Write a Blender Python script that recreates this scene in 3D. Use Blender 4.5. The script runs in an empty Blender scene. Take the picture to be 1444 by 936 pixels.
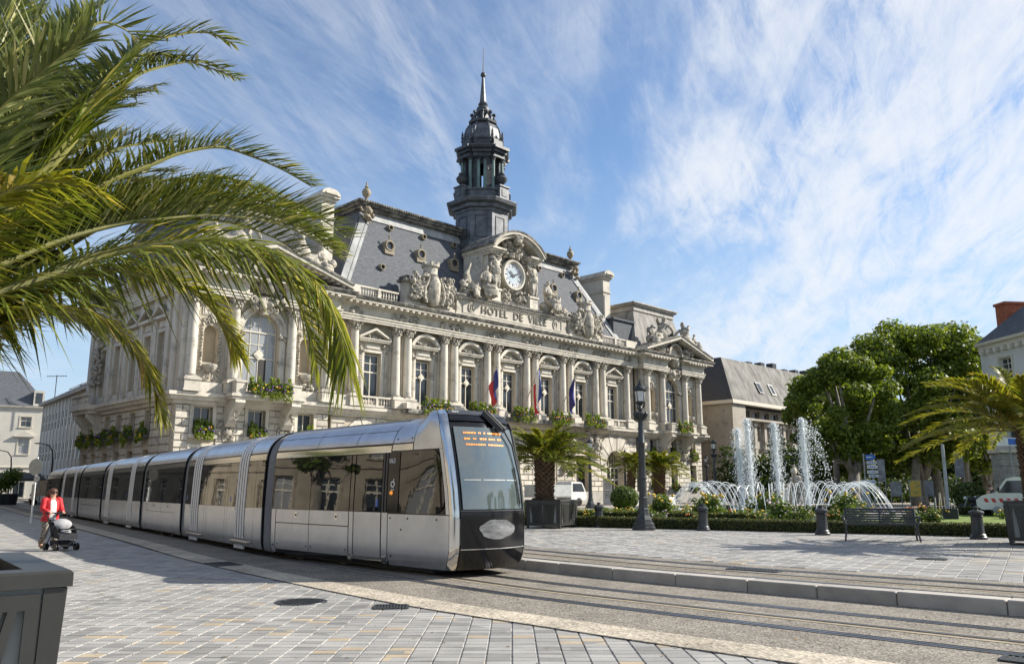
import bpy, math, random
from mathutils import Vector as V, Matrix, noise
R = math.radians
PI = math.pi
S = bpy.context.scene
COL = S.collection
rnd = random.Random(11)

# ------------------------------------------------------------------ camera
cam = bpy.data.cameras.new('camera')
cam.sensor_width = 36.0
cam.lens = 36.0 * 1160.0 / 1444.0
cam.clip_start = 0.05
cam.clip_end = 6000.0
camo = bpy.data.objects.new('camera', cam)
COL.objects.link(camo)
camo.location = (0, 0, 1.5)
camo.rotation_euler = (R(90) + math.atan(222.0 / 1160.0), 0, 0)
S.camera = camo

# ------------------------------------------------------------------ sun and sky
SUN_AZ, SUN_EL = R(77.0), R(33.0)
sun_dir = V((math.sin(SUN_AZ) * math.cos(SUN_EL), math.cos(SUN_AZ) * math.cos(SUN_EL), math.sin(SUN_EL)))
sl = bpy.data.lights.new('sun', 'SUN')
sl.energy = 5.0
sl.angle = R(0.53)
sl.color = (1.0, 0.94, 0.84)
so = bpy.data.objects.new('sun', sl)
COL.objects.link(so)
so.rotation_euler = sun_dir.to_track_quat('Z', 'Y').to_euler()
so.location = sun_dir * 200

W = bpy.data.worlds.new('World')
S.world = W
W.use_nodes = True
nt = W.node_tree
nt.nodes.clear()


def nd(t, ty, **kw):
    n = t.nodes.new(ty)
    for k, v in kw.items():
        if k == 'inp':
            for kk, vv in v.items():
                n.inputs[kk].default_value = vv
        else:
            setattr(n, k, v)
    return n


def build_sky():
    L = nt.links.new
    sky = nd(nt, 'ShaderNodeTexSky', sky_type='NISHITA', sun_disc=False, sun_elevation=SUN_EL, sun_rotation=SUN_AZ,
             air_density=1.0, dust_density=0.0, ozone_density=3.0, altitude=300)
    tc = nd(nt, 'ShaderNodeTexCoord')
    sep = nd(nt, 'ShaderNodeSeparateXYZ')
    L(tc.outputs['Generated'], sep.inputs[0])
    # project the view direction on a flat cloud deck
    zc = nd(nt, 'ShaderNodeMath', operation='MAXIMUM', inp={1: 0.02})
    L(sep.outputs['Z'], zc.inputs[0])
    za = nd(nt, 'ShaderNodeMath', operation='ADD', inp={1: 0.10})
    L(zc.outputs[0], za.inputs[0])
    dx = nd(nt, 'ShaderNodeMath', operation='DIVIDE')
    dy = nd(nt, 'ShaderNodeMath', operation='DIVIDE')
    L(sep.outputs['X'], dx.inputs[0]); L(za.outputs[0], dx.inputs[1])
    L(sep.outputs['Y'], dy.inputs[0]); L(za.outputs[0], dy.inputs[1])
    cmb = nd(nt, 'ShaderNodeCombineXYZ')
    L(dx.outputs[0], cmb.inputs[0]); L(dy.outputs[0], cmb.inputs[1])

    def layer(rot, scl, nscale, detail, rough, dist, lo, hi, seed):
        m0 = nd(nt, 'ShaderNodeMapping')
        m0.inputs['Rotation'].default_value = (0, 0, R(rot))
        L(cmb.outputs[0], m0.inputs[0])
        m = nd(nt, 'ShaderNodeMapping')
        m.inputs['Scale'].default_value = scl
        m.inputs['Location'].default_value = (seed, seed * 0.37, 0)
        L(m0.outputs[0], m.inputs[0])
        n = nd(nt, 'ShaderNodeTexNoise', inp={'Scale': nscale, 'Detail': detail, 'Roughness': rough, 'Distortion': dist})
        L(m.outputs[0], n.inputs['Vector'])
        r = nd(nt, 'ShaderNodeMapRange', interpolation_type='SMOOTHSTEP', inp={1: lo, 2: hi})
        L(n.outputs['Fac'], r.inputs[0])
        return r.outputs[0]
    def mul(a, b):
        n = nd(nt, 'ShaderNodeMath', operation='MULTIPLY')
        for i, x in enumerate((a, b)):
            if isinstance(x, float):
                n.inputs[i].default_value = x
            else:
                L(x, n.inputs[i])
        return n.outputs[0]
    def mx(a, b):
        n = nd(nt, 'ShaderNodeMath', operation='MAXIMUM')
        L(a, n.inputs[0]); L(b, n.inputs[1])
        return n.outputs[0]
    # long combed cirrus, finer torn wisps, and thin veil
    A = layer(SKY_ROT, (0.42, 1.0, 1), 1.05, 10, 0.58, 0.8, 0.40, 0.62, SKY_SEED)
    B = layer(SKY_ROT + 9, (0.28, 1.5, 1), 3.6, 12, 0.68, 0.9, 0.34, 0.70, 8.7)
    Cc = layer(SKY_ROT - 14, (0.45, 0.8, 1), 1.0, 9, 0.60, 0.4, 0.36, 0.68, 5.9)
    Dd = layer(SKY_ROT + 25, (0.5, 2.2, 1), 7.0, 10, 0.70, 0.6, 0.30, 0.72, 1.1)
    # more cloud towards the sun side
    side = nd(nt, 'ShaderNodeMapRange', interpolation_type='SMOOTHSTEP', inp={1: -0.40, 2: 0.34, 3: 0.52, 4: 1.55})
    L(sep.outputs['X'], side.inputs[0])
    ab = nd(nt, 'ShaderNodeMath', operation='ADD')
    L(mul(B, 0.55), ab.inputs[0]); L(mul(Dd, 0.45), ab.inputs[1])
    tot = mul(A, mul(ab.outputs[0], 1.55))
    tot = mx(tot, mul(Cc, mul(ab.outputs[0], 0.80)))
    tot = mul(tot, side.outputs[0])
    pw = nd(nt, 'ShaderNodeMath', operation='POWER', inp={0: 0.33})
    L(tot, pw.inputs[1])
    clamp = nd(nt, 'ShaderNodeMath', operation='SUBTRACT', inp={0: 1.0})
    L(pw.outputs[0], clamp.inputs[1])
    hz = nd(nt, 'ShaderNodeMapRange', interpolation_type='SMOOTHSTEP', inp={1: -0.05, 2: 0.42, 3: 0.97, 4: 0.0})
    L(sep.outputs['Z'], hz.inputs[0])
    mixh = nd(nt, 'ShaderNodeMix', data_type='RGBA')
    L(hz.outputs[0], mixh.inputs[0])
    L(sky.outputs[0], mixh.inputs[6])
    mixh.inputs[7].default_value = HAZE_COL
    mixc = nd(nt, 'ShaderNodeMix', data_type='RGBA')
    L(clamp.outputs[0], mixc.inputs[0])
    L(mixh.outputs[2], mixc.inputs[6])
    mixc.inputs[7].default_value = CLOUD_COL
    bg = nd(nt, 'ShaderNodeBackground', inp={'Strength': SKY_STR})
    L(mixc.outputs[2], bg.inputs[0])
    out = nd(nt, 'ShaderNodeOutputWorld')
    L(bg.outputs[0], out.inputs[0])


SKY_SEED = 14.1
SKY_ROT = -90
SKY_STR = 0.105
CLOUD_COL = (5.2, 5.4, 5.7, 1)
HAZE_COL = (3.0, 3.9, 4.9, 1)
build_sky()
S.view_settings.view_transform = 'Standard'
S.view_settings.look = 'None'
S.view_settings.exposure = 0.72
S.view_settings.gamma = 1.0
S.cycles.max_bounces = 6
S.cycles.diffuse_bounces = 3
S.cycles.transparent_max_bounces = 12
S.cycles.caustics_reflective = False
S.cycles.caustics_refractive = False

# ------------------------------------------------------------------ mesh builder
I4 = Matrix.Identity(4)


def T(x=0, y=0, z=0):
    return Matrix.Translation((x, y, z))


def RZ(a):
    return Matrix.Rotation(a, 4, 'Z')


def RX(a):
    return Matrix.Rotation(a, 4, 'X')


def RY(a):
    return Matrix.Rotation(a, 4, 'Y')


def SC(x, y=None, z=None):
    y = x if y is None else y
    z = x if z is None else z
    m = Matrix.Identity(4)
    m[0][0], m[1][1], m[2][2] = x, y, z
    return m


_ico = {}


def ico(level):
    if level in _ico:
        return _ico[level]
    t = (1 + 5 ** .5) / 2
    v = [V(p).normalized() for p in [(-1, t, 0), (1, t, 0), (-1, -t, 0), (1, -t, 0), (0, -1, t), (0, 1, t), (0, -1, -t), (0, 1, -t), (t, 0, -1), (t, 0, 1), (-t, 0, -1), (-t, 0, 1)]]
    f = [(0, 11, 5), (0, 5, 1), (0, 1, 7), (0, 7, 10), (0, 10, 11), (1, 5, 9), (5, 11, 4), (11, 10, 2), (10, 7, 6), (7, 1, 8), (3, 9, 4), (3, 4, 2), (3, 2, 6), (3, 6, 8), (3, 8, 9), (4, 9, 5), (2, 4, 11), (6, 2, 10), (8, 6, 7), (9, 8, 1)]
    for _ in range(level):
        c = {}
        nf = []

        def mid(a, b):
            k = (min(a, b), max(a, b))
            if k not in c:
                c[k] = len(v)
                v.append(((v[a] + v[b]) / 2).normalized())
            return c[k]
        for a, b, d in f:
            ab, bd, da = mid(a, b), mid(b, d), mid(d, a)
            nf += [(a, ab, da), (b, bd, ab), (d, da, bd), (ab, bd, da)]
        f = nf
    _ico[level] = (v, f)
    return v, f


class MB:
    def __init__(s, M=None):
        s.v = []
        s.f = []
        s.mi = []
        s.M = M
        s.cur = 0

    def add(s, vs, fs):
        b = len(s.v)
        if s.M is not None:
            M = s.M
            s.v.extend([tuple(M @ V(p)) for p in vs])
        else:
            s.v.extend([tuple(p) for p in vs])
        s.f.extend([tuple(i + b for i in f) for f in fs])
        s.mi.extend([s.cur] * len(fs))

    def box(s, x0, x1, y0, y1, z0, z1):
        if x0 > x1: x0, x1 = x1, x0
        if y0 > y1: y0, y1 = y1, y0
        if z0 > z1: z0, z1 = z1, z0
        s.add([(x0, y0, z0), (x1, y0, z0), (x1, y1, z0), (x0, y1, z0), (x0, y0, z1), (x1, y0, z1), (x1, y1, z1), (x0, y1, z1)],
              [(0, 3, 2, 1), (4, 5, 6, 7), (0, 1, 5, 4), (1, 2, 6, 5), (2, 3, 7, 6), (3, 0, 4, 7)])
        return s

    def cbox(s, x0, x1, y0, y1, z0, z1, c=0.02):
        "box whose four top and vertical edges are chamfered"
        def ring(z, i):
            a, b, d, e = x0 + i, x1 - i, y0 + i, y1 - i
            return [(a + c, d, z), (b - c, d, z), (b, d + c, z), (b, e - c, z), (b - c, e, z), (a + c, e, z), (a, e - c, z), (a, d + c, z)]
        vs = ring(z0, 0) + ring(z1 - c, 0) + ring(z1, c * 0.7)
        fs = [tuple(range(7, -1, -1)), tuple(range(16, 24))]
        for k in (0, 8):
            for i in range(8):
                j = (i + 1) % 8
                fs.append((k + i, k + j, k + 8 + j, k + 8 + i))
        s.add(vs, fs)
        return s

    def stone(s, x0, x1, z0, z1, y, t, c):
        "ashlar block on a wall: front face at y-t, chamfer c, open back at y"
        f = y - t
        s.add([(x0, y, z0), (x1, y, z0), (x1, y, z1), (x0, y, z1), (x0, f + c, z0), (x1, f + c, z0), (x1, f + c, z1), (x0, f + c, z1),
               (x0 + c, f, z0 + c), (x1 - c, f, z0 + c), (x1 - c, f, z1 - c), (x0 + c, f, z1 - c)],
              [(0, 1, 5, 4), (1, 2, 6, 5), (2, 3, 7, 6), (3, 0, 4, 7), (4, 5, 9, 8), (5, 6, 10, 9), (6, 7, 11, 10), (7, 4, 8, 11), (8, 9, 10, 11)])
        return s

    def extr(s, poly, a0, a1, axis='y', caps=True):
        "poly in the two other axes (in x,y,z order), extruded along axis"
        n = len(poly)
        def P(p, a):
            return (a, p[0], p[1]) if axis == 'x' else (p[0], a, p[1]) if axis == 'y' else (p[0], p[1], a)
        vs = [P(p, a0) for p in poly] + [P(p, a1) for p in poly]
        fs = [(i, (i + 1) % n, n + (i + 1) % n, n + i) for i in range(n)]
        if caps:
            fs += [tuple(range(n - 1, -1, -1)), tuple(range(n, 2 * n))]
        s.add(vs, fs)
        return s

    def lathe(s, prof, cx=0, cy=0, cz=0, seg=16, a0=0, a1=2 * PI, cap=False):
        full = abs(a1 - a0 - 2 * PI) < 1e-6
        n = seg if full else seg + 1
        vs = []
        for r, z in prof:
            for i in range(n):
                a = a0 + (a1 - a0) * i / seg
                vs.append((cx + r * math.cos(a), cy + r * math.sin(a), cz + z))
        fs = []
        for k in range(len(prof) - 1):
            for i in range(seg):
                j = (i + 1) % n
                fs.append((k * n + i, k * n + j, (k + 1) * n + j, (k + 1) * n + i))
        if cap:
            fs.append(tuple(range(n - 1, -1, -1)))
            fs.append(tuple((len(prof) - 1) * n + i for i in range(n)))
        s.add(vs, fs)
        return s

    def tube(s, pts, rads, seg=6, cap=True):
        pts = [V(p) for p in pts]
        if not isinstance(rads, (list, tuple)):
            rads = [rads] * len(pts)
        up = V((0, 0, 1))
        vs = []
        prev = None
        for i, p in enumerate(pts):
            t = (pts[min(i + 1, len(pts) - 1)] - pts[max(i - 1, 0)]).normalized()
            if prev is None:
                a = t.cross(up)
                if a.length < 1e-3:
                    a = t.cross(V((1, 0, 0)))
                a.normalize()
            else:
                a = (prev - t * prev.dot(t)).normalized()
            b = t.cross(a)
            prev = a
            for k in range(seg):
                an = 2 * PI * k / seg
                vs.append(p + (a * math.cos(an) + b * math.sin(an)) * rads[i])
        fs = []
        for i in range(len(pts) - 1):
            for k in range(seg):
                j = (k + 1) % seg
                fs.append((i * seg + k, i * seg + j, (i + 1) * seg + j, (i + 1) * seg + k))
        if cap:
            fs.append(tuple(range(seg - 1, -1, -1)))
            fs.append(tuple((len(pts) - 1) * seg + k for k in range(seg)))
        s.add(vs, fs)
        return s

    def sweep(s, prof, path, closed=False, off=None):
        "prof [(out, up)] swept along a horizontal path [(x,y,z)]; out is to the right of travel"
        n = len(path)
        m = len(prof)
        vs = []
        for i, p in enumerate(path):
            a = V(path[i - 1] if i > 0 else (path[-1] if closed else p))
            b = V(path[(i + 1) % n] if (i < n - 1 or closed) else p)
            p = V(p)
            d1 = (p - a); d2 = (b - p)
            d1.z = d2.z = 0
            d1 = d1.normalized() if d1.length > 1e-6 else d2.normalized()
            d2 = d2.normalized() if d2.length > 1e-6 else d1
            n1 = V((d1.y, -d1.x, 0)); n2 = V((d2.y, -d2.x, 0))
            nn = (n1 + n2)
            if nn.length < 1e-4:
                nn = n1
            nn.normalize()
            k = 1.0 / max(0.3, nn.dot(n1))
            for o, u in prof:
                vs.append(p + nn * (o * k) + V((0, 0, u)))
        fs = []
        for i in range(n if closed else n - 1):
            j = (i + 1) % n
            for k in range(m - 1):
                fs.append((i * m + k, j * m + k, j * m + k + 1, i * m + k + 1))
        s.add(vs, fs)
        return s

    def blob(s, c, r, level=1, jit=0.12, rg=None, rot=0):
        rg = rg or rnd
        vs, fs = ico(level)
        if not isinstance(r, (list, tuple)):
            r = (r, r, r)
        ca, sa = math.cos(rot), math.sin(rot)
        o = []
        for p in vs:
            k = 1 + rg.uniform(-jit, jit)
            x, z = p.x * r[0] * k, p.z * r[2] * k
            o.append((c[0] + x * ca - z * sa, c[1] + p.y * r[1] * k, c[2] + x * sa + z * ca))
        s.add(o, fs)
        return s

    def quad(s, a, b, c, d):
        s.add([a, b, c, d], [(0, 1, 2, 3)])
        return s

    def mesh(s, name, mat, smooth=False, sharp=40):
        me = bpy.data.meshes.new(name)
        me.from_pydata(s.v, [], s.f)
        mats = mat if isinstance(mat, (list, tuple)) else [mat]
        for m in mats:
            me.materials.append(m)
        if len(mats) > 1:
            me.polygons.foreach_set('material_index', s.mi)
        if smooth:
            me.polygons.foreach_set('use_smooth', [True] * len(me.polygons))
            if sharp:
                me.set_sharp_from_angle(angle=R(sharp))
        me.update()
        return me

    def clusters(s, tol=0.04, lo=2, hi=48, minsize=0.22):
        "faces grouped into separate pieces (touching pieces stay together); None when it is one piece"
        n = len(s.v)
        if n > 90000:
            return None
        par = list(range(n))

        def find(a):
            while par[a] != a:
                par[a] = par[par[a]]
                a = par[a]
            return a
        for f in s.f:
            a = find(f[0])
            for q in f[1:]:
                par[find(q)] = a
        box = {}
        for i, p in enumerate(s.v):
            r = find(i)
            if r in box:
                bb = box[r]
                for k in range(3):
                    if p[k] < bb[k]: bb[k] = p[k]
                    if p[k] > bb[k + 3]: bb[k + 3] = p[k]
            else:
                box[r] = [p[0], p[1], p[2], p[0], p[1], p[2]]
        groups = [[bb[:], {r}] for r, bb in box.items()]
        if len(groups) > 700:
            return None
        changed = True
        while changed:
            changed = False
            out = []
            for g in groups:
                for h in out:
                    a, b = g[0], h[0]
                    if all(a[k] - tol <= b[k + 3] and b[k] - tol <= a[k + 3] for k in range(3)):
                        for k in range(3):
                            b[k] = min(a[k], b[k]); b[k + 3] = max(a[k + 3], b[k + 3])
                        h[1] |= g[1]
                        changed = True
                        break
                else:
                    out.append(g)
            groups = out
        if not lo <= len(groups) <= hi:
            return None
        if tol < 0.1 and min(max(g[0][k + 3] - g[0][k] for k in range(3)) for g in groups) < minsize:
            return s.clusters(0.16, lo, hi, minsize)
        if min(max(g[0][k + 3] - g[0][k] for k in range(3)) for g in groups) < minsize:
            return None
        which = {r: i for i, g in enumerate(groups) for r in g[1]}
        res = [MB() for _ in groups]
        maps = [dict() for _ in groups]
        for f in s.f:
            i = which[find(f[0])]
            mp, q = maps[i], res[i]
            nf = []
            for a in f:
                if a not in mp:
                    mp[a] = len(q.v)
                    q.v.append(s.v[a])
                nf.append(mp[a])
            q.f.append(tuple(nf))
            q.mi.append(0)
        return res

    def meshes(s, name, mat, smooth=False, sharp=40):
        c = s.clusters()
        return [q.mesh(name, mat, smooth, sharp) for q in (c or [s])]

    def build(s, name, mat, parent=None, M=None, smooth=False, sharp=40, **props):
        if parent is not None and 'kind' not in props and name not in NOSPLIT and parent.parent is None:
            c = s.clusters()
            if c:
                return [link(name, q.mesh(name, mat, smooth, sharp), parent, M, **props) for q in c][0]
        return link(name, s.mesh(name, mat, smooth, sharp), parent, M, **props)


NOSPLIT = {'lettering', 'frame', 'stem', 'foliage', 'trousers', 'sleeve', 'hair', 'numeral', 'wall', 'side_wall', 'front_car', 'roof'}


def link(name, data, parent=None, M=None, **props):
    o = bpy.data.objects.new(name, data)
    COL.objects.link(o)
    if parent is not None:
        o.parent = parent
    if M is not None:
        o.matrix_local = M
    for k, v in props.items():
        o[k] = v
    return o


def thing(name, label, cat, M=None, group=None, **kw):
    o = link(name, None, None, M)
    o.empty_display_size = 0.2
    o['label'] = label
    o['category'] = cat
    if group:
        o['group'] = group
    for k, v in kw.items():
        o[k] = v
    return o


def tag(o, label, cat, group=None):
    o['label'] = label
    o['category'] = cat
    if group:
        o['group'] = group
    return o


def dup(o, M=None, label=None, parent=None, group=None, loc=None):
    c = o.copy()
    COL.objects.link(c)
    if parent is not None:
        c.parent = parent
    if M is not None:
        c.matrix_local = M
    if label:
        c['label'] = label
    if group:
        c['group'] = group
    for ch in o.children:
        dup(ch, parent=c)
    return c


def skin(name, verts, edges, radii, mat, parent=None, M=None, sub=2, **props):
    me = bpy.data.meshes.new(name)
    me.from_pydata(verts, edges, [])
    o = bpy.data.objects.new(name, me)
    COL.objects.link(o)
    o.modifiers.new('skin', 'SKIN')
    for i, r in enumerate(radii):
        sv = me.skin_vertices[0].data[i]
        sv.radius = (r, r) if not isinstance(r, (list, tuple)) else r
        sv.use_root = (i == 0)
    if sub:
        ss = o.modifiers.new('sub', 'SUBSURF')
        ss.levels = ss.render_levels = sub
    dg = bpy.context.evaluated_depsgraph_get()
    m2 = bpy.data.meshes.new_from_object(o.evaluated_get(dg))
    bpy.data.objects.remove(o)
    bpy.data.meshes.remove(me)
    m2.name = name
    m2.materials.clear()
    m2.materials.append(mat)
    m2.polygons.foreach_set('use_smooth', [True] * len(m2.polygons))
    return link(name, m2, parent, M, **props)


def crom(pts, n=8):
    "Catmull-Rom through points"
    P = [V(p) for p in pts]
    P = [P[0] * 2 - P[1]] + P + [P[-1] * 2 - P[-2]]
    out = []
    for i in range(1, len(P) - 2):
        for k in range(n):
            t = k / n
            a, b, c, d = P[i - 1], P[i], P[i + 1], P[i + 2]
            out.append(0.5 * ((2 * b) + (c - a) * t + (2 * a - 5 * b + 4 * c - d) * t * t + (3 * b - 3 * c + d - a) * t ** 3))
    out.append(P[-2])
    return out


# ------------------------------------------------------------------ materials
def new_mat(name):
    m = bpy.data.materials.new(name)
    m.use_nodes = True
    t = m.node_tree
    b = t.nodes['Principled BSDF']
    return m, t, b


def mat(name, c, rough=0.7, metal=0.0, var=0.12, scale=3.0, bump=0.0, bscale=40.0, spec=0.5, detail=6, c2=None, lo=0.35, hi=0.7,
        ledge=None, coat=0, objvar=0.0, stretch=None, emit=None, ior=None, bdist=0.02, patch=0.6, streak=0.0, pscale=0.9):
    "principled with world-space noise colour variation, bump, optional dark lichen on upward ledges"
    m, t, b = new_mat(name)
    L = t.links.new
    geo = nd(t, 'ShaderNodeNewGeometry')
    src = geo.outputs['Position']
    if stretch:
        mp = nd(t, 'ShaderNodeMapping')
        mp.inputs['Scale'].default_value = stretch
        L(src, mp.inputs[0])
        src = mp.outputs[0]
    n = nd(t, 'ShaderNodeTexNoise', inp={'Scale': scale, 'Detail': detail, 'Roughness': 0.6})
    L(src, n.inputs['Vector'])
    r = nd(t, 'ShaderNodeMapRange', inp={1: lo, 2: hi})
    L(n.outputs['Fac'], r.inputs[0])
    mx = nd(t, 'ShaderNodeMix', data_type='RGBA')
    L(r.outputs[0], mx.inputs[0])
    if c2 is None:
        mx.inputs[6].default_value = (*[max(0, x * (1 - var)) for x in c], 1)
        mx.inputs[7].default_value = (*[x * (1 + var) for x in c], 1)
    else:
        mx.inputs[6].default_value = (*c, 1)
        mx.inputs[7].default_value = (*c2, 1)
    col = mx.outputs[2]
    if objvar:
        oi = nd(t, 'ShaderNodeObjectInfo')
        mr = nd(t, 'ShaderNodeMapRange', inp={3: 1 - objvar, 4: 1 + objvar})
        L(oi.outputs['Random'], mr.inputs[0])
        hs = nd(t, 'ShaderNodeHueSaturation')
        L(mr.outputs[0], hs.inputs['Value'])
        L(col, hs.inputs['Color'])
        col = hs.outputs[0]
    if ledge:
        lc, amt = ledge
        sp = nd(t, 'ShaderNodeSeparateXYZ')
        L(geo.outputs['Normal'], sp.inputs[0])
        mr = nd(t, 'ShaderNodeMapRange', inp={1: 0.3, 2: 0.9, 4: amt})
        L(sp.outputs['Z'], mr.inputs[0])
        n2 = nd(t, 'ShaderNodeTexNoise', inp={'Scale': pscale, 'Detail': 8, 'Roughness': 0.7})
        L(geo.outputs['Position'], n2.inputs['Vector'])
        m2 = nd(t, 'ShaderNodeMapRange', inp={1: 0.53, 2: 0.68, 4: patch})
        L(n2.outputs['Fac'], m2.inputs[0])
        ad = nd(t, 'ShaderNodeMath', operation='MAXIMUM')
        L(mr.outputs[0], ad.inputs[0]); L(m2.outputs[0], ad.inputs[1])
        ml = nd(t, 'ShaderNodeMix', data_type='RGBA')
        L(ad.outputs[0], ml.inputs[0])
        L(col, ml.inputs[6])
        ml.inputs[7].default_value = (*lc, 1)
        col = ml.outputs[2]
    if streak:
        ms = nd(t, 'ShaderNodeMapping')
        ms.inputs['Scale'].default_value = (2.2, 2.2, 0.16)
        L(geo.outputs['Position'], ms.inputs[0])
        n4 = nd(t, 'ShaderNodeTexNoise', inp={'Scale': 1.0, 'Detail': 8, 'Roughness': 0.65})
        L(ms.outputs[0], n4.inputs['Vector'])
        m4 = nd(t, 'ShaderNodeMapRange', inp={1: 0.50, 2: 0.74, 4: streak})
        L(n4.outputs['Fac'], m4.inputs[0])
        mk = nd(t, 'ShaderNodeMix', data_type='RGBA')
        L(m4.outputs[0], mk.inputs[0])
        L(col, mk.inputs[6])
        mk.inputs[7].default_value = (c[0] * 0.36, c[1] * 0.36, c[2] * 0.38, 1)
        col = mk.outputs[2]
    L(col, b.inputs['Base Color'])
    b.inputs['Roughness'].default_value = rough
    b.inputs['Metallic'].default_value = metal
    b.inputs['Specular IOR Level'].default_value = spec
    if ior:
        b.inputs['IOR'].default_value = ior
    if coat:
        b.inputs['Coat Weight'].default_value = coat
        b.inputs['Coat Roughness'].default_value = 0.03
    if emit:
        b.inputs['Emission Color'].default_value = (*emit[0], 1)
        b.inputs['Emission Strength'].default_value = emit[1]
    if bump:
        nb = nd(t, 'ShaderNodeTexNoise', inp={'Scale': bscale, 'Detail': 5, 'Roughness': 0.6})
        L(geo.outputs['Position'], nb.inputs['Vector'])
        bp = nd(t, 'ShaderNodeBump', inp={'Strength': bump, 'Distance': bdist})
        L(nb.outputs['Fac'], bp.inputs['Height'])
        L(bp.outputs[0], b.inputs['Normal'])
    return m


def leafmat(name, c1, c2, trans=0.35, rough=0.45, scale=1.2, c3=None):
    "leaf: per-island tint, some light through the blade"
    m, t, b = new_mat(name)
    L = t.links.new
    geo = nd(t, 'ShaderNodeNewGeometry')
    ramp = nd(t, 'ShaderNodeValToRGB')
    ramp.color_ramp.elements[0].color = (*c1, 1)
    ramp.color_ramp.elements[1].color = (*c2, 1)
    if c3:
        ramp.color_ramp.elements[1].position = 0.86
        e = ramp.color_ramp.elements.new(0.97)
        e.color = (*c3, 1)
    L(geo.outputs['Random Per Island'], ramp.inputs[0])
    L(ramp.outputs[0], b.inputs['Base Color'])
    b.inputs['Roughness'].default_value = rough
    b.inputs['Specular IOR Level'].default_value = 0.35
    tr = nd(t, 'ShaderNodeBsdfTranslucent')
    br = nd(t, 'ShaderNodeMix', data_type='RGBA', blend_type='MULTIPLY')
    br.inputs[0].default_value = 1.0
    L(ramp.outputs[0], br.inputs[6])
    br.inputs[7].default_value = (1.5, 1.5, 0.7, 1)
    L(br.outputs[2], tr.inputs[0])
    ms = nd(t, 'ShaderNodeMixShader', inp={0: trans})
    L(b.outputs[0], ms.inputs[1])
    L(tr.outputs[0], ms.inputs[2])
    out = t.nodes['Material Output']
    L(ms.outputs[0], out.inputs[0])
    return m


STONE = mat('limestone', (0.62, 0.572, 0.485), 0.85, var=0.13, scale=0.55, bump=0.25, bscale=9, detail=9, ledge=((0.11, 0.105, 0.098), 0.85), streak=0.45)
STONE_B = mat('limestone_ashlar', (0.60, 0.552, 0.468), 0.85, var=0.14, scale=0.8, bump=0.3, bscale=12, detail=9, ledge=((0.13, 0.125, 0.112), 0.75), objvar=0.14, streak=0.5)
STONE_W = mat('limestone_wall', (0.53, 0.465, 0.365), 0.9, var=0.10, scale=0.5, bump=0.2, bscale=8, detail=9, ledge=((0.15, 0.14, 0.125), 0.7), streak=0.5)
CARVED = mat('carved_stone', (0.46, 0.42, 0.35), 0.9, var=0.36, scale=2.2, bump=0.8, bscale=7, detail=10, ledge=((0.075, 0.072, 0.068), 0.95), bdist=0.08, patch=0.95, pscale=2.4)
CAPPING = mat('lichened_stone', (0.34, 0.315, 0.27), 0.95, c2=(0.085, 0.082, 0.076), scale=1.6, detail=10, lo=.36, hi=.58, bump=0.4, bscale=12)
SLATE = mat('slate', (0.105, 0.112, 0.125), 0.78, spec=0.25, var=0.28, scale=2.5, bump=0.25, bscale=10, stretch=(1, 1, 3), ledge=((0.10, 0.105, 0.11), 0.3))
LEAD = mat('lead', (0.105, 0.113, 0.125), 0.5, metal=0.2, var=0.45, scale=1.4, bump=0.2, bscale=6, detail=9)
LEAD_D = mat('lead_dark', (0.055, 0.059, 0.066), 0.5, metal=0.2, var=0.45, scale=1.7, bump=0.3, bscale=8, detail=9)
VERDI = mat('verdigris', (0.13, 0.20, 0.185), 0.6, var=0.4, scale=2.2, stretch=(1, 1, 0.3))
TAN = mat('tan_paint', (0.27, 0.225, 0.155), 0.7, var=0.2, scale=2)
ZINC = mat('zinc', (0.33, 0.335, 0.33), 0.7, metal=0.0, spec=0.3, var=0.3, scale=1.1, stretch=(1, 1, 0.12), detail=9)
FRAME = mat('window_frame', (0.62, 0.57, 0.47), 0.5, var=0.08, scale=4)
GLASS = mat('window_glass', (0.035, 0.042, 0.05), 0.06, var=0.5, scale=0.6, ior=1.7)
CURTAIN = mat('curtained_glass', (0.30, 0.31, 0.32), 0.12, var=0.15, scale=1.5, stretch=(4, 4, 0.2), ior=1.7)
DARKV = mat('opening_shade', (0.015, 0.014, 0.013), 0.6)  # near-black colour standing in for the shade inside openings
IRON = mat('dark_iron', (0.030, 0.033, 0.037), 0.42, metal=0.3, var=0.3, scale=6, bump=0.1, bscale=50)
IRON_G = mat('grey_iron', (0.05, 0.054, 0.058), 0.4, metal=0.3, var=0.25, scale=5, bump=0.1, bscale=60)
BLACK = mat('black_plastic', (0.012, 0.012, 0.013), 0.35, var=0.2)
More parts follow.
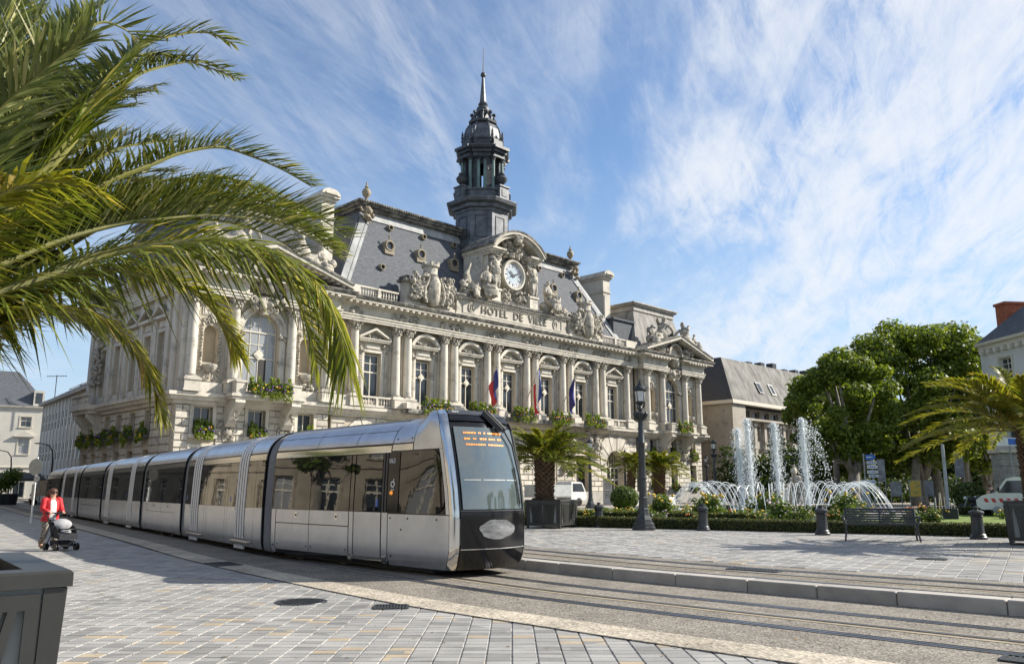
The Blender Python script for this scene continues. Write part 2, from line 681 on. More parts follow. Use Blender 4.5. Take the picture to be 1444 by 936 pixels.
# ================================================================== GROUND
def paver_mat(name, rot, px, py, tan_share):
    m, t, b = new_mat(name)
    L = t.links.new
    geo = nd(t, 'ShaderNodeNewGeometry')
    mp = nd(t, 'ShaderNodeMapping')
    mp.inputs['Rotation'].default_value = (0, 0, -rot)
    L(geo.outputs['Position'], mp.inputs[0])
    dv = nd(t, 'ShaderNodeVectorMath', operation='DIVIDE')
    dv.inputs[1].default_value = (px, py, 50.0)
    L(mp.outputs[0], dv.inputs[0])
    fl = nd(t, 'ShaderNodeVectorMath', operation='FLOOR')
    L(dv.outputs[0], fl.inputs[0])
    wn = nd(t, 'ShaderNodeTexWhiteNoise', noise_dimensions='3D')
    L(fl.outputs[0], wn.inputs['Vector'])
    rp = nd(t, 'ShaderNodeValToRGB')
    rp.color_ramp.interpolation = 'CONSTANT'
    e = rp.color_ramp.elements
    e[0].color = (0.235, 0.228, 0.215, 1)
    e[1].position = 0.16
    e[1].color = (0.295, 0.285, 0.268, 1)
    for p, c in ((0.38, (0.33, 0.32, 0.30, 1)), (0.62, (0.36, 0.348, 0.325, 1)), (0.8, (0.31, 0.30, 0.282, 1)), (1 - tan_share, (0.41, 0.335, 0.235, 1))):
        q = e.new(p)
        q.color = c
    L(wn.outputs['Value'], rp.inputs[0])
    n = nd(t, 'ShaderNodeTexNoise', inp={'Scale': 1.3, 'Detail': 8, 'Roughness': 0.65})
    L(geo.outputs['Position'], n.inputs['Vector'])
    n2 = nd(t, 'ShaderNodeTexNoise', inp={'Scale': 85, 'Detail': 4})
    L(geo.outputs['Position'], n2.inputs['Vector'])
    r1 = nd(t, 'ShaderNodeMapRange', inp={1: 0.3, 2: 0.7, 3: 0.80, 4: 1.16})
    L(n.outputs['Fac'], r1.inputs[0])
    r2 = nd(t, 'ShaderNodeMapRange', inp={1: 0.3, 2: 0.7, 3: 0.84, 4: 1.14})
    L(n2.outputs['Fac'], r2.inputs[0])
    mu = nd(t, 'ShaderNodeMath', operation='MULTIPLY')
    L(r1.outputs[0], mu.inputs[0]); L(r2.outputs[0], mu.inputs[1])
    hs = nd(t, 'ShaderNodeHueSaturation')
    L(mu.outputs[0], hs.inputs['Value'])
    L(rp.outputs[0], hs.inputs['Color'])
    # old gum spots and oily stains
    vg = nd(t, 'ShaderNodeTexVoronoi', inp={'Scale': 2.6})
    L(geo.outputs['Position'], vg.inputs['Vector'])
    gm_ = nd(t, 'ShaderNodeMapRange', inp={1: 0.035, 2: 0.06, 3: 0.55, 4: 0.0})
    L(vg.outputs['Distance'], gm_.inputs[0])
    n3 = nd(t, 'ShaderNodeTexNoise', inp={'Scale': 0.55, 'Detail': 7, 'Roughness': 0.6, 'Distortion': 0.8})
    L(geo.outputs['Position'], n3.inputs['Vector'])
    st_ = nd(t, 'ShaderNodeMapRange', inp={1: 0.56, 2: 0.74, 3: 0.0, 4: 0.45})
    L(n3.outputs['Fac'], st_.inputs[0])
    mxx = nd(t, 'ShaderNodeMath', operation='MAXIMUM')
    L(gm_.outputs[0], mxx.inputs[0]); L(st_.outputs[0], mxx.inputs[1])
    md = nd(t, 'ShaderNodeMix', data_type='RGBA')
    L(mxx.outputs[0], md.inputs[0])
    L(hs.outputs[0], md.inputs[6])
    md.inputs[7].default_value = (0.10, 0.095, 0.088, 1)
    L(md.outputs[2], b.inputs['Base Color'])
    b.inputs['Roughness'].default_value = 0.72
    b.inputs['Specular IOR Level'].default_value = 0.35
    bp = nd(t, 'ShaderNodeBump', inp={'Strength': 0.35, 'Distance': 0.004})
    L(n2.outputs['Fac'], bp.inputs['Height'])
    L(bp.outputs[0], b.inputs['Normal'])
    return m


def aggregate(name, c1, c2, c3, scale, rough=0.9, bump=0.7, dist=0.01):
    m, t, b = new_mat(name)
    L = t.links.new
    geo = nd(t, 'ShaderNodeNewGeometry')
    vo = nd(t, 'ShaderNodeTexVoronoi', inp={'Scale': scale})
    L(geo.outputs['Position'], vo.inputs['Vector'])
    sp = nd(t, 'ShaderNodeSeparateColor')
    L(vo.outputs['Color'], sp.inputs[0])
    rp = nd(t, 'ShaderNodeValToRGB')
    e = rp.color_ramp.elements
    e[0].color = (*c1, 1); e[1].color = (*c3, 1)
    q = e.new(0.5); q.color = (*c2, 1)
    L(sp.outputs[0], rp.inputs[0])
    n = nd(t, 'ShaderNodeTexNoise', inp={'Scale': 0.9, 'Detail': 9, 'Roughness': 0.7})
    L(geo.outputs['Position'], n.inputs['Vector'])
    r1 = nd(t, 'ShaderNodeMapRange', inp={1: 0.3, 2: 0.7, 3: 0.58, 4: 1.30})
    L(n.outputs['Fac'], r1.inputs[0])
    hs = nd(t, 'ShaderNodeHueSaturation')
    L(r1.outputs[0], hs.inputs['Value'])
    L(rp.outputs[0], hs.inputs['Color'])
    L(hs.outputs[0], b.inputs['Base Color'])
    b.inputs['Roughness'].default_value = rough
    bp = nd(t, 'ShaderNodeBump', inp={'Strength': bump, 'Distance': dist})
    L(vo.outputs['Distance'], bp.inputs['Height'])
    L(bp.outputs[0], b.inputs['Normal'])
    return m


TRACKBED = aggregate('exposed_aggregate', (0.11, 0.095, 0.075), (0.21, 0.185, 0.15), (0.33, 0.295, 0.245), 42)
STRIPM = aggregate('pitted_concrete', (0.30, 0.26, 0.20), (0.46, 0.40, 0.31), (0.52, 0.455, 0.36), 22, bump=0.9)
SANDY = mat('sandy_concrete', (0.33, 0.275, 0.19), 0.9, var=0.2, scale=6, bump=0.4, bscale=60)
KERBM = mat('kerb_granite', (0.40, 0.37, 0.325), 0.8, var=0.14, scale=3, bump=0.3, bscale=70, objvar=0.12)
RAILM = mat('rail_steel', (0.26, 0.26, 0.27), 0.28, metal=0.9, var=0.2, scale=3)
GROOVE = mat('rail_groove', (0.02, 0.02, 0.02), 0.8)
ASPH = mat('asphalt', (0.075, 0.073, 0.07), 0.9, var=0.25, scale=1.1, bump=0.4, bscale=120)
LAWNM = mat('lawn_green', (0.125, 0.185, 0.026), 0.9, c2=(0.19, 0.25, 0.04), scale=1.8, detail=8, bump=0.8, bscale=45, bdist=0.04)
SOIL = mat('bed_soil', (0.06, 0.045, 0.032), 0.95, var=0.3, scale=6, bump=0.6, bscale=20, bdist=0.05)
JOINT = mat('joint_sand', (0.20, 0.19, 0.17), 0.95, var=0.2, scale=9)
WHITEP = mat('white_paint', (0.72, 0.72, 0.70), 0.6, var=0.08, scale=4)

PAVER_X, PAVER_Y = 0.235, 0.165
ROT2 = R(-32)
PAVE_A = paver_mat('plaza_pavers', 0.0, PAVER_X, PAVER_Y, 0.045)
PAVE_B = paver_mat('far_pavers', ROT2, 0.30, 0.20, 0.03)

track_pts = crom([(26, -11.5), (17, -2.6), (12.2, 2.0), (8.6, 5.4), (4.97, 8.77), (2.25, 11.28), (-0.3, 13.9), (-4.7, 19.55), (-9.2, 26.2), (-17.65, 38.4), (-26.2, 50.6), (-33.1, 60.6), (-45, 78), (-70, 114)], 10)


def off_path(off, pts=track_pts, z=0.0):
    out = []
    for i, p in enumerate(pts):
        a = pts[max(i - 1, 0)]
        b = pts[min(i + 1, len(pts) - 1)]
        d = (b - a).normalized()
        n = V((d.y, -d.x, 0))          # right of travel (towards the town hall)
        out.append(V((p.x + n.x * off, p.y + n.y * off, z)))
    return out


def signed_off(x, y):
    best = 1e9
    res = 0
    for i in range(len(track_pts) - 1):
        a, b = track_pts[i], track_pts[i + 1]
        dx, dy = b.x - a.x, b.y - a.y
        l2 = dx * dx + dy * dy
        t = max(0, min(1, ((x - a.x) * dx + (y - a.y) * dy) / l2))
        px, py = a.x + dx * t - x, a.y + dy * t - y
        d = px * px + py * py
        if d < best:
            best = d
            res = math.copysign(math.sqrt(d), -(dx * (y - a.y) - dy * (x - a.x)))
    return res


def ribbon(name, o0, o1, z0, z1, m, kind='structure', parent=None, thick=0.0):
    A, B = off_path(o0, z=z0), off_path(o1, z=z1)
    b = MB()
    n = len(A)
    b.add(A + B, [(i, i + 1, n + i + 1, n + i) for i in range(n - 1)])
    o = b.build(name, m, parent)
    if kind:
        o['kind'] = kind
    return o


GZ = 0.14      # level of everything on the town-hall side of the kerb
b = MB(); b.quad((-900, -300, -0.05), (900, -300, -0.05), (900, 2500, -0.05), (-900, 2500, -0.05))
b.build('ground', ASPH, kind='structure')
# near plaza base (pavers lie on it) as a sheet on the camera side of the tracks
Lp = off_path(-2.0, z=-0.012)
b = MB()
n = len(Lp)
b.add(Lp + [V((p.x - 60 - 0.2 * i, p.y - 30, -0.012)) for i, p in enumerate(Lp)], [(i, i + 1, n + i + 1, n + i) for i in range(n - 1)])
plaza = b.build('plaza_paving', PAVE_A, kind='structure')
ribbon('trackbed', -2.0, 2.05, 0.0, 0.0, TRACKBED)
ribbon('edge_strip', -2.52, -1.92, 0.005, 0.006, STRIPM)
ribbon('edge_joint', -2.555, -2.52, 0.009, 0.009, GROOVE)


def paver_mesh(px, py, g=0.006, h=0.03, c=0.006):
    b = MB()
    x, y = px / 2 - g, py / 2 - g
    b.add([(-x, -y, -h), (x, -y, -h), (x, y, -h), (-x, y, -h), (-x, -y, -c), (x, -y, -c), (x, y, -c), (-x, y, -c),
           (-x + c, -y + c, 0), (x - c, -y + c, 0), (x - c, y - c, 0), (-x + c, y - c, 0)],
          [(0, 1, 5, 4), (1, 2, 6, 5), (2, 3, 7, 6), (3, 0, 4, 7), (4, 5, 9, 8), (5, 6, 10, 9), (6, 7, 11, 10), (7, 4, 8, 11), (8, 9, 10, 11)])
    return b


def pave(host, cells, rot, px, py, z, m, nind):
    src = paver_mesh(px, py)
    me = src.mesh('paver', m)
    rest = MB()
    ca, sa = math.cos(rot), math.sin(rot)
    rg = random.Random(3)
    for k, (x, y) in enumerate(cells):
        dz = rg.uniform(-0.0025, 0.0025)
        tx, ty = rg.gauss(0, 0.006), rg.gauss(0, 0.006)
        Mx = T(x, y, z + dz) @ RZ(rot) @ RX(tx) @ RY(ty)
        if k < nind:
            link('paver', me, host, Mx)
        else:
            rest.add([Mx @ V(p) for p in src.v], src.f)
    if rest.v:
        rest.build('paver_field', m, host, kind='stuff')


cells = []
for j in range(int(6.4 / PAVER_Y), int(21 / PAVER_Y)):
    y = (j + 0.5) * PAVER_Y
    for i in range(int(-0.67 * y / PAVER_X) - 1, int(0.62 * y / PAVER_X) + 1):
        x = (i + 0.5) * PAVER_X
        if signed_off(x, y) < -2.42 and x > -0.66 * y - 0.3:
            cells.append((x, y))
cells.sort(key=lambda c: c[1] + (100 if (c[0] < -0.55 * c[1] or c[1] < 7.15) else 0))
pave(plaza, cells, 0.0, PAVER_X, PAVER_Y, 0.0, PAVE_A, 300)

# ---- town-hall side platform
Kp = off_path(2.2, z=GZ - 0.014)
b = MB()
n = len(Kp)
b.add(Kp + [V((p.x + 130 + 0.3 * i, p.y + 130, GZ - 0.014)) for i, p in enumerate(Kp)], [(i, i + 1, n + i + 1, n + i) for i in range(n - 1)])
farp = b.build('far_pavement', PAVE_B, kind='structure')
ribbon('far_trackbed', 2.25, 4.65, GZ + 0.004, GZ + 0.004, TRACKBED)
cells = []
ca, sa = math.cos(ROT2), math.sin(ROT2)
for i in range(-90, 90):
    for j in range(20, 260):
        u_, v_ = (i + 0.5) * 0.30, (j + 0.5) * 0.20
        x, y = u_ * ca - v_ * sa, u_ * sa + v_ * ca
        if 0.2 < x < 0.64 * y + 0.5 and 10 < y < 33:
            so_ = signed_off(x, y)
            if so_ > 4.72 and (x - 1.81) * 0.5 + (y - 31.7) * 0.866 < 0.35:
                cells.append((x, y))
cells.sort(key=lambda c: c[1] + (100 if c[0] > 0.615 * c[1] else 0))
pave(farp, cells, ROT2, 0.30, 0.20, GZ, PAVE_B, 300)


def rail(off, z, name='rail', w=0.055):
    r = off_path(off, z=0)
    prof = [(-0.085, 0.001), (-0.085, 0.006), (-w / 2 - 0.008, 0.006), (-w / 2, 0.012), (w / 2, 0.012), (w / 2, -0.004), (w / 2 + 0.045, -0.004), (w / 2 + 0.045, 0.010), (w / 2 + 0.06, 0.010), (w / 2 + 0.06, 0.001)]
    b = MB()
    b.sweep(prof, [(p.x, p.y, z) for p in r])
    return b


def rails(off, z):
    for k, o in enumerate((off - 0.74, off + 0.74)):
        ob = rail(o, z + 0.002).build('tram_rail', RAILM)
        where = ('nearer', 'farther')[k]
        lab = {0: '%s steel running rail of the track the tram stands on' % where, 1: '%s steel running rail of the track behind the kerb' % where}[int(off > 1)]
        tag(ob, lab, 'rail', 'steel rails of the tram tracks')
        r = off_path(o + 0.05, z=z + 0.0045)
        gm = MB(); gm.sweep([(-0.10, 0), (0.075, 0)], r)
        g2 = gm.build('groove', GROOVE, ob)
    # flat power rail between the two running rails, in a sandy band
    bb = MB()
    bb.sweep([(-0.05, 0.006), (-0.05, 0.014), (0.05, 0.014), (0.05, 0.006)], off_path(off, z=z))
    ob = bb.build('power_rail', mat('power_rail_steel', (0.20, 0.195, 0.19), 0.35, metal=0.7, var=0.2, scale=1.2))
    tag(ob, 'flat middle power rail in a sandy band, ' + ('between the rails under the tram' if off < 1 else 'between the rails behind the kerb'), 'power rail', 'flat power rails of the tram tracks')
    bb = MB()
    bb.sweep([(-0.16, 0.004), (0.16, 0.004)], off_path(off, z=z))
    bb.build('band', SANDY, ob)


rails(0.0, 0.0)
rails(3.25, GZ + 0.004)

# kerb of pale granite blocks between the two tracks
kp = off_path(1.98, z=0)
dist = [0]
for i in range(1, len(kp)):
    dist.append(dist[-1] + (kp[i] - kp[i - 1]).length)


def along(pts, dist, d):
    d = max(0, min(dist[-1] - 1e-4, d))
    for i in range(1, len(pts)):
        if dist[i] >= d:
            t = (d - dist[i - 1]) / (dist[i] - dist[i - 1])
            return pts[i - 1].lerp(pts[i], t)


kerb = thing('kerb', 'raised kerb of long pale granite blocks between the two tram tracks', 'kerb')
d = 8.0
while d < 46:
    ln = rnd.uniform(0.95, 1.35)
    a, c = along(kp, dist, d), along(kp, dist, d + ln - 0.012)
    dr = c - a
    b = MB()
    b.cbox(0, dr.length, -0.32, 0, -0.03, 0.175 + rnd.uniform(-0.004, 0.004), 0.014)
    b.build('kerb_stone', KERBM, kerb, T(a.x, a.y, 0) @ RZ(math.atan2(dr.y, dr.x)))
    d += ln

# lawn and beds of the square
HD = V((0.866, -0.5, 0))          # direction of the clipped hedge
HN = V((0.5, 0.866, 0))
H0 = V((1.81, 31.7, GZ))


def park(a, d, z=GZ):
    p = H0 + HD * a + HN * d
    return (p.x, p.y, z)


b = MB()
b.quad(park(-8, 0.3, GZ + 0.03), park(30, 0.3, GZ + 0.03), park(38, 42, GZ + 0.03), park(-10, 26, GZ + 0.03))
b.build('lawn', LAWNM, kind='structure')
b = MB()
b.quad(park(-9, 0.0, GZ + 0.05), park(30, 0.0, GZ + 0.05), park(30, 2.2, GZ + 0.05), park(-9, 2.2, GZ + 0.05))
b.build('flower_bed_soil', SOIL, kind='structure')
b = MB()
b.quad((-10, 64, GZ + 0.02), (20, 64, GZ + 0.02), (52, 94, GZ + 0.02), (30, 104, GZ + 0.02))
b.build('forecourt', mat('pale_gravel', (0.36, 0.32, 0.26), 0.95, var=0.15, scale=2, bump=0.4, bscale=80), kind='structure')
b = MB()
b.quad((18, 62, GZ + 0.045), (120, 50, GZ + 0.045), (120, 57, GZ + 0.045), (24, 70, GZ + 0.045))
b.build('road', mat('pale_road', (0.22, 0.215, 0.21), 0.85, var=0.15, scale=2), kind='structure')

# ironwork let into the ground
def round_cover():
    t = thing('manhole_cover', 'round cast iron manhole cover set in the sunlit plaza pavers', 'manhole cover', T(-2.86, 11.65, 0.002))
    b = MB()
    b.lathe([(0.001, 0.006), (0.29, 0.006), (0.29, 0.012), (0.345, 0.012), (0.35, 0.0)], seg=40)
    b.build('ring', IRON_G, t, smooth=True, sharp=30)
    b = MB()
    for i in range(-6, 7):
        for j in range(-6, 7):
            if i * i + j * j < 38:
                b.box(i * 0.042 - 0.014, i * 0.042 + 0.014, j * 0.042 - 0.014, j * 0.042 + 0.014, 0.006, 0.014)
    b.build('stud_pattern', IRON, t)


round_cover()


def grate(name, label, x, y, z, rot, w, h, n):
    t = thing(name, label, 'grate', T(x, y, z) @ RZ(rot))
    b = MB()
    b.box(-w / 2, w / 2, -h / 2, h / 2, 0.0, 0.003)
    b.build('pit', GROOVE, t)
    b = MB()
    for s in (-1, 1):
        b.box(-w / 2, w / 2, s * h / 2 - 0.02, s * h / 2 + 0.02, 0.001, 0.014)
        b.box(s * w / 2 - 0.02, s * w / 2 + 0.02, -h / 2 + 0.021, h / 2 - 0.021, 0.001, 0.013)
    b.build('frame', IRON_G, t)
    for i in range(n):
        x0 = -w / 2 + 0.03 + (w - 0.06) * (i + 0.5) / n
        bb = MB(); bb.box(-0.011, 0.011, -h / 2 + 0.02, h / 2 - 0.02, 0.002, 0.011)
        bb.build('bar', IRON_G, t, T(x0, 0, 0))


grate('drain_grate', 'small square iron drain grate in the plaza pavers right of the manhole cover', -1.57, 11.15, 0.003, 0.1, 0.42, 0.36, 9)
grate('drain_grate', 'iron drain grate beside the nearer rail at the lower right corner', 4.62, 7.72, 0.004, -0.74, 0.45, 0.30, 7)
grate('drain_grate', 'flat iron grate in the far pavement below the bench', 8.35, 16.9, GZ + 0.004, -0.6, 0.5, 0.36, 9)
grate('drain_grate', 'iron grate in the gravel bed behind the kerb', 4.15, 14.6, GZ + 0.008, -0.7, 0.9, 0.3, 12)
grate('drain_grate', 'dark iron cover in the gravel bed beside the shaded front car of the tram', -5.9, 17.4, 0.004, -0.95, 0.9, 0.5, 5)

# a few dry leaves and scraps blown over the paving
DRY = mat('dry_leaf', (0.20, 0.12, 0.05), 0.8, c2=(0.33, 0.24, 0.10), scale=9)
b = MB(); rg = random.Random(91)
vs, fs = [], []
for k in range(260):
    y = 7.2 + 15 * rg.random() ** 1.6
    x = rg.uniform(-.6, .62) * y
    so_ = signed_off(x, y)
    z = 0.004 if so_ < 1.9 else GZ + .006
    if 1.6 < so_ < 2.4 or abs(so_) < 1.0 and y > 12: continue
    a, s_ = rg.uniform(0, 6.28), rg.uniform(.012, .032)
    c_, d_ = math.cos(a) * s_, math.sin(a) * s_
    o = len(vs)
    vs += [(x - c_, y - d_, z), (x + d_ * .5, y - c_ * .5, z + rg.uniform(0, .012)), (x + c_, y + d_, z + rg.uniform(0, .01)), (x - d_ * .5, y + c_ * .5, z + rg.uniform(.002, .012))]
    fs.append((o, o + 1, o + 2, o + 3))
b.add(vs, fs)
b.build('dry_leaves', DRY, kind='stuff')
# ================================================================== TOWN HALL
HALL = thing('city_hall', 'ornate pale stone town hall with columned front, slate roof, clock and lantern tower', 'town hall',
             T(-22.349, 55.0, 0.0) @ RZ(R(45)))


def wall(mb, x0, x1, z0, z1, y, ops, depth):
    xs = {x0, x1}
    zs = {z0, z1}
    rects = []
    for o in ops:
        xa, xb, za, zb = o[:4]
        top = zb + (xb - xa) / 2 if len(o) > 4 and o[4] else zb
        rects.append((xa, xb, za, top))
        xs |= {xa, xb}
        zs |= {za, top}
    xs = sorted(x for x in xs if x0 <= x <= x1)
    zs = sorted(z for z in zs if z0 <= z <= z1)
    for i in range(len(xs) - 1):
        for j in range(len(zs) - 1):
            cx, cz = (xs[i] + xs[i + 1]) / 2, (zs[j] + zs[j + 1]) / 2
            if any(a < cx < b and c < cz < d for a, b, c, d in rects):
                continue
            mb.quad((xs[i], y, zs[j]), (xs[i + 1], y, zs[j]), (xs[i + 1], y, zs[j + 1]), (xs[i], y, zs[j + 1]))
    for o in ops:
        xa, xb, za, zb = o[:4]
        d = o[5] if len(o) > 5 else depth
        Y = y + d
        mb.quad((xa, y, za), (xa, Y, za), (xa, Y, zb), (xa, y, zb))
        mb.quad((xb, y, za), (xb, y, zb), (xb, Y, zb), (xb, Y, za))
        mb.quad((xa, y, za), (xb, y, za), (xb, Y, za), (xa, Y, za))
        if len(o) > 4 and o[4]:
            r = (xb - xa) / 2
            cx = (xa + xb) / 2
            N = 14
            P = [(cx - r * math.cos(PI * k / N), zb + r * math.sin(PI * k / N)) for k in range(N + 1)]
            for k in range(N):
                a, c = P[k], P[k + 1]
                mb.quad((a[0], y, a[1]), (c[0], y, c[1]), (c[0], y, zb + r), (a[0], y, zb + r))
                mb.quad((a[0], y, a[1]), (a[0], Y, a[1]), (c[0], Y, c[1]), (c[0], y, c[1]))
        else:
            mb.quad((xa, y, zb), (xa, Y, zb), (xb, Y, zb), (xb, y, zb))


def share(name, me, parent, frames, **kw):
    return [link(name, q, parent, f, **kw) for f in frames for q in (me if isinstance(me, list) else [me])]


# ---------------------------------------------------------- reusable pieces
def column_mesh(r, h, base=0.28, cap=0.78):
    b = MB()
    b.box(-r * 1.42, r * 1.42, -r * 1.42, r * 1.42, 0, base * 0.35)
    sh = h - base - cap
    prof = [(r * 1.38, base * 0.35), (r * 1.42, base * 0.5), (r * 1.3, base * 0.66), (r * 1.12, base * 0.72), (r * 1.2, base * 0.9), (r * 1.02, base)]
    for k in range(1, 8):
        t = k / 7
        prof.append((r * (1.0 - 0.13 * t ** 1.8), base + sh * t))
    prof += [(r * 0.98, base + sh + 0.02), (r * 0.98, base + sh + 0.06), (r * 0.86, base + sh + 0.07)]
    b.lathe(prof, seg=18)
    return b


def capital_mesh(r, cap=0.78):
    b = MB()
    rg = random.Random(5)
    b.lathe([(r * 0.86, 0.0), (r * 0.9, cap * 0.4), (r * 1.25, cap * 0.85), (r * 1.3, cap * 0.86)], seg=12)
    for ring, n, rr, z in ((0, 9, 0.98, 0.2), (1, 9, 1.08, 0.48), (2, 4, 1.5, 0.74)):
        for k in range(n):
            a = 2 * PI * (k + 0.5 * ring) / n + (PI / 4 if ring == 2 else 0)
            q = r * rr
            b.blob((q * math.cos(a), q * math.sin(a), cap * z), (r * 0.3, r * 0.3, cap * 0.19), 1, 0.25, rg)
    b.box(-r * 1.5, r * 1.5, -r * 1.5, r * 1.5, cap * 0.87, cap)
    return b


def relief(b, x0, x1, z0, z1, y, n, size, seed, depth=0.5, centre=None):
    "carved foliage: overlapping lumps and short scrolls on a wall plane"
    rg = random.Random(seed)
    for k in range(n):
        x, z = rg.uniform(x0, x1), rg.uniform(z0, z1)
        if centre:
            cx, cz = centre
            q = rg.random() ** 0.6
            x, z = cx + (x - cx) * q, cz + (z - cz) * q
        s = size * rg.uniform(0.5, 1.25)
        if rg.random() < 0.6:
            b.blob((x, y - depth * s * 0.5, z), (s * rg.uniform(.5, 1), s * depth, s * rg.uniform(.5, 1)), 1, 0.28, rg, rg.uniform(0, 3))
        else:
            a0 = rg.uniform(0, 6.3)
            pts = []
            for i in range(7):
                t = i / 6
                a = a0 + t * 4.6 * (1 if k % 2 else -1)
                q = s * (1.05 - 0.75 * t)
                pts.append((x + q * math.cos(a), y - s * depth * (0.35 + 0.6 * t), z + q * math.sin(a)))
            b.tube(pts, [s * 0.2 * (1.15 - 0.5 * i / 6) for i in range(7)], 5)


def window_frame(w, h, arch=False, rows=(0.62, 0.81), cols=2, t=0.07, d=0.10):
    "timber frame about x=0, from z=0; returns frame MB and list of panes (x0,x1,z0,z1)"
    b = MB()
    H = h
    b.box(-w / 2, -w / 2 + t * 1.3, 0, d, 0, H); b.box(w / 2 - t * 1.3, w / 2, 0, d, 0, H)
    b.box(-w / 2 + t * 1.3, w / 2 - t * 1.3, 0.004, d - 0.004, 0, t * 1.5)
    if not arch:
        b.box(-w / 2 + t * 1.3, w / 2 - t * 1.3, 0.004, d - 0.004, H - t * 1.3, H)
    zc = [0] + [h * r for r in rows] + [h]
    for i, r in enumerate(rows):
        q = t * (1.6 if i == 0 else 0.8)
        b.box(-w / 2 + t, w / 2 - t, -0.02 if i == 0 else 0.003, d - 0.003, h * r - q / 2, h * r + q / 2)
    top = h + (w / 2 if arch else 0)
    for c in range(1, cols):
        x = -w / 2 + w * c / cols
        zt = top if not arch else h + math.sqrt(max(0, (w / 2) ** 2 - x * x)) - 0.03
        q = t * (1.1 if cols == 2 else 0.75)
        b.box(x - q / 2, x + q / 2, 0.006, d - 0.006, t, zt - 0.01)
    if arch:
        N = 16
        for k in range(N):
            a0, a1 = PI * k / N, PI * (k + 1) / N
            r0, r1 = w / 2, w / 2 - t * 1.4
            P = [(r0 * math.cos(a0), h + r0 * math.sin(a0)), (r0 * math.cos(a1), h + r0 * math.sin(a1)), (r1 * math.cos(a1), h + r1 * math.sin(a1)), (r1 * math.cos(a0), h + r1 * math.sin(a0))]
            b.extr(P, 0.0, d, 'y')
        b.box(-w / 2, w / 2, -0.03, d - 0.002, h - t, h + t * 0.6)
    panes = []
    for i in range(len(zc) - 1):
        for c in range(cols):
            panes.append((-w / 2 + w * c / cols, -w / 2 + w * (c + 1) / cols, zc[i], zc[i + 1]))
    return b, panes


class WinKit:
    "a window that can be stamped many times: frame part with panes as sub-parts"
    def __init__(s, w, h, arch=False, rows=(0.62, 0.81), cols=2, lozenge=None, curtain=0.35, t=0.07):
        b, panes = window_frame(w, h, arch, rows, cols, t)
        s.frame = b.mesh('window', FRAME)
        s.p = []
        for k, (a, c, e, f) in enumerate(panes):
            q = MB()
            q.box(a + 0.02, c - 0.02, 0.045, 0.055, e + 0.02, f - 0.02)
            s.p.append((q, e))
        if arch:
            N = 12
            for c in range(cols):
                xa, xb = -w / 2 + w * c / cols + 0.02, -w / 2 + w * (c + 1) / cols - 0.02
                pts = [(xa, h + 0.02), (xb, h + 0.02)]
                for k in range(5):
                    x = xb + (xa - xb) * k / 4
                    z = h + math.sqrt(max(0.0, (w / 2 - 0.06) ** 2 - x * x))
                    if z > h + 0.05:
                        pts.append((x, z))
                q = MB()
                q.extr(pts, 0.045, 0.055, 'y')
                s.p.append((q, h))
        s.pm = {}
        s.loz = None
        if lozenge:
            z, q = lozenge
            L = MB()
            L.extr([(0, z - q), (q * 0.95, z), (0, z + q), (-q * 0.95, z)], -0.10, -0.05, 'y')
            L2 = [(0, z - q * .62), (q * .6, z), (0, z + q * .62), (-q * .6, z)]
            L.extr(L2, -0.13, -0.099, 'y')
            s.loz = L.mesh('lozenge_plate', FRAME)
        s.curt = curtain

    def put(s, parent, M, rg, sub=True, curtain=None):
        o = link('window', s.frame, parent, M)
        cu = s.curt if curtain is None else curtain
        on = rg.random() < cu
        for k, (q, z) in enumerate(s.p):
            m = CURTAIN if on else GLASS
            if (k, m.name) not in s.pm:
                s.pm[(k, m.name)] = q.mesh('pane', m)
            link('pane', s.pm[(k, m.name)], o)
        if s.loz:
            link('lozenge_plate', s.loz, o)
        return o


wrg = random.Random(21)
LZ = 7.95           # first-floor ledge
ARC = 14.80         # underside of the architrave
CEN = 31.6
WX = (-0.3, 51.7)   # wing origins along the front
WW = 11.8
BAYS = [CEN + 5.22 * k for k in range(-3, 4)]
BAYS[0], BAYS[6] = 15.87, 47.33

# ---------------------------------------------------------- walls
b = MB()
ops = [(x - 0.84, x + 0.84, 8.5, 12.45) for x in BAYS]
wall(b, 12.0, 51.2, LZ, 17.2, 0.45, ops, 0.42)
gops = [(x - 1.0, x + 1.0, 0.5, 4.9) for x in BAYS[1:6]] + [(x - 1.45, x + 1.45, 0.3, 4.0, True, 0.9) for x in (BAYS[0], BAYS[6])]
wall(b, 12.0, 51.2, 0.0, LZ, 0.25, gops, 0.6)
b.box(12.2, 51.0, 1.2, 17.0, 0.0, 16.9)                # core of the main block
b.build('wall', STONE_W, HALL)

wops_up = [(5.9 - 1.40, 5.9 + 1.40, 8.5, 12.75, True)]
nich = [(5.9 + s * 3.75 - 0.52, 5.9 + s * 3.75 + 0.52, 10.1, 12.2, True, 0.4) for s in (-1, 1)]
wops_lo = [(5.9 + s * 3.95 - 0.68, 5.9 + s * 3.95 + 0.68, 5.15, 7.05) for s in (-1, 0, 1)] + [(5.9 + s * 3.95 - 0.68, 5.9 + s * 3.95 + 0.68, 1.5, 4.3) for s in (-1, 0, 1)]
bw = MB()
wall(bw, 0, WW, LZ, 17.0, -0.2, wops_up + nich, 0.45)
wall(bw, 0, WW, 0.0, LZ, -0.2, wops_lo, 0.42)
for sx in (0.0, WW):
    bw.quad((sx, -0.2, 0), (sx, 0.6, 0), (sx, 0.6, 17), (sx, -0.2, 17))
wing_wall = bw.mesh('wing_wall', STONE_W)
WF = [T(x, 0, 0) for x in WX]
share('wing_wall', wing_wall, HALL, WF)
b = MB()
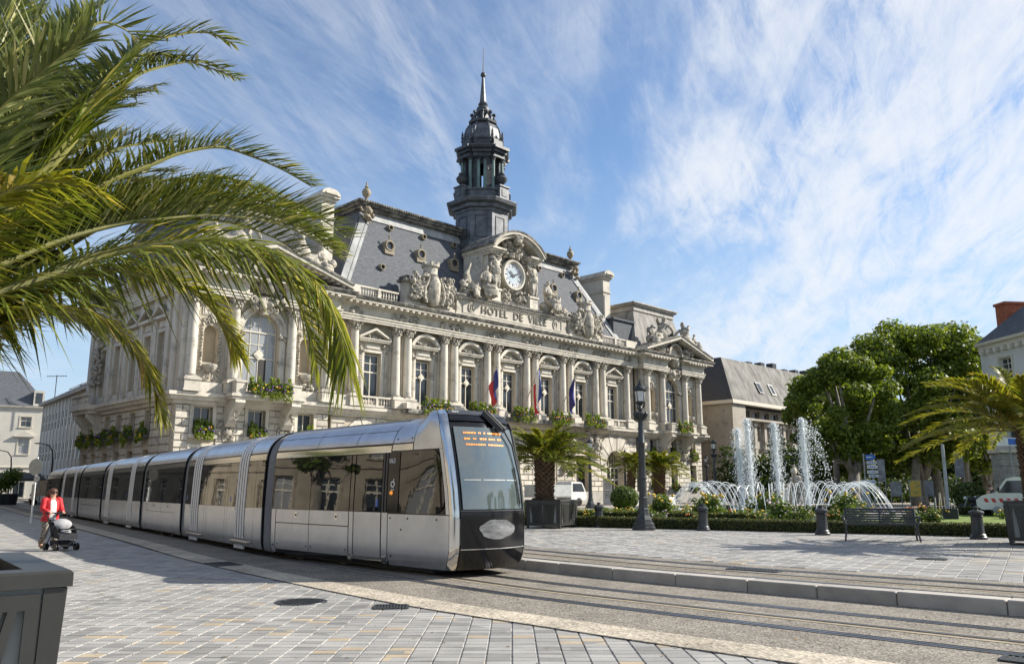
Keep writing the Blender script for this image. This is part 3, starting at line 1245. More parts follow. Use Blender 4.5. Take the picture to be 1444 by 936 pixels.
for x in WX:
    b.box(x + 0.5, x + WW - 0.5, 0.95, 17.0, 0.0, 16.9)
    for s in (-1, 1):
        b.quad((x + 5.9 + s * 3.75 - .6, 0.19, 9.8), (x + 5.9 + s * 3.75 + .6, 0.19, 9.8), (x + 5.9 + s * 3.75 + .6, 0.19, 13), (x + 5.9 + s * 3.75 - .6, 0.19, 13))
b.quad((63.5, -0.2, 0), (63.5, 17.0, 0), (63.5, 17.0, 16.9), (63.5, -0.2, 16.9))
b.build('wing_core', mat('buff_stone', (0.42, 0.33, 0.22), 0.9, var=0.14, scale=0.8, detail=8), HALL)

# near-black sheets painted in for the shade behind the openings
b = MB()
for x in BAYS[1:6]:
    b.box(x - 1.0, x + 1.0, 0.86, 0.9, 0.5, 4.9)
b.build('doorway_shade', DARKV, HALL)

# ---------------------------------------------------------- order of columns
COLM = column_mesh(0.36, ARC - 8.85).mesh('column', STONE, True, 35)
CAPM = capital_mesh(0.36).mesh('capital', CARVED, True, 60)
PEDM = MB().box(-0.55, 0.55, -0.55, 0.5, LZ, 8.7).box(-0.62, 0.62, -0.62, 0.5, 8.7, 8.85).box(-0.62, 0.62, -0.62, 0.5, LZ + 0.004, LZ + 0.16).mesh('pedestal', STONE_B)
cxs = [(13.8, 0.0), (49.4, 0.0)] + [(CEN + 5.22 * k + s * 0.61, 0.0) for k in (-2.5, -1.5, -0.5, 0.5, 1.5, 2.5) for s in (-1, 1)]
for x0 in WX:
    cxs += [(x0 + 5.9 + q, -0.62) for q in (-5.25, -2.25, 2.25, 5.25)]
for x, y in cxs:
    c = link('column', COLM, HALL, T(x, y, 8.85))
    link('capital', CAPM, c, T(0, 0, ARC - 8.85 - 0.78))
    link('pedestal', PEDM, HALL, T(x, y, 0))
# flat pilaster strips behind columns and at the wing corners
b = MB()
for x, y in cxs:
    b.box(x - 0.42, x + 0.42, y + 0.30, y + 0.52, LZ, ARC)
for x0 in WX:
    for q in (0.25, WW - 0.25):
        b.box(x0 + q - 0.22, x0 + q + 0.22, -0.42, -0.19, LZ, ARC)
b.build('pilaster', STONE, HALL)

# ---------------------------------------------------------- entablature and cornices
def mold(z, steps):
    return [(o, z + u) for o, u in steps]


arch_prof = [(0.0, ARC), (0.32, ARC), (0.32, ARC + 0.16), (0.38, ARC + 0.17), (0.38, ARC + 0.36), (0.46, ARC + 0.38), (0.46, ARC + 0.48), (0.30, ARC + 0.50), (0.30, ARC + 1.12), (0.42, ARC + 1.16), (0.42, ARC + 1.28), (0.50, ARC + 1.30), (0.0, ARC + 1.32)]
top_prof = [(0.0, ARC + 1.30), (0.52, ARC + 1.30), (0.60, ARC + 1.44), (1.12, ARC + 1.46), (1.12, ARC + 1.60), (0.0, ARC + 1.60)]
cap_prof = [(0.3, ARC + 1.601), (1.16, ARC + 1.601), (1.22, ARC + 1.66), (1.32, ARC + 1.84), (1.30, ARC + 1.90), (0.0, ARC + 2.0)]
b = MB()
# travel right to left keeps the outside on the right-hand side: go +x with out = -y
path = [(12.0, 0.0, 0), (51.2, 0.0, 0)]
b.sweep(arch_prof, path)
b.build('architrave', STONE, HALL)
b = MB(); b.sweep(top_prof, path)
b.build('cornice', STONE, HALL)
b = MB(); b.sweep(cap_prof, path)
b.build('cornice_capping', CAPPING, HALL)
wing_prof = [(o, u) for o, u in arch_prof]
b = MB()
for a, c in ((0.0, 4.15), (7.65, WW)):
    b.sweep(wing_prof, [(a, 0.6, 0), (a, -0.62, 0), (c, -0.62, 0), (c, 0.3, 0)])
wa = b.meshes('wing_architrave', STONE)
share('wing_architrave', wa, HALL, WF)
b = MB()
for a, c in ((0.0, 4.2), (7.6, WW)):
    b.sweep(top_prof, [(a, 0.6, 0), (a, -0.62, 0), (c, -0.62, 0), (c, 0.3, 0)])
share('wing_cornice', b.meshes('wing_cornice', STONE), HALL, WF)
b = MB()
for a, c in ((0.0, 4.2), (7.6, WW)):
    b.sweep(cap_prof, [(a, 0.6, 0), (a, -0.62, 0), (c, -0.62, 0), (c, 0.3, 0)])
share('wing_cornice_capping', b.meshes('wing_cornice_capping', CAPPING), HALL, WF)


def modillions(b, x0, x1, y, z, step=0.62, w=0.26, d=0.5, h=0.16):
    n = int((x1 - x0) / step)
    for i in range(n):
        x = x0 + (i + 0.5) * (x1 - x0) / n
        b.box(x - w / 2, x + w / 2, y - d, y, z, z + h)
        b.blob((x, y - d * 0.9, z + 0.02), (w * .42, 0.09, 0.08), 1, 0)


b = MB()
modillions(b, 12.3, 51.0, -0.58, ARC + 1.28)
b.build('modillion_band', STONE, HALL, kind='stuff')
b = MB()
for a, c in ((0.1, 4.1), (7.7, WW - 0.1)):
    modillions(b, a, c, -1.22, ARC + 1.28, 0.55)
share('wing_modillion_band', b.meshes('wing_modillion_band', STONE), HALL, WF, kind='stuff')
# carved frieze garlands over every column pair
b = MB()
for x, y in [(x, y) for x, y in cxs if y == 0.0]:
    relief(b, x - 0.75, x + 0.75, ARC + 0.62, ARC + 1.0, -0.32, 9, 0.26, int(x * 10), 0.45)
b.build('frieze_carving', CARVED, HALL, smooth=True, sharp=60)

# ---------------------------------------------------------- first-floor window bays
winC = WinKit(1.62, 3.85, lozenge=(2.45, 0.36), curtain=0.15)
winP = WinKit(1.62, 3.85, curtain=0.1)
for k, x in enumerate(BAYS):
    (winP if k in (0, 6) else winC).put(HALL, T(x, 0.72, 8.52), wrg)


def bay_surround(tri):
    b = MB()
    for s in (-1, 1):
        b.box(s * 0.84, s * 1.06, -0.1, 0, 8.5, 12.5)
        b.box(s * 1.07, s * 1.35, -0.07, 0, 8.5, 13.2)
    b.box(-1.06, 1.06, -0.11, 0, 12.5, 12.68)
    b.box(-0.78, 0.78, -0.06, 0, 12.75, 13.28)
    b.box(-0.66, 0.66, -0.12, -0.058, 12.84, 13.19)
    b.box(-1.5, 1.5, -0.42, 0, 13.36, 13.5)
    b.box(-1.56, 1.56, -0.5, 0, 13.5, 13.58)
    for i in range(12):
        x = -1.35 + i * 2.7 / 11
        b.box(x - 0.05, x + 0.05, -0.36, 0, 13.28, 13.36)
    if tri:
        for s in (-1, 1):
            b.extr([(s * 1.56, 13.585), (s * 1.56, 13.72), (0, 14.52), (0, 14.32)], -0.5, -0.005, 'y')
            b.extr([(s * 1.3, 13.66), (s * 1.2, 13.66), (0, 14.25), (0, 14.31)], -0.36, -0.004, 'y')
    else:
        N = 16
        R0, cz = 1.66, 12.95
        r0 = math.hypot(1.52, 0.66)
        a0 = math.atan2(0.66, 1.52)
        for k in range(N):
            A, B_ = a0 + (PI - 2 * a0) * k / N, a0 + (PI - 2 * a0) * (k + 1) / N
            for ra, rb, dd in ((r0 + 0.08, r0 - 0.16, 0.5), (r0 - 0.165, r0 - 0.28, 0.36)):
                b.extr([(ra * math.cos(A), cz + ra * math.sin(A)), (ra * math.cos(B_), cz + ra * math.sin(B_)), (rb * math.cos(B_), cz + rb * math.sin(B_)), (rb * math.cos(A), cz + rb * math.sin(A))], -dd, -0.003, 'y', True)
    return b


SURT = bay_surround(True).mesh('window_surround', STONE)
SURS = bay_surround(False).mesh('window_surround', STONE)
cb = MB()
for s in (-1, 1):
    relief(cb, s * 1.0, s * 1.36, 12.55, 13.3, -0.08, 8, 0.16, 4 + s, 0.8)
    for i in range(16):
        cb.blob((s * 1.2, -0.09, 8.9 + i * 0.225), (0.07, 0.06, 0.09), 1, 0.2)
relief(cb, -0.95, 0.95, 13.64, 14.0, -0.02, 14, 0.17, 9, 0.7, (0, 13.75))
SURC = cb.mesh('surround_carving', CARVED, True, 60)
for k, x in enumerate(BAYS):
    o = link('window_surround', SURT if k in (0, 6) else SURS, HALL, T(x, 0.45, 0))
    link('surround_carving', SURC, o)

# ---------------------------------------------------------- first-floor ledge, balcony, balusters
ledge_prof = [(0.0, 7.15), (0.22, 7.15), (0.24, 7.35), (0.55, 7.42), (0.6, 7.62), (0.78, 7.66), (0.8, 7.9), (0.0, LZ + 0.02)]
b = MB(); b.sweep(ledge_prof, [(12.0, 0.25, 0), (51.2, 0.25, 0)])
q = MB(); q.box(18.2, 45.0, -1.55, -0.45, 7.62, LZ + 0.03); q.build('balcony_slab', CAPPING, HALL)
b.build('first_floor_ledge', STONE, HALL)
b = MB(); b.sweep(ledge_prof, [(0, 0.5, 0), (0, -0.25, 0), (WW, -0.25, 0), (WW, 0.4, 0)])
b.box(5.9 - 2.75, 5.9 + 2.75, -1.95, -0.9, 7.6, LZ + 0.04)
b.box(5.9 - 2.85, 5.9 + 2.85, -2.05, -0.9, 7.76, LZ - 0.03)
share('wing_ledge', b.meshes('wing_ledge', STONE), HALL, WF)
# consoles under the wing balconies
cons = MB()
prof = [(-0.95, 7.6), (-1.9, 7.6), (-1.95, 7.35), (-1.75, 7.1), (-1.25, 6.7), (-0.95, 6.1), (-0.62, 5.75), (-0.2, 5.7), (-0.2, 7.6)]
for s in (-1, 1):
    cons.extr([(p[0], p[1]) for p in prof], 5.9 + s * 2.15 - 0.36, 5.9 + s * 2.15 + 0.36, 'x')
share('balcony_console', cons.meshes('balcony_console', STONE), HALL, WF)
cc = MB()
for s in (-1, 1):
    relief(cc, 5.9 + s * 2.15 - 0.75, 5.9 + s * 2.15 + 0.75, 4.7, 6.0, -0.3, 22, 0.3, 31 + s, 0.7, (5.9 + s * 2.15, 5.4))
    relief(cc, 5.9 + s * 2.15 - 0.25, 5.9 + s * 2.15 + 0.25, 6.3, 7.3, -1.3, 6, 0.2, 41 + s, 0.8)
share('console_mask', cc.meshes('console_mask', CARVED, True, 60), HALL, WF)

BALP = [(0.045, 0), (0.075, 0.02), (0.045, 0.06), (0.085, 0.2), (0.06, 0.36), (0.04, 0.5), (0.07, 0.54), (0.05, 0.56)]


def balustrade(b, x0, x1, y, z, h=0.9, step=0.25, d=0.24):
    b.box(x0, x1, y - d / 2, y + d / 2, z, z + 0.16)
    b.box(x0, x1, y - d / 2 - 0.03, y + d / 2 + 0.03, z + h - 0.14, z + h)
    n = int((x1 - x0) / step)
    k = (h - 0.3) / 0.56
    for i in range(n):
        x = x0 + (i + 0.5) * (x1 - x0) / n
        b.lathe([(r, q * k) for r, q in BALP], x, y, z + 0.16, 6)


b = MB()
for x in (BAYS[0], BAYS[6]):
    balustrade(b, x - 1.45, x - 0.1, -0.28, LZ + 0.02, 0.86)
    balustrade(b, x + 0.1, x + 1.45, -0.28, LZ + 0.02, 0.86)
    b.box(x - 0.1, x + 0.1, -0.42, -0.14, LZ + 0.021, 8.81)
    for s in (-1, 1):
        b.box(x + s * 1.45, x + s * 1.62, -0.42, -0.14, LZ + 0.021, 8.82)
b.build('balcony_balustrade', STONE, HALL)
b = MB()
for q in (11.6, 12.9):
    b.box(q - 0.4, q + 0.9, -0.35, 0.3, LZ + 0.01, 8.75)
b.box(50.0, 51.6, -0.35, 0.3, LZ + 0.01, 8.75)
for k in (-2.5, -1.5, -0.5, 0.5, 1.5, 2.5):
    x = CEN + 5.22 * k
    b.box(x - 1.25, x + 1.25, -0.85, 0.2, LZ + 0.012, 8.62)
    b.box(x - 0.5, x + 0.5, -1.5, -0.852, LZ + 0.03, 8.45)
b.build('balcony_pier', STONE_B, HALL)
for x0 in WX:
    b = MB()
    for s in (-1, 1):
        b.box(x0 + 5.9 + s * 2.15 - 0.34, x0 + 5.9 + s * 2.15 + 0.34, -1.9, -1.25, LZ + 0.04, 8.75)
        b.box(x0 + 5.9 + s * 2.15 - 0.40, x0 + 5.9 + s * 2.15 + 0.40, -1.96, -1.19, 8.75, 8.88)
    b.build('balcony_pier', STONE_B, HALL)
    b = MB(); balustrade(b, x0 + 5.9 - 1.8, x0 + 5.9 + 1.8, -1.6, LZ + 0.04, 0.8, 0.22)
    b.build('balcony_balustrade', STONE, HALL)
    b = MB()
    for q in (3.75, -3.75):
        b.box(x0 + 5.9 + q - 0.9, x0 + 5.9 + q + 0.9, -0.5, -0.21, LZ + 0.02, 8.7)
    b.build('pedestal_wall', STONE_B, HALL)

# ---------------------------------------------------------- wing centre window, niches, carving
winA = WinKit(2.72, 4.25, arch=True, rows=(0.55, 0.78), cols=4, lozenge=(2.6, 0.42), curtain=0.9, t=0.06)
for i, x0 in enumerate(WX):
    o = winA.put(HALL, T(x0 + 5.9, 0.08, 8.5), wrg, curtain=1.0 - i)
    if i == 0:
        q = MB(); q.box(0.06, 0.62, -0.01, 0.03, 0.1, 2.25)
        q.build('open_casement_shade', DARKV, o)  # black slab standing in for the shade inside the open casement
b = MB()
N = 18
for k in range(N):
    A, B_ = PI * k / N, PI * (k + 1) / N
    for ra, rb, dd in ((1.95, 1.72, 0.24), (1.72, 1.42, 0.13)):
        P = [(5.9 + r * math.cos(a), 12.75 + r * math.sin(a)) for r, a in ((ra, A), (ra, B_), (rb, B_), (rb, A))]
        b.extr(P, -0.2 - dd, -0.203, 'y')
for s in (-1, 1):
    b.box(5.9 + s * 1.42, 5.9 + s * 1.86, -0.42, -0.2, 8.55, 12.3)
    b.box(5.9 + s * 1.38, 5.9 + s * 1.95, -0.5, -0.2, 12.55, 12.75)
    b.box(5.9 + s * 3.75 - 0.72, 5.9 + s * 3.75 + 0.72, -0.26, -0.2, 13.4, 14.3)
    b.box(5.9 + s * 3.75 - 0.6, 5.9 + s * 3.75 + 0.6, -0.3, -0.2, 13.5, 14.2)
b.extr([(5.9 - 0.2, 14.0), (5.9 + 0.2, 14.0), (5.9 + 0.34, 15.0), (5.9 - 0.34, 15.0)], -0.75, -0.2, 'y')
share('arch_surround', b.meshes('arch_surround', STONE), HALL, WF)
b = MB()
for s in (-1, 1):
    x = 5.9 + s * 3.75
    for q in (-1, 1):
        for i in range(14):
            b.blob((x + q * 0.66, -0.24, 9.6 + i * 0.24), (0.11, 0.1, 0.12), 1, 0.3)
    relief(b, x - 0.7, x + 0.7, 12.9, 13.35, -0.22, 12, 0.2, 51 + s, 0.6)
    relief(b, x - 0.55, x + 0.55, 8.8, 9.35, -0.3, 10, 0.22, 61 + s, 0.7)
    b.lathe([(0.12, 9.35), (0.42, 9.6), (0.52, 9.85), (0.5, 9.95), (0.02, 10.0)], x, -0.3, 0, 12)
    relief(b, 5.9 + s * 1.42, 5.9 + s * 1.9, 12.25, 12.6, -0.45, 8, 0.15, 71 + s, 0.6)
    relief(b, 5.9 + s * 0.6 - 0.6, 5.9 + s * 0.6 + 0.6, 14.2, 15.3, -0.7, 18, 0.34, 81 + s, 0.8)
relief(b, 5.9 - 1.3, 5.9 + 1.3, 15.3, 16.9, -0.6, 34, 0.4, 90, 0.7, (5.9, 16.2))
b.lathe([(0.02, -0.5), (0.5, -0.4), (0.72, 0.0), (0.72, 0.5), (0.5, 0.8), (0.02, 0.95)], 5.9, -0.75, 15.9, 12)
share('niche_carving', b.meshes('niche_carving', CARVED, True, 60), HALL, WF)
# pediment over the wing: raking cornices, modillions, tympanum
b = MB()
pcap = MB()
HWp, PZ, AZ = 6.75, ARC + 1.98, ARC + 4.15
b.extr([(5.9 - HWp + 0.7, PZ - 0.05), (5.9 + HWp - 0.7, PZ - 0.05), (5.9, AZ - 0.45)], -0.62, 1.2, 'y')
for s in (-1, 1):
    x1 = 5.9 + s * HWp
    b.extr([(x1, PZ), (x1, PZ + 0.34), (5.9, AZ + 0.12), (5.9, AZ - 0.2)], -1.98, -0.5, 'y')
    pcap.extr([(x1 - s * 0.1, PZ + 0.3), (x1 - s * 0.1, PZ + 0.45), (5.9, AZ + 0.24), (5.9, AZ + 0.1)], -2.08, 1.1, 'y')
    n = 13
    for i in range(n):
        t = (i + 0.6) / n
        x = x1 + (5.9 - x1) * t
        z = PZ + (AZ - 0.2 - PZ) * t
        b.box(x - 0.13, x + 0.13, -1.75, -1.1, z - 0.17, z + 0.05)
share('pediment', b.meshes('pediment', STONE), HALL, WF)
share('pediment_capping', pcap.meshes('pediment_capping', CAPPING), HALL, WF)
b = MB()
relief(b, 5.9 - 4.2, 5.9 - 1.3, PZ + 0.05, PZ + 0.9, -0.75, 26, 0.3, 101, 0.8, (5.9 - 2.2, PZ + 0.4))
relief(b, 5.9 + 1.3, 5.9 + 4.2, PZ + 0.05, PZ + 0.9, -0.75, 26, 0.3, 102, 0.8, (5.9 + 2.2, PZ + 0.4))
N = 14
for k in range(N):
    A, B_ = PI * k / N, PI * (k + 1) / N
    b.extr([(5.9 + r * math.cos(a), PZ + 0.05 + r * math.sin(a)) for r, a in ((1.45, A), (1.45, B_), (1.15, B_), (1.15, A))], -1.2, -0.6, 'y')
share('pediment_carving', b.meshes('pediment_carving', CARVED, True, 60), HALL, WF)

# ---------------------------------------------------------- mezzanine and ground windows
winM = WinKit(1.34, 1.9, rows=(0.99,), cols=2, curtain=0.0)
winG = WinKit(1.34, 2.8, rows=(0.6,), cols=2, curtain=0.0)
sur = MB()
for z0, z1 in ((5.15, 7.05), (1.5, 4.3)):
    for s in (-1, 1):
        sur.box(s * 0.68, s * 0.93, -0.09, 0, z0 - 0.1, z1 + 0.2)
    sur.box(-0.679, 0.679, -0.10, 0, z1, z1 + 0.19)
    sur.box(-1.0, 1.0, -0.26, 0, z0 - 0.24, z0)
SURM = sur.mesh('window_surround', STONE)
for x0 in WX:
    for s in (-1, 0, 1):
        x = x0 + 5.9 + 3.95 * s
        winM.put(HALL, T(x, 0.12, 5.15), wrg)
        winG.put(HALL, T(x, 0.12, 1.5), wrg)
        link('window_surround', SURM, HALL, T(x, -0.2, 0))

# ---------------------------------------------------------- rusticated blocks
def overlaps(x, z0, z1, ops, pad=0.0):
    for o in ops:
        xa, xb, za, zb = o[:4]
        top = zb
        if len(o) > 4 and o[4]:
            top = zb + (xb - xa) / 2
        if z1 > za - pad and z0 < top + pad and xa - pad < x < xb + pad:
            return True
    return False


def rust(x0, x1, z0, z1, ops, course=0.5, length=0.95, pad=0.0, gap=0.055):
    out = []
    nrow = max(1, round((z1 - z0) / course))
    ch = (z1 - z0) / nrow
    for j in range(nrow):
        za, zb = z0 + j * ch, z0 + (j + 1) * ch
        # free spans
        cuts = [(o[0] - pad, o[1] + pad) for o in ops if zb > o[2] - pad * .6 + 0.02 and za < (o[3] + ((o[1] - o[0]) / 2 if len(o) > 4 and o[4] else 0)) + pad * .6 - 0.02]
        spans = [(x0, x1)]
        for a, c in cuts:
            ns = []
            for p, q in spans:
                if c <= p or a >= q:
                    ns.append((p, q))
                else:
                    if a > p: ns.append((p, a))
                    if c < q: ns.append((c, q))
            spans = ns
        for p, q in spans:
            if q - p < 0.15:
                continue
            off = (j % 2) * length * 0.5
            e = p
            k = 0
            while e < q - 1e-3:
                nx = e + (length - off if k == 0 and off else length)
                if q - nx < length * 0.35:
                    nx = q
                nx = min(nx, q)
                out.append((e + gap / 2, nx - gap / 2, za + gap / 2, zb - gap / 2))
                e = nx
                k += 1
    return out


nst = [0]


def put_stones(blocks, y, frame, host, parts, t=0.09, c=0.035, m=None):
    rest = MB()
    for (a, q, za, zb) in blocks:
        if parts and nst[0] < 296:
            bb = MB(); bb.stone(0, q - a, 0, zb - za, 0, t, c)
            bb.build('stone', m or STONE_B, host, frame @ T(a, y, za))
            nst[0] += 1
        else:
            rest.stone(a, q, za, zb, y, t, c)
    if rest.v:
        o = rest.build('stone_courses', m or STONE_B, host, frame, kind='stuff')


pad_m = [(5.9 + s * 3.95 - 0.93, 5.9 + s * 3.95 + 0.93, a, c) for s in (-1, 0, 1) for a, c in ((4.9, 7.25), (1.26, 4.5))]
blk = rust(0, WW, 1.3, 7.15, pad_m, 0.5, 1.0)
low = [q for q in blk if q[2] < 5.2]
upp = [q for q in blk if q[2] >= 5.2]
put_stones(upp + [q for q in low if True][:0], -0.2, T(WX[0], 0, 0), HALL, True)
put_stones(upp, -0.2, T(WX[1], 0, 0), HALL, True)
# voussoirs of the arched doorways, nearest the lamp
DX = BAYS[6]


def voussoirs(x, parts):
    rest = MB()
    N = 13
    for k in range(N):
        A, B_ = PI * k / N + 0.012, PI * (k + 1) / N - 0.012
        P = []
        for r0, a in ((1.56, A), (1.56, B_)):
            P.append((r0 * math.cos(a), r0 * math.sin(a)))
        for a in (B_, A):
            ro = min(3.3, 3.1 / max(0.02, math.sin(a))) if abs(math.cos(a)) * min(3.3, 3.1 / max(.02, math.sin(a))) < 2.5 else 2.5 / abs(math.cos(a))
            P.append((ro * math.cos(a), ro * math.sin(a)))
        bb = MB()
        bb.extr([P[0], P[3], P[2], P[1]], -0.12 - (0.04 if k % 2 else 0), 0.0, 'y')
        if parts:
            bb.build('stone', STONE_B, HALL, T(x, 0.25, 4.0)); nst[0] += 1
        else:
            bb.M = None
            rest.add([(p[0] + x, p[1] + 0.25, p[2] + 4.0) for p in bb.v], bb.f)
    if not parts:
        rest.build('voussoir_ring', STONE_B, HALL)


voussoirs(DX, True)
voussoirs(BAYS[0], False)
pad_d = [(DX - 2.55, DX + 2.55, 3.95, 7.2), (DX - 1.5, DX + 1.5, 0, 4.0)]
gpad = [(x - 1.2, x + 1.2, 0.2, 5.2) for x in BAYS[1:6]]
cen = rust(31.5, 51.15, 1.3, 7.1, pad_d + gpad, 0.55, 1.15)
put_stones([q for q in cen if q[0] > 44.5], 0.25, I4, HALL, True)
put_stones(low, -0.2, T(WX[1], 0, 0), HALL, True)
put_stones([q for q in cen if q[0] <= 44.5], 0.25, I4, HALL, True)
put_stones(low, -0.2, T(WX[0], 0, 0), HALL, False)
cen2 = rust(12.0, 31.5, 1.3, 7.1, [(BAYS[0] - 2.55, BAYS[0] + 2.55, 3.95, 7.2), (BAYS[0] - 1.5, BAYS[0] + 1.5, 0, 4.0)] + gpad, 0.55, 1.15)
put_stones(cen2, 0.25, I4, HALL, False)
b = MB()
b.box(12.0, DX - 1.6, -0.1, 0.25, 0, 1.3); b.box(DX + 1.6, 51.2, -0.1, 0.25, 0, 1.3)
for x0 in WX:
    b.box(x0 - 0.1, x0 + WW + 0.1, -0.5, -0.2, 0, 1.25)
b.build('plinth', mat('plinth_stone', (0.40, 0.38, 0.34), 0.9, var=0.15, scale=1.5), HALL)

# arched entrance door with fanlight bars
def entrance(x):
    b = MB()
    b.box(-1.44, 1.44, 0, 0.1, 3.7, 3.95)
    for q in (-1.44, -0.72, -0.05, 0.60, 1.32):
        b.box(q, q + 0.13, 0.01, 0.09, 0.3, 3.7)
    b.box(-1.44, 1.44, 0.012, 0.088, 2.45, 2.62)
    b.box(-1.44, 1.44, 0.014, 0.086, 0.3, 1.2)
    o = b.build('entrance_door', FRAME, HALL, T(x, 0.85, 0))
    q = MB()
    for i in range(9):
        xx = -1.2 + i * 0.3
        q.box(xx - 0.025, xx + 0.025, 0.0, 0.05, 3.96, 4.0 + math.sqrt(max(0.01, 1.42 ** 2 - xx * xx)))
    q.build('fanlight_bar', FRAME, o)
    q = MB(); q.box(-1.44, 1.44, 0.12, 0.14, 0.3, 5.45)
    q.build('door_glass', GLASS, o)


for x in (BAYS[0], BAYS[6]):
    entrance(x)
cc = MB()
relief(cc, 42.9, 44.9, 4.6, 7.0, 0.1, 40, 0.36, 120, 0.8, (43.9, 6.0))
relief(cc, 41.3, 42.6, 5.6, 7.2, -0.5, 16, 0.34, 121, 0.8, (42, 6.6))
relief(cc, 38.8, 40.4, 5.2, 7.2, -0.5, 22, 0.34, 122, 0.8, (39.6, 6.4))
relief(cc, 38.8, 40.6, 3.2, 3.9, 0.05, 14, 0.3, 123, 0.8)
cc.build('doorway_carving', CARVED, HALL, smooth=True, sharp=60)

# drain pipe in the corner by the right wing
b = MB(); b.tube([(51.35, 0.1, 0.3), (51.35, 0.1, 8.0), (51.2, -0.2, 8.3), (51.2, -0.2, 14.7)], 0.075, 8)
b.build('downpipe', LEAD, HALL)

# ---------------------------------------------------------- side front (to the left, in shade)
SF = Matrix(((0, 1, 0, -0.3), (-1, 0, 0, 17.0), (0, 0, 1, 0), (0, 0, 0, 1)))   # x' runs towards the front corner, y' inwards
up = [17 - d for d in (2.7, 5.2, 7.7, 11.0, 13.9)]
lo = [17 - d for d in (4.1, 6.9, 9.5, 11.9, 14.4, 16.3)]
b = MB()
wall(b, -0.4, 16.8, LZ, 16.9, 0.0, [(x - 0.6, x + 0.6, 8.6, 12.3) for x in up], 0.4)
wall(b, -0.4, 16.8, 0, LZ, 0.0, [(x - 0.55, x + 0.55, 5.1, 6.95) for x in lo] + [(x - 0.55, x + 0.55, 1.4, 4.2) for x in lo], 0.4)
b.quad((-0.4, 0, 0), (-0.4, 8, 0), (-0.4, 8, 16.9), (-0.4, 0, 16.9))
b.build('side_wall', STONE_W, HALL, SF)
winS = WinKit(1.16, 3.7, curtain=0.0)
winT = WinKit(1.06, 1.85, rows=(0.99,), cols=2, curtain=0.0)
for x in up:
    winS.put(HALL, SF @ T(x, 0.25, 8.6), wrg)
for x in lo:
    winT.put(HALL, SF @ T(x, 0.25, 5.1), wrg)
b = MB()
for k, x in enumerate(up):
    for s in (-1, 1):
        b.box(x + s * 0.6, x + s * 0.85, -0.09, 0, 8.6, 12.4)
    b.box(x - 0.849, x + 0.849, -0.1, 0, 12.35, 12.6)
    b.box(x - 0.55, x + 0.55, -0.07, 0, 12.7, 13.15)
    b.box(x - 1.1, x + 1.1, -0.42, 0, 13.25, 13.45)
    for s in (-1, 1):
        b.extr([(x + s * 1.14, 13.455), (x + s * 1.14, 13.62), (x, 14.35), (x, 14.1)], -0.46, -0.005, 'y')
    b.box(x - 0.8, x + 0.8, -0.1, 0, LZ + 0.15, 8.55)
b.build('side_window_surround', STONE, HALL, SF)
b = MB()
for x in (16.4, 15.3, 0.3, 1.4, 4.6, 7.7, 10.6, 13.1):
    b.box(x - 0.3, x + 0.3, -0.16, 0, LZ, ARC)
b.build('side_pilaster', STONE, HALL, SF)
b = MB()
b.sweep(ledge_prof, [(-0.4, -0.02, 0), (16.6, -0.02, 0)])
b.sweep(arch_prof, [(-0.4, -0.06, 0), (16.3, -0.06, 0)])
b.sweep(top_prof, [(-0.4, -0.06, 0), (16.3, -0.06, 0)])
b.build('side_cornice', STONE, HALL, SF)
b = MB(); b.sweep(cap_prof, [(-0.4, -0.06, 0), (16.3, -0.06, 0)]); b.build('side_cornice_capping', CAPPING, HALL, SF)
b = MB(); modillions(b, 0, 16, -0.62, ARC + 1.28, 0.7)
b.build('side_modillion_band', STONE, HALL, SF, kind='stuff')
blk = rust(-0.4, 16.75, 1.3, 7.12, [(x - 0.6, x + 0.6, 4.95, 7.05) for x in lo] + [(x - 0.6, x + 0.6, 1.3, 4.3) for x in lo], 0.52, 1.3)
put_stones(blk, 0.0, SF, HALL, False)
b = MB()
b.box(0.2, 4.2, -1.35, 0.0, 7.55, 7.9)
b.box(0.4, 4.0, -1.15, -0.02, 7.25, 7.55)
for q in (0.7, 3.2):
    b.extr([(-0.05, 7.24), (-1.1, 7.24), (-1.05, 6.9), (-0.5, 6.3), (-0.3, 5.6), (-0.05, 5.5)], q, q + 0.5, 'x')
balustrade(b, 0.3, 4.1, -1.2, 7.9, 0.85, 0.3)
b.build('side_balcony', STONE, HALL, SF)
b = MB(); relief(b, 1.4, 3.0, 9.4, 13.0, -0.1, 40, 0.3, 140, 0.6)
b.build('side_carving', CARVED, HALL, SF, smooth=True, sharp=60)

# ---------------------------------------------------------- roofline parapet
b = MB()
PB = 16.85
b.box(12.0, 51.2, -0.35, 0.25, ARC + 1.98, PB)
for x0, x1 in ((12.0, 14.0), (49.2, 51.2)):
    b.box(x0, x1, -0.30, 0.1, PB, 17.75)
for x0, x1 in ((14.0, 15.75), (16.0, 17.9), (45.3, 47.2), (47.45, 49.2)):
    balustrade(b, x0, x1, -0.1, PB, 0.92)
for x in (15.75, 47.2):
    b.box(x, x + 0.25, -0.28, 0.08, PB, 17.78)
b.build('roof_balustrade', STONE, HALL)
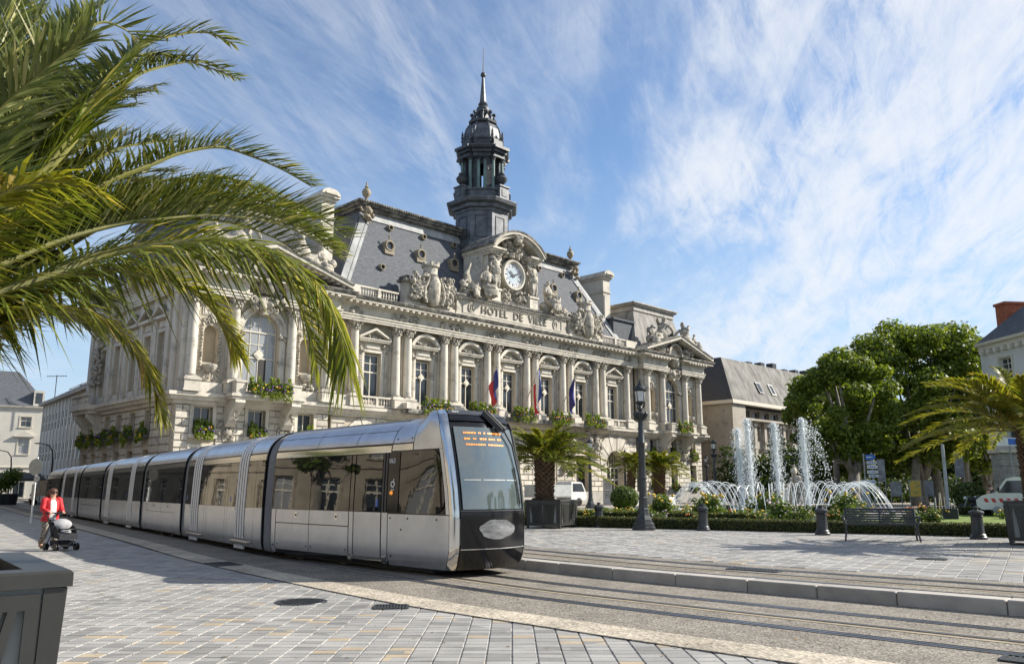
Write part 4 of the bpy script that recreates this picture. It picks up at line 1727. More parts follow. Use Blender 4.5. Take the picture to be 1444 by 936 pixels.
# blocks that carry the shields
for x in (21.16, 42.04):
    b = MB()
    b.box(x - 2.75, x + 2.75, -0.5, 0.4, PB, 17.2)
    b.box(x - 2.6, x + 2.6, -0.36, 0.5, 17.2, 18.9)
    b.build('shield_block', STONE_B, HALL)
    b = MB()
    b.box(x - 2.85, x + 2.85, -0.6, 0.7, 18.9, 19.15)
    b.box(x - 2.7, x + 2.7, -0.45, 0.6, 19.15, 19.42)
    b.build('block_capping', CAPPING, HALL)
    b = MB()
    rg = random.Random(int(x))
    b.lathe([(0.05, 16.95), (0.38, 17.05), (0.6, 17.5), (0.66, 18.3), (0.66, 19.0), (0.48, 19.55), (0.3, 19.7)], x, -0.75, 0, 16)
    b.lathe([(0.62, 19.65), (0.72, 19.8), (0.62, 19.9), (0.66, 20.5), (0.78, 20.55), (0.78, 20.75), (0.6, 20.8), (0.02, 20.82)], x, -0.35, 0, 14)
    for q in range(6):
        a = q * PI / 3
        b.box(x + 0.66 * math.cos(a) - 0.13, x + 0.66 * math.cos(a) + 0.13, -0.35 + 0.66 * math.sin(a) - 0.13, -0.35 + 0.66 * math.sin(a) + 0.13, 20.6, 20.95)
    for s in (-1, 1):
        relief(b, x + s * 0.5, x + s * 2.6, 17.1, 19.9, -0.65, 150, 0.27, int(x) + s, 0.9, (x + s * 1.3, 18.4))
        pts = [(x + s * (0.85 + 0.25 * math.sin(t * 2.2)), -0.95, 17.2 + t * 1.2) for t in [i / 4 for i in range(9)]]
        b.tube(pts, 0.14, 6)
    b.build('shield_carving', CARVED, HALL, smooth=True, sharp=60)

# inscription block
b = MB()
b.box(24.0, 39.2, -0.55, 0.5, PB, 17.05)
b.box(24.2, 39.0, -0.42, 0.45, 17.05, 18.45)
b.box(23.9, 39.3, -0.66, 0.6, 18.45, 18.6)
q = MB(); q.box(23.8, 39.4, -0.78, 0.7, 18.6, 18.78); q.build('block_capping', CAPPING, HALL)
for z0, z1 in ((17.12, 17.22), (18.2, 18.3)):
    b.box(24.9, 38.3, -0.50, -0.42, z0, z1)
for x in (24.9, 38.2):
    b.box(x, x + 0.1, -0.498, -0.42, 17.22, 18.2)
for i in range(56):
    x = 24.3 + i * 0.26
    b.box(x, x + 0.14, -0.62, -0.42, 18.36, 18.449)
b.build('inscription_block', STONE_B, HALL)


def text_part(name, body, size, depth, m, parent, M, align='CENTER', spacing=1.0, emitm=None):
    cu = bpy.data.curves.new(name, 'FONT')
    cu.body = body
    cu.size = size
    cu.extrude = depth
    cu.align_x = align
    cu.align_y = 'CENTER'
    cu.space_character = spacing
    cu.resolution_u = 3
    o = bpy.data.objects.new(name, cu)
    COL.objects.link(o)
    dg = bpy.context.evaluated_depsgraph_get()
    me = bpy.data.meshes.new_from_object(o.evaluated_get(dg))
    bpy.data.objects.remove(o)
    me.name = name
    me.materials.clear()
    me.materials.append(m)
    return link(name, me, parent, M)


text_part('inscription', 'HOTEL  DE  VILLE', 1.02, 0.05, mat('weathered_letter', (0.24, 0.215, 0.175), 0.9, var=0.2), HALL, T(31.6, -0.46, 17.72) @ RX(R(90)), spacing=1.12)
b = MB()
for x in (25.9, 37.3):
    for k in range(16):
        a = -PI / 2 + 2 * PI * (k + 0.5) / 16
        b.blob((x + 0.28 * math.cos(a), -0.46, 17.72 + 0.40 * math.sin(a)), (0.1, 0.05, 0.12), 1, 0.2)
    b.box(x - 0.05, x + 0.05, -0.5, -0.42, 17.3, 18.0)
b.build('wreath', CARVED, HALL, smooth=True, sharp=60)

# ---------------------------------------------------------- clock aedicule
b = MB()
K0 = 18.78
b.box(CEN - 3.05, CEN + 3.05, 0.55, 3.6, K0, 23.75)                       # body
for s in (-1, 1):
    b.box(CEN + s * 2.0, CEN + s * 3.1, -0.5, 0.6, K0, 19.9)         # pedestals of the standing figures
    b.box(CEN + s * 1.9, CEN + s * 3.2, -0.6, 0.6, 19.9, 20.08)
    b.box(CEN + s * 2.1, CEN + s * 3.0, 0.2, 0.56, 20.08, 23.4)
    b.box(CEN + s * 1.9, CEN + s * 3.25, -0.55, 0.7, 23.4, 23.62)
    b.box(CEN + s * 1.8, CEN + s * 3.4, -0.8, 3.4, 23.62, 23.8)
    b.box(CEN + s * 1.7, CEN + s * 3.52, -1.0, 3.4, 23.8, 23.98)
    b.box(CEN + s * 3.05, CEN + s * 3.35, 0.7, 3.3, K0, 23.61)
b.box(CEN - 2.3, CEN + 2.3, 0.0, 0.56, K0, 19.3)
b.build('clock_bay', STONE_B, HALL)
b = MB()
N = 24
hw = 3.52
rr = (hw * hw + 1.8 ** 2) / (2 * 1.8)
cz = 23.99 + 1.8 - rr
a0 = math.asin((23.99 - cz) / rr)
capb = MB()
for k in range(N):
    A, B_ = a0 + (PI - 2 * a0) * k / N, a0 + (PI - 2 * a0) * (k + 1) / N
    capb.extr([(CEN + r * math.cos(a), cz + r * math.sin(a)) for r, a in ((rr + 0.26, A), (rr + 0.26, B_), (rr + 0.1, B_), (rr + 0.1, A))], -1.3, 3.4, 'y')
    for ra, rb, y0, y1 in ((rr + 0.10, rr - 0.12, -1.25, 3.4), (rr - 0.12, rr - 0.42, -0.95, 0.8)):
        b.extr([(CEN + r * math.cos(a), cz + r * math.sin(a)) for r, a in ((ra, A), (ra, B_), (rb, B_), (rb, A))], y0, y1, 'y')
P = [(CEN + (rr - 0.3) * math.cos(a0 + (PI - 2 * a0) * k / N), cz + (rr - 0.3) * math.sin(a0 + (PI - 2 * a0) * k / N)) for k in range(N + 1)]
b.extr(P, 0.3, 3.0, 'y')
b.box(CEN - 3.1, CEN + 3.1, 0.45, 3.2, 23.61, 24.1)
b.build('clock_pediment', STONE_B, HALL)
capb.build('clock_pediment_capping', CAPPING, HALL)
b = MB()
relief(b, CEN - 1.8, CEN + 1.8, 23.3, 25.6, -0.1, 150, 0.30, 150, 0.9, (CEN, 24.5))
relief(b, CEN - 0.8, CEN + 0.8, 24.6, 25.9, -0.8, 50, 0.28, 151, 0.9, (CEN, 25.4))
for s in (-1, 1):
    relief(b, CEN + s * 1.35, CEN + s * 2.1, 20.0, 23.4, 0.35, 50, 0.26, 152 + s, 0.8)
    relief(b, CEN + s * 0.3, CEN + s * 1.5, 19.2, 20.3, -0.05, 18, 0.3, 156 + s, 0.9)
    relief(b, CEN + s * 2.1, CEN + s * 3.0, 22.8, 23.4, -0.1, 16, 0.3, 158 + s, 0.9)
b.build('clock_carving', CARVED, HALL, smooth=True, sharp=60)
# the clock
ck = MB()
ck.M = T(CEN, -0.1, 21.85) @ RX(R(90)) @ SC(0.93)
ck.lathe([(1.22, -0.4), (1.22, 0.10), (1.32, 0.16), (1.42, 0.30), (1.58, 0.32), (1.66, 0.2), (1.66, -0.6)], seg=40)
clk = ck.build('clock', STONE, HALL, smooth=True, sharp=30)
q = MB(); q.M = ck.M
q.lathe([(0.001, 0.0), (0.78, 0.0), (0.80, 0.02), (1.25, 0.04)], seg=40)
q.build('dial', mat('dial_enamel', (0.66, 0.68, 0.70), 0.35, var=0.06, scale=3), clk)
q = MB(); q.M = ck.M
q.lathe([(0.001, 0.02), (0.74, 0.02), (0.74, 0.0)], seg=40)
q.build('dial_centre', mat('dial_blue_grey', (0.34, 0.42, 0.47), 0.4, var=0.15, scale=2), clk)
q = MB()
for k in range(12):
    a = k * PI / 6
    q.M = ck.M @ RZ(-a) @ T(0, 1.0, 0.05)
    n = (2, 1, 2, 3, 2, 1, 2, 3, 3, 2, 2, 1)[k]
    for i in range(n):
        x = (i - (n - 1) / 2) * 0.085
        q.box(x - 0.025, x + 0.025, -0.16, 0.16, -0.004, 0.012)
for k in range(12):
    q.M = ck.M @ RZ(-(k + .5) * PI / 6) @ T(0, 1.0, 0.05)
    q.box(-0.012, 0.012, -0.2, 0.2, -0.002, 0.01)
q.build('numeral', mat('numeral_blue', (0.05, 0.07, 0.12), 0.5), clk)
for nm, ln, wd, ang, zz in (('minute_hand', 1.05, 0.055, R(70), 0.12), ('hour_hand', 0.72, 0.075, R(-50), 0.09)):
    q = MB(); q.M = ck.M @ RZ(-ang) @ T(0, 0, zz)
    q.extr([(-wd, -0.28), (wd, -0.28), (wd * 0.9, ln * 0.75), (0, ln), (-wd * 0.9, ln * 0.75)], 0.0, 0.03, 'z')
    q.build(nm, BLACK, clk)


# ---------------------------------------------------------- sculpted figures
def figure(name, joints, m, parent, M, k=1.0, drape=None):
    "joints: dict of points; body as one skinned surface"
    J = joints
    names = ['pel', 'bel', 'che', 'nec', 'hea', 'top', 'shl', 'ell', 'wrl', 'shr', 'elr', 'wrr', 'hil', 'knl', 'anl', 'fol', 'hir', 'knr', 'anr', 'for']
    rad = dict(pel=.20, bel=.175, che=.20, nec=.075, hea=.13, top=.10, shl=.105, ell=.075, wrl=.055, shr=.105, elr=.075, wrr=.055, hil=.15, knl=.11, anl=.07, fol=.06, hir=.15, knr=.11, anr=.07)
    rad['for'] = .06
    E_ = [('pel', 'bel'), ('bel', 'che'), ('che', 'nec'), ('nec', 'hea'), ('hea', 'top'), ('che', 'shl'), ('shl', 'ell'), ('ell', 'wrl'), ('che', 'shr'), ('shr', 'elr'), ('elr', 'wrr'), ('pel', 'hil'), ('hil', 'knl'), ('knl', 'anl'), ('anl', 'fol'), ('pel', 'hir'), ('hir', 'knr'), ('knr', 'anr'), ('anr', 'for')]
    idx = {n: i for i, n in enumerate(names)}
    o = skin(name, [V(J[n]) * k for n in names], [(idx[a], idx[c]) for a, c in E_], [rad[n] * k for n in names], m, parent, M, 1)
    if drape:
        b = MB()
        rg = random.Random(len(name) + int(k * 10))
        for p, r in drape:
            b.blob([x * k for x in p], [x * k for x in r], 2, 0.10, rg)
        b.build('drapery', m, o, smooth=True, sharp=0)
    return o


SEAT = dict(pel=(0, 0, .62), bel=(0, .02, .85), che=(0, .03, 1.12), nec=(0, 0, 1.36), hea=(0, -.03, 1.52), top=(0, -.02, 1.64),
            shl=(.24, .02, 1.22), ell=(.36, -.08, .95), wrl=(.30, -.36, .80), shr=(-.24, .02, 1.22), elr=(-.36, -.1, .95), wrr=(-.2, -.38, .86),
            hil=(.13, -.05, .58), knl=(.2, -.5, .6), anl=(.2, -.55, .14), fol=(.22, -.7, .06), hir=(-.13, -.05, .58), knr=(-.18, -.52, .6), anr=(-.16, -.5, .14))
SEAT['for'] = (-.16, -.66, .06)
STAND = dict(pel=(0, 0, .92), bel=(.02, 0, 1.1), che=(0, 0, 1.32), nec=(0, -.02, 1.52), hea=(.02, -.05, 1.66), top=(.02, -.04, 1.78),
             shl=(.22, 0, 1.42), ell=(.38, .0, 1.58), wrl=(.22, -.05, 1.8), shr=(-.22, 0, 1.42), elr=(-.32, .02, 1.16), wrr=(-.22, -.16, 1.0),
             hil=(.1, 0, .86), knl=(.12, -.1, .48), anl=(.1, 0, .1), fol=(.12, -.16, .05), hir=(-.1, 0, .86), knr=(-.1, -.02, .46), anr=(-.1, .02, .1))
STAND['for'] = (-.12, -.14, .05)
RECL = dict(pel=(0, 0, .25), bel=(.2, 0, .42), che=(.4, 0, .62), nec=(.52, -.04, .82), hea=(.55, -.08, .98), top=(.55, -.08, 1.1),
            shl=(.5, -.2, .7), ell=(.62, -.34, .4), wrl=(.7, -.3, .15), shr=(.42, .2, .74), elr=(.2, .1, 1.0), wrr=(.05, -.1, 1.12),
            hil=(-.1, -.1, .24), knl=(-.5, -.16, .46), anl=(-.85, -.16, .12), fol=(-1.0, -.2, .1), hir=(-.1, .1, .24), knr=(-.55, .1, .3), anr=(-1.0, .08, .08))
RECL['for'] = (-1.14, .05, .06)
robe_s = [((0, -.25, .5), (.36, .42, .2)), ((.05, -.5, .32), (.3, .14, .32)), ((-.05, -.48, .3), (.3, .14, .3)), ((0, .1, .3), (.4, .3, .34)), ((0, 0, 1.0), (.26, .2, .3))]
robe_r = [((-.3, 0, .2), (.55, .25, .2)), ((.2, 0, .3), (.35, .25, .3)), ((.4, .02, .55), (.24, .22, .25))]
robe_t = [((0, 0, .5), (.24, .2, .52)), ((.05, -.05, .9), (.24, .2, .3)), ((0, 0, 1.3), (.22, .16, .24)), ((-.12, -.1, .35), (.12, .12, .4)), ((.12, -.12, .4), (.1, .1, .4))]
figure('seated_statue', SEAT, CARVED, HALL, T(28.0, -0.2, K0) @ RZ(R(-15)), 2.05, robe_s)
raised = dict(SEAT); raised.update(elr=(-.15, -.1, 1.45), wrr=(.1, -.15, 1.85), che=(-.05, .03, 1.1))
figure('seated_statue', raised, CARVED, HALL, T(25.7, -0.1, K0 - 0.2) @ RZ(R(35)), 1.85, robe_s)
figure('seated_statue', SEAT, CARVED, HALL, T(36.5, -0.2, K0) @ RZ(R(10)), 2.05, robe_s)
figure('reclining_statue', RECL, CARVED, HALL, T(38.6, -0.1, K0 - 0.05) @ RZ(R(180)), 1.9, robe_r)
figure('standing_statue', STAND, CARVED, HALL, T(CEN - 2.55, -0.3, 20.08), 1.9, robe_t)
SM = {k: (-v[0], v[1], v[2]) for k, v in STAND.items()}
figure('standing_statue', SM, CARVED, HALL, T(CEN + 2.55, -0.3, 20.08), 1.9, robe_t)
b = MB()
relief(b, 24.9, 26.9, K0, K0 + 1.2, -0.2, 26, 0.35, 170, 0.9)
relief(b, 36.6, 39.0, K0, K0 + 0.9, -0.2, 24, 0.35, 171, 0.9)
b.build('statue_base', CARVED, HALL, smooth=True, sharp=60)
for x0 in WX:
    for s in (-1, 1):
        Mx = T(x0 + 5.9 + s * 2.6, -0.9, PZ + 1.55) @ RY(s * R(20)) @ (RZ(R(180)) if s > 0 else I4)
        figure('reclining_statue', RECL, CARVED, HALL, Mx, 2.35, robe_r)
        figure('seated_statue', SEAT, CARVED, HALL, T(x0 + 5.9 + s * 4.3, -0.9, PZ + 0.75) @ RZ(R(20 * s)), 1.5, robe_s)
    b = MB()
    relief(b, x0 + 5.9 - 5.6, x0 + 5.9 - 1.9, PZ + 0.6, PZ + 2.4, -0.8, 110, 0.34, 180, 0.9, (x0 + 5.9 - 3.6, PZ + 1.4))
    relief(b, x0 + 5.9 + 1.9, x0 + 5.9 + 5.6, PZ + 0.6, PZ + 2.4, -0.8, 110, 0.34, 181, 0.9, (x0 + 5.9 + 3.6, PZ + 1.4))
    b.build('statue_base', CARVED, HALL, smooth=True, sharp=60)

# ---------------------------------------------------------- roofs
def frustum(b, r0, z0, r1, z1):
    (a0, c0, d0, e0), (a1, c1, d1, e1) = r0, r1
    vs = [(a0, d0, z0), (c0, d0, z0), (c0, e0, z0), (a0, e0, z0), (a1, d1, z1), (c1, d1, z1), (c1, e1, z1), (a1, e1, z1)]
    b.add(vs, [(0, 1, 5, 4), (1, 2, 6, 5), (2, 3, 7, 6), (3, 0, 4, 7), (4, 5, 6, 7), (3, 2, 1, 0)])


RF, RT = (12.3, 50.9, 0.9, 17.5), (17.3, 45.9, 5.0, 13.4)
b = MB(); frustum(b, RF, 16.9, RT, 26.3)
main_roof = b.build('roof', SLATE, HALL)


def rp(x, z, off=0.0):
    "point on the front roof plane"
    t = (z - 16.9) / (26.3 - 16.9)
    return (x, 0.9 + (5.0 - 0.9) * t - off, z)


b = MB()
b.box(17.0, 46.2, 4.45, 13.9, 26.3, 26.55)
b.box(16.7, 46.5, 4.2, 14.1, 26.55, 26.75)
b.box(16.5, 46.7, 4.0, 14.3, 26.75, 26.95)
for i in range(110):
    x = 16.6 + i * (30.0 / 110)
    b.blob((x, 4.0, 26.85), (0.12, 0.08, 0.1), 0, 0)
b.build('ridge_cornice', CAPPING, main_roof)
b = MB()
n = 0.10
b.add([rp(16.8, 25.35, n), rp(46.4, 25.35, n), rp(46.0, 26.3, n), rp(17.2, 26.3, n), rp(16.8, 25.35, -.05), rp(46.4, 25.35, -.05)], [(0, 1, 2, 3), (0, 4, 5, 1)])
for s in (0, 1):
    xa, xb = (12.3, 17.3) if s == 0 else (50.9, 45.9)
    w = 1.0 if s == 0 else -1.0
    for o, q in ((0.0, 0.62), (0.68, 1.0)):
        b.add([rp(xa + w * o, 16.9, n), rp(xa + w * q, 16.9, n), rp(xb + w * q, 25.9, n), rp(xb + w * o, 25.9, n), rp(xa + w * o, 16.9, -.1), rp(xa + w * q, 16.9, -.1), rp(xb + w * q, 25.9, -.1), rp(xb + w * o, 25.9, -.1)], [(0, 1, 2, 3), (0, 3, 7, 4), (1, 5, 6, 2)])
b.build('hip_flashing', ZINC, main_roof)
for x in (17.4, 45.8):
    b = MB()
    relief(b, x - 0.6, x + 0.6, 24.9, 26.2, 4.2, 18, 0.34, int(x), 0.8)
    b.build('hip_carving', TAN, main_roof, smooth=True, sharp=60)
URN = [(0.16, 0), (0.2, 0.1), (0.1, 0.2), (0.1, 0.3), (0.34, 0.6), (0.42, 0.95), (0.30, 1.2), (0.12, 1.3), (0.2, 1.42), (0.06, 1.6), (0.08, 1.75), (0.01, 1.95)]
b = MB(); b.lathe(URN, seg=12)
um = b.mesh('roof_urn', TAN, True)
for x in (17.6, 45.6):
    link('roof_urn', um, main_roof, T(x, 4.6, 26.95))


def oeil(k):
    b = MB()
    b.M = RX(R(90))
    prof = [(0.42, -0.5), (0.42, 0.30), (0.52, 0.34), (0.62, 0.28), (0.64, -0.6)]
    b.lathe([(r * k, z * k) for r, z in prof], seg=18)
    b.M = None
    if k > 0.8:
        b.box(-0.62 * k, 0.62 * k, -0.22, 0.6, -0.95 * k, -0.5 * k)
        b.box(-0.62 * k, -0.45 * k, -0.2, 0.6, -0.5 * k, 0.0)
        b.box(0.45 * k, 0.62 * k, -0.2, 0.6, -0.5 * k, 0.0)
        b.lathe([(0.07, 0.62), (0.09, 0.7), (0.05, 0.8), (0.11, 0.92), (0.02, 1.05)], 0, -0.1, 0, 8)
    return b


o1 = oeil(0.82).mesh('roof_lucarne', TAN, True, 35)
o2 = oeil(0.46).mesh('roof_vent', TAN, True, 35)
g1 = MB(); g1.M = RX(R(90)); g1.lathe([(0.001, 0.1), (0.35, 0.1)], seg=18)
gm1 = g1.mesh('pane', GLASS)
g2 = MB(); g2.M = RX(R(90)); g2.lathe([(0.001, 0.0), (0.21, 0.0)], seg=14)
gm2 = g2.mesh('opening', DARKV)  # black disc put in for the shade inside the vent
for x, z in ((19.2, 22.86), (22.8, 22.8), (26.84, 22.75), (36.4, 22.75), (41.0, 22.75), (45.1, 22.65)):
    o = link('roof_lucarne', o1, HALL, T(*rp(x, z, 0.28)))
    link('pane', gm1, o)
for x, z in ((20.1, 25.0), (24.0, 25.0), (27.8, 25.0), (17.9, 20.5), (40.0, 25.0), (43.8, 25.0), (35.6, 25.0)):
    o = link('roof_vent', o2, HALL, T(*rp(x, z, 0.2)))
    link('opening', gm2, o)

# wing mansards
for x0 in WX:
    b = MB()
    frustum(b, (x0 + 0.5, x0 + WW - 0.5, 0.6, 16.0), 16.8, (x0 + 1.9, x0 + WW - 1.9, 1.9, 14.8), 22.2)
    wr = b.build('wing_roof', mat('zinc_roof', (0.27, 0.255, 0.235), 0.8, spec=0.25, var=0.35, scale=1.3, stretch=(1.4, 1.4, 0.14), detail=10) if x0 > 5 else SLATE, HALL)
    b = MB()
    b.box(x0 + 1.8, x0 + WW - 1.8, 1.75, 14.9, 22.15, 22.75)
    b.box(x0 + 1.55, x0 + WW - 1.55, 1.5, 15.1, 22.75, 22.95)
    b.box(x0 + 1.4, x0 + WW - 1.4, 1.35, 15.2, 22.95, 23.1)
    b.build('mansard_cap', mat('cap_zinc', (0.30, 0.28, 0.25), 0.6, metal=0.2, var=0.3, scale=1.5, stretch=(1, 1, .3)), wr)
    b = MB()
    for q, z in ((4.6, 20.4), (8.6, 19.9)):
        b.blob((x0 + q, 1.1, z), 0.3, 2, 0.05)
        b.tube([(x0 + q, 1.1, z - 0.9), (x0 + q, 1.05, z)], 0.06, 6)
    b.build('roof_knob', LEAD_D, wr)
    b = MB()
    b.box(x0 + 0.0, x0 + WW, -0.5, 0.5, ARC + 1.95, 17.0)
    b.build('wing_parapet', STONE_B, HALL)
# low link roof between main roof and right wing
b = MB()
b.box(49.4, 53.0, 1.6, 9.0, 17.0, 20.4); b.box(49.2, 53.2, 1.4, 9.2, 20.4, 20.6)
b.build('link_roof', SLATE, HALL)

# chimneys
def chimney(x):
    b = MB()
    b.box(x - 0.62, x + 0.62, 3.5, 8.0, 16.5, 25.6)
    b.box(x - 0.72, x + 0.72, 3.4, 8.1, 24.0, 24.15)
    b.box(x - 0.50, x + 0.50, 3.42, 3.5, 17.5, 23.6)
    b.box(x - 0.76, x + 0.76, 3.3, 8.2, 25.6, 25.85)
    b.box(x - 0.95, x + 0.95, 3.1, 8.4, 25.85, 26.05)
    P = [(x + 0.92 * math.cos(PI * k / 10), 26.05 + 0.55 * math.sin(PI * k / 10)) for k in range(11)]
    b.extr(P, 3.0, 8.5, 'y')
    o = b.build('chimney', STONE_B, HALL)
    q = MB()
    P = [(x + 0.6 * math.cos(PI * k / 10), 26.08 + 0.34 * math.sin(PI * k / 10)) for k in range(11)]
    q.extr(P, 2.9, 3.0, 'y')
    q.build('flue_arch', STONE, o)


chimney(13.0)
chimney(50.7)

# ---------------------------------------------------------- lantern tower
TX, TY = CEN, 4.3


def octo(r, z):
    return [(TX + r * math.cos(PI / 8 + k * PI / 4), TY + r * math.sin(PI / 8 + k * PI / 4), z) for k in range(8)]


def octprism(b, prof):
    vs = []
    for r, z in prof:
        vs += octo(r / math.cos(PI / 8), z)
    fs = []
    for i in range(len(prof) - 1):
        for k in range(8):
            j = (k + 1) % 8
            fs.append((i * 8 + k, i * 8 + j, (i + 1) * 8 + j, (i + 1) * 8 + k))
    fs.append(tuple(range((len(prof) - 1) * 8, len(prof) * 8)))
    b.add(vs, fs)


b = MB()
octprism(b, [(2.9, 16), (2.9, 25.2), (2.75, 25.5), (2.62, 25.6), (2.62, 28.6), (2.72, 28.7), (2.72, 28.9), (3.0, 29.0), (3.05, 29.3), (3.45, 29.45), (3.55, 29.75), (3.5, 29.85), (2.9, 29.95)])
tower = b.build('tower_base', LEAD, HALL)
b = MB()
for k in range(8):
    a = k * PI / 4
    b.M = T(TX, TY, 0) @ RZ(a)
    for y0, y1, z0, z1 in ((-0.62, -0.54, 25.9, 28.2), (0.54, 0.62, 25.9, 28.2), (-0.54, 0.54, 28.1, 28.2), (-0.54, 0.54, 25.9, 26.0)):
        b.box(2.6, 2.67, y0, y1, z0, z1)
b.build('panel_molding', LEAD_D, tower)
# parapet with urns
b = MB()
octprism(b, [(2.85, 29.9), (2.75, 30.1), (2.75, 30.75), (2.9, 30.8), (2.9, 30.95), (2.2, 31.0)])
for k in range(4):
    a = k * PI / 2 - PI / 4 + PI / 4 - R(45) * 0
    b.M = T(TX, TY, 0) @ RZ(a)
    b.box(2.3, 3.25, -0.62, 0.62, 29.9, 31.15)
    b.box(2.2, 3.35, -0.7, 0.7, 31.15, 31.3)
    b.box(3.25, 3.3, -0.35, 0.35, 30.2, 30.9)
b.build('tower_parapet', LEAD, tower)
UR = MB(); UR.lathe([(0.3, 0), (0.34, 0.1), (0.15, 0.2), (0.5, 0.55), (0.58, 0.85), (0.4, 1.1), (0.25, 1.15), (0.34, 1.3), (0.3, 1.42), (0.02, 1.5)], seg=12)
urm = UR.mesh('tower_urn', LEAD_D, True)
for k in range(4):
    link('tower_urn', urm, tower, T(TX, TY, 0) @ RZ(k * PI / 2) @ T(2.85, 0, 31.3))
# open lantern: eight piers with arches, paired columns
b = MB()
for k in range(8):
    a = k * PI / 4 + PI / 8
    b.M = T(TX, TY, 0) @ RZ(a)
    b.box(1.55, 2.0, -0.34, 0.34, 30.9, 34.6)
b.M = None
for k in range(8):
    a = k * PI / 4
    M = T(TX, TY, 0) @ RZ(a) @ T(1.62, 0, 0) @ RZ(R(90))
    q = MB(M)
    w = 0.95
    N = 8
    P = [(-w, 34.6), (-w, 33.4)] + [(-0.55 * math.cos(PI * i / N), 33.4 + 0.55 * math.sin(PI * i / N)) for i in range(N + 1)] + [(w, 33.4), (w, 34.6)]
    # arch plate built in strips so that the opening stays open
    pts = [(-0.55 * math.cos(PI * i / N), 33.4 + 0.55 * math.sin(PI * i / N)) for i in range(N + 1)]
    for i in range(N):
        x0_, z0_ = pts[i]; x1_, z1_ = pts[i + 1]
        q.extr([(x0_, z0_), (x1_, z1_), (x1_, 34.6), (x0_, 34.6)], -0.15, 0.15, 'y')
    q.box(-w, -0.55, -0.15, 0.15, 33.4, 34.6); q.box(0.55, w, -0.15, 0.15, 33.4, 34.6)
    q.box(-w, -0.5, -0.2, 0.2, 33.25, 33.4); q.box(0.5, w, -0.2, 0.2, 33.25, 33.4)
    b.add(q.v, q.f)
b.lathe([(0.4, 30.9), (0.4, 31.6), (0.02, 31.7)], TX, TY, 0, 10)
b.build('lantern_piers', LEAD_D, tower)
LC = column_mesh(0.17, 3.6, 0.25, 0.45).mesh('lantern_column', VERDI, True, 35)
LK = capital_mesh(0.17, 0.45).mesh('capital', LEAD_D, True, 60)
for k in range(4):
    for s in (-1, 1):
        a = k * PI / 2 + s * R(15)
        o = link('lantern_column', LC, tower, T(TX + 2.32 * math.cos(a), TY + 2.32 * math.sin(a), 31.0))
        link('capital', LK, o, T(0, 0, 3.15))
for k in range(4):
    a = k * PI / 2 + PI / 4
    for s in (-1, 1):
        c = a + s * R(9)
        o = link('lantern_column', LC, tower, T(TX + 2.05 * math.cos(c), TY + 2.05 * math.sin(c), 31.0))
        link('capital', LK, o, T(0, 0, 3.15))
b = MB()
octprism(b, [(1.8, 34.55), (2.1, 34.6), (2.12, 34.95), (2.3, 35.0), (2.35, 35.25), (2.62, 35.35), (2.72, 35.6), (2.66, 35.7), (2.1, 35.75), (2.0, 36.0), (2.0, 36.5), (2.08, 36.55), (2.08, 36.7), (1.8, 36.75)])
for k in range(4):
    b.M = T(TX, TY, 0) @ RZ(k * PI / 2)
    b.box(1.7, 2.5, -0.72, 0.72, 34.55, 34.95)
    b.box(1.7, 2.7, -0.85, 0.85, 34.98, 35.3)
    b.box(1.7, 2.98, -1.0, 1.0, 35.32, 35.62)
    b.box(1.7, 2.35, -0.62, 0.62, 35.62, 36.45)
b.build('lantern_cornice', LEAD_D, tower)
FN = MB(); FN.lathe([(0.14, 0), (0.16, 0.12), (0.08, 0.2), (0.16, 0.45), (0.1, 0.7), (0.13, 0.8), (0.02, 1.2)], seg=8)
fm = FN.mesh('pinnacle', LEAD_D, True)
for k in range(8):
    a = (k // 2) * PI / 2 + (R(18) if k % 2 else -R(18))
    link('pinnacle', fm, tower, T(TX + 2.3 * math.cos(a), TY + 2.3 * math.sin(a), 36.45))
b = MB()
octprism(b, [(1.82, 36.7), (1.85, 37.0), (1.82, 37.5), (1.68, 38.05), (1.42, 38.5), (1.15, 38.75), (1.1, 38.8)])
for k in range(8):
    a = PI / 8 + k * PI / 4
    pts = [(TX + r * math.cos(a), TY + r * math.sin(a), z) for r, z in ((1.98, 36.75), (2.0, 37.0), (1.97, 37.5), (1.82, 38.05), (1.54, 38.5), (1.25, 38.78))]
    b.tube(pts, 0.09, 6)
b.build('dome', LEAD, tower)
b = MB()
octprism(b, [(1.2, 38.7), (1.42, 38.8), (1.46, 39.0), (1.2, 39.08), (0.62, 39.1), (0.6, 40.1), (0.7, 40.2), (0.55, 40.35)])
for k in range(8):
    b.M = T(TX, TY, 0) @ RZ(k * PI / 4)
    b.tube([(1.25, 0, 39.05), (1.28, 0, 39.3), (1.1, 0, 39.6), (1.22, 0, 39.9), (1.1, 0, 40.05), (0.95, 0, 39.9)], [0.14, 0.12, 0.1, 0.12, 0.14, 0.08], 6)
    b.blob((1.2, 0, 39.95), 0.17, 1, 0.1)
    b.tube([(1.1, 0, 39.4), (0.7, 0, 40.0), (0.6, 0, 40.3)], 0.09, 5)
b.M = None
b.lathe([(0.62, 40.2), (0.72, 40.5), (0.6, 40.8), (0.42, 40.95), (0.52, 41.15), (0.42, 41.3), (0.36, 41.4), (0.33, 41.5)], TX, TY, 0, 12)
b.build('lantern_crown', LEAD_D, tower, smooth=True, sharp=40)
b = MB()
octprism(b, [(0.34, 41.4), (0.12, 44.3)])
b.build('spire', LEAD, tower)
b = MB()
b.lathe([(0.12, 44.2), (0.27, 44.4), (0.3, 44.55), (0.2, 44.75), (0.06, 44.85), (0.035, 46.4), (0.02, 47.7)], TX, TY, 0, 10)
b.build('lightning_rod', LEAD_D, tower, smooth=True)
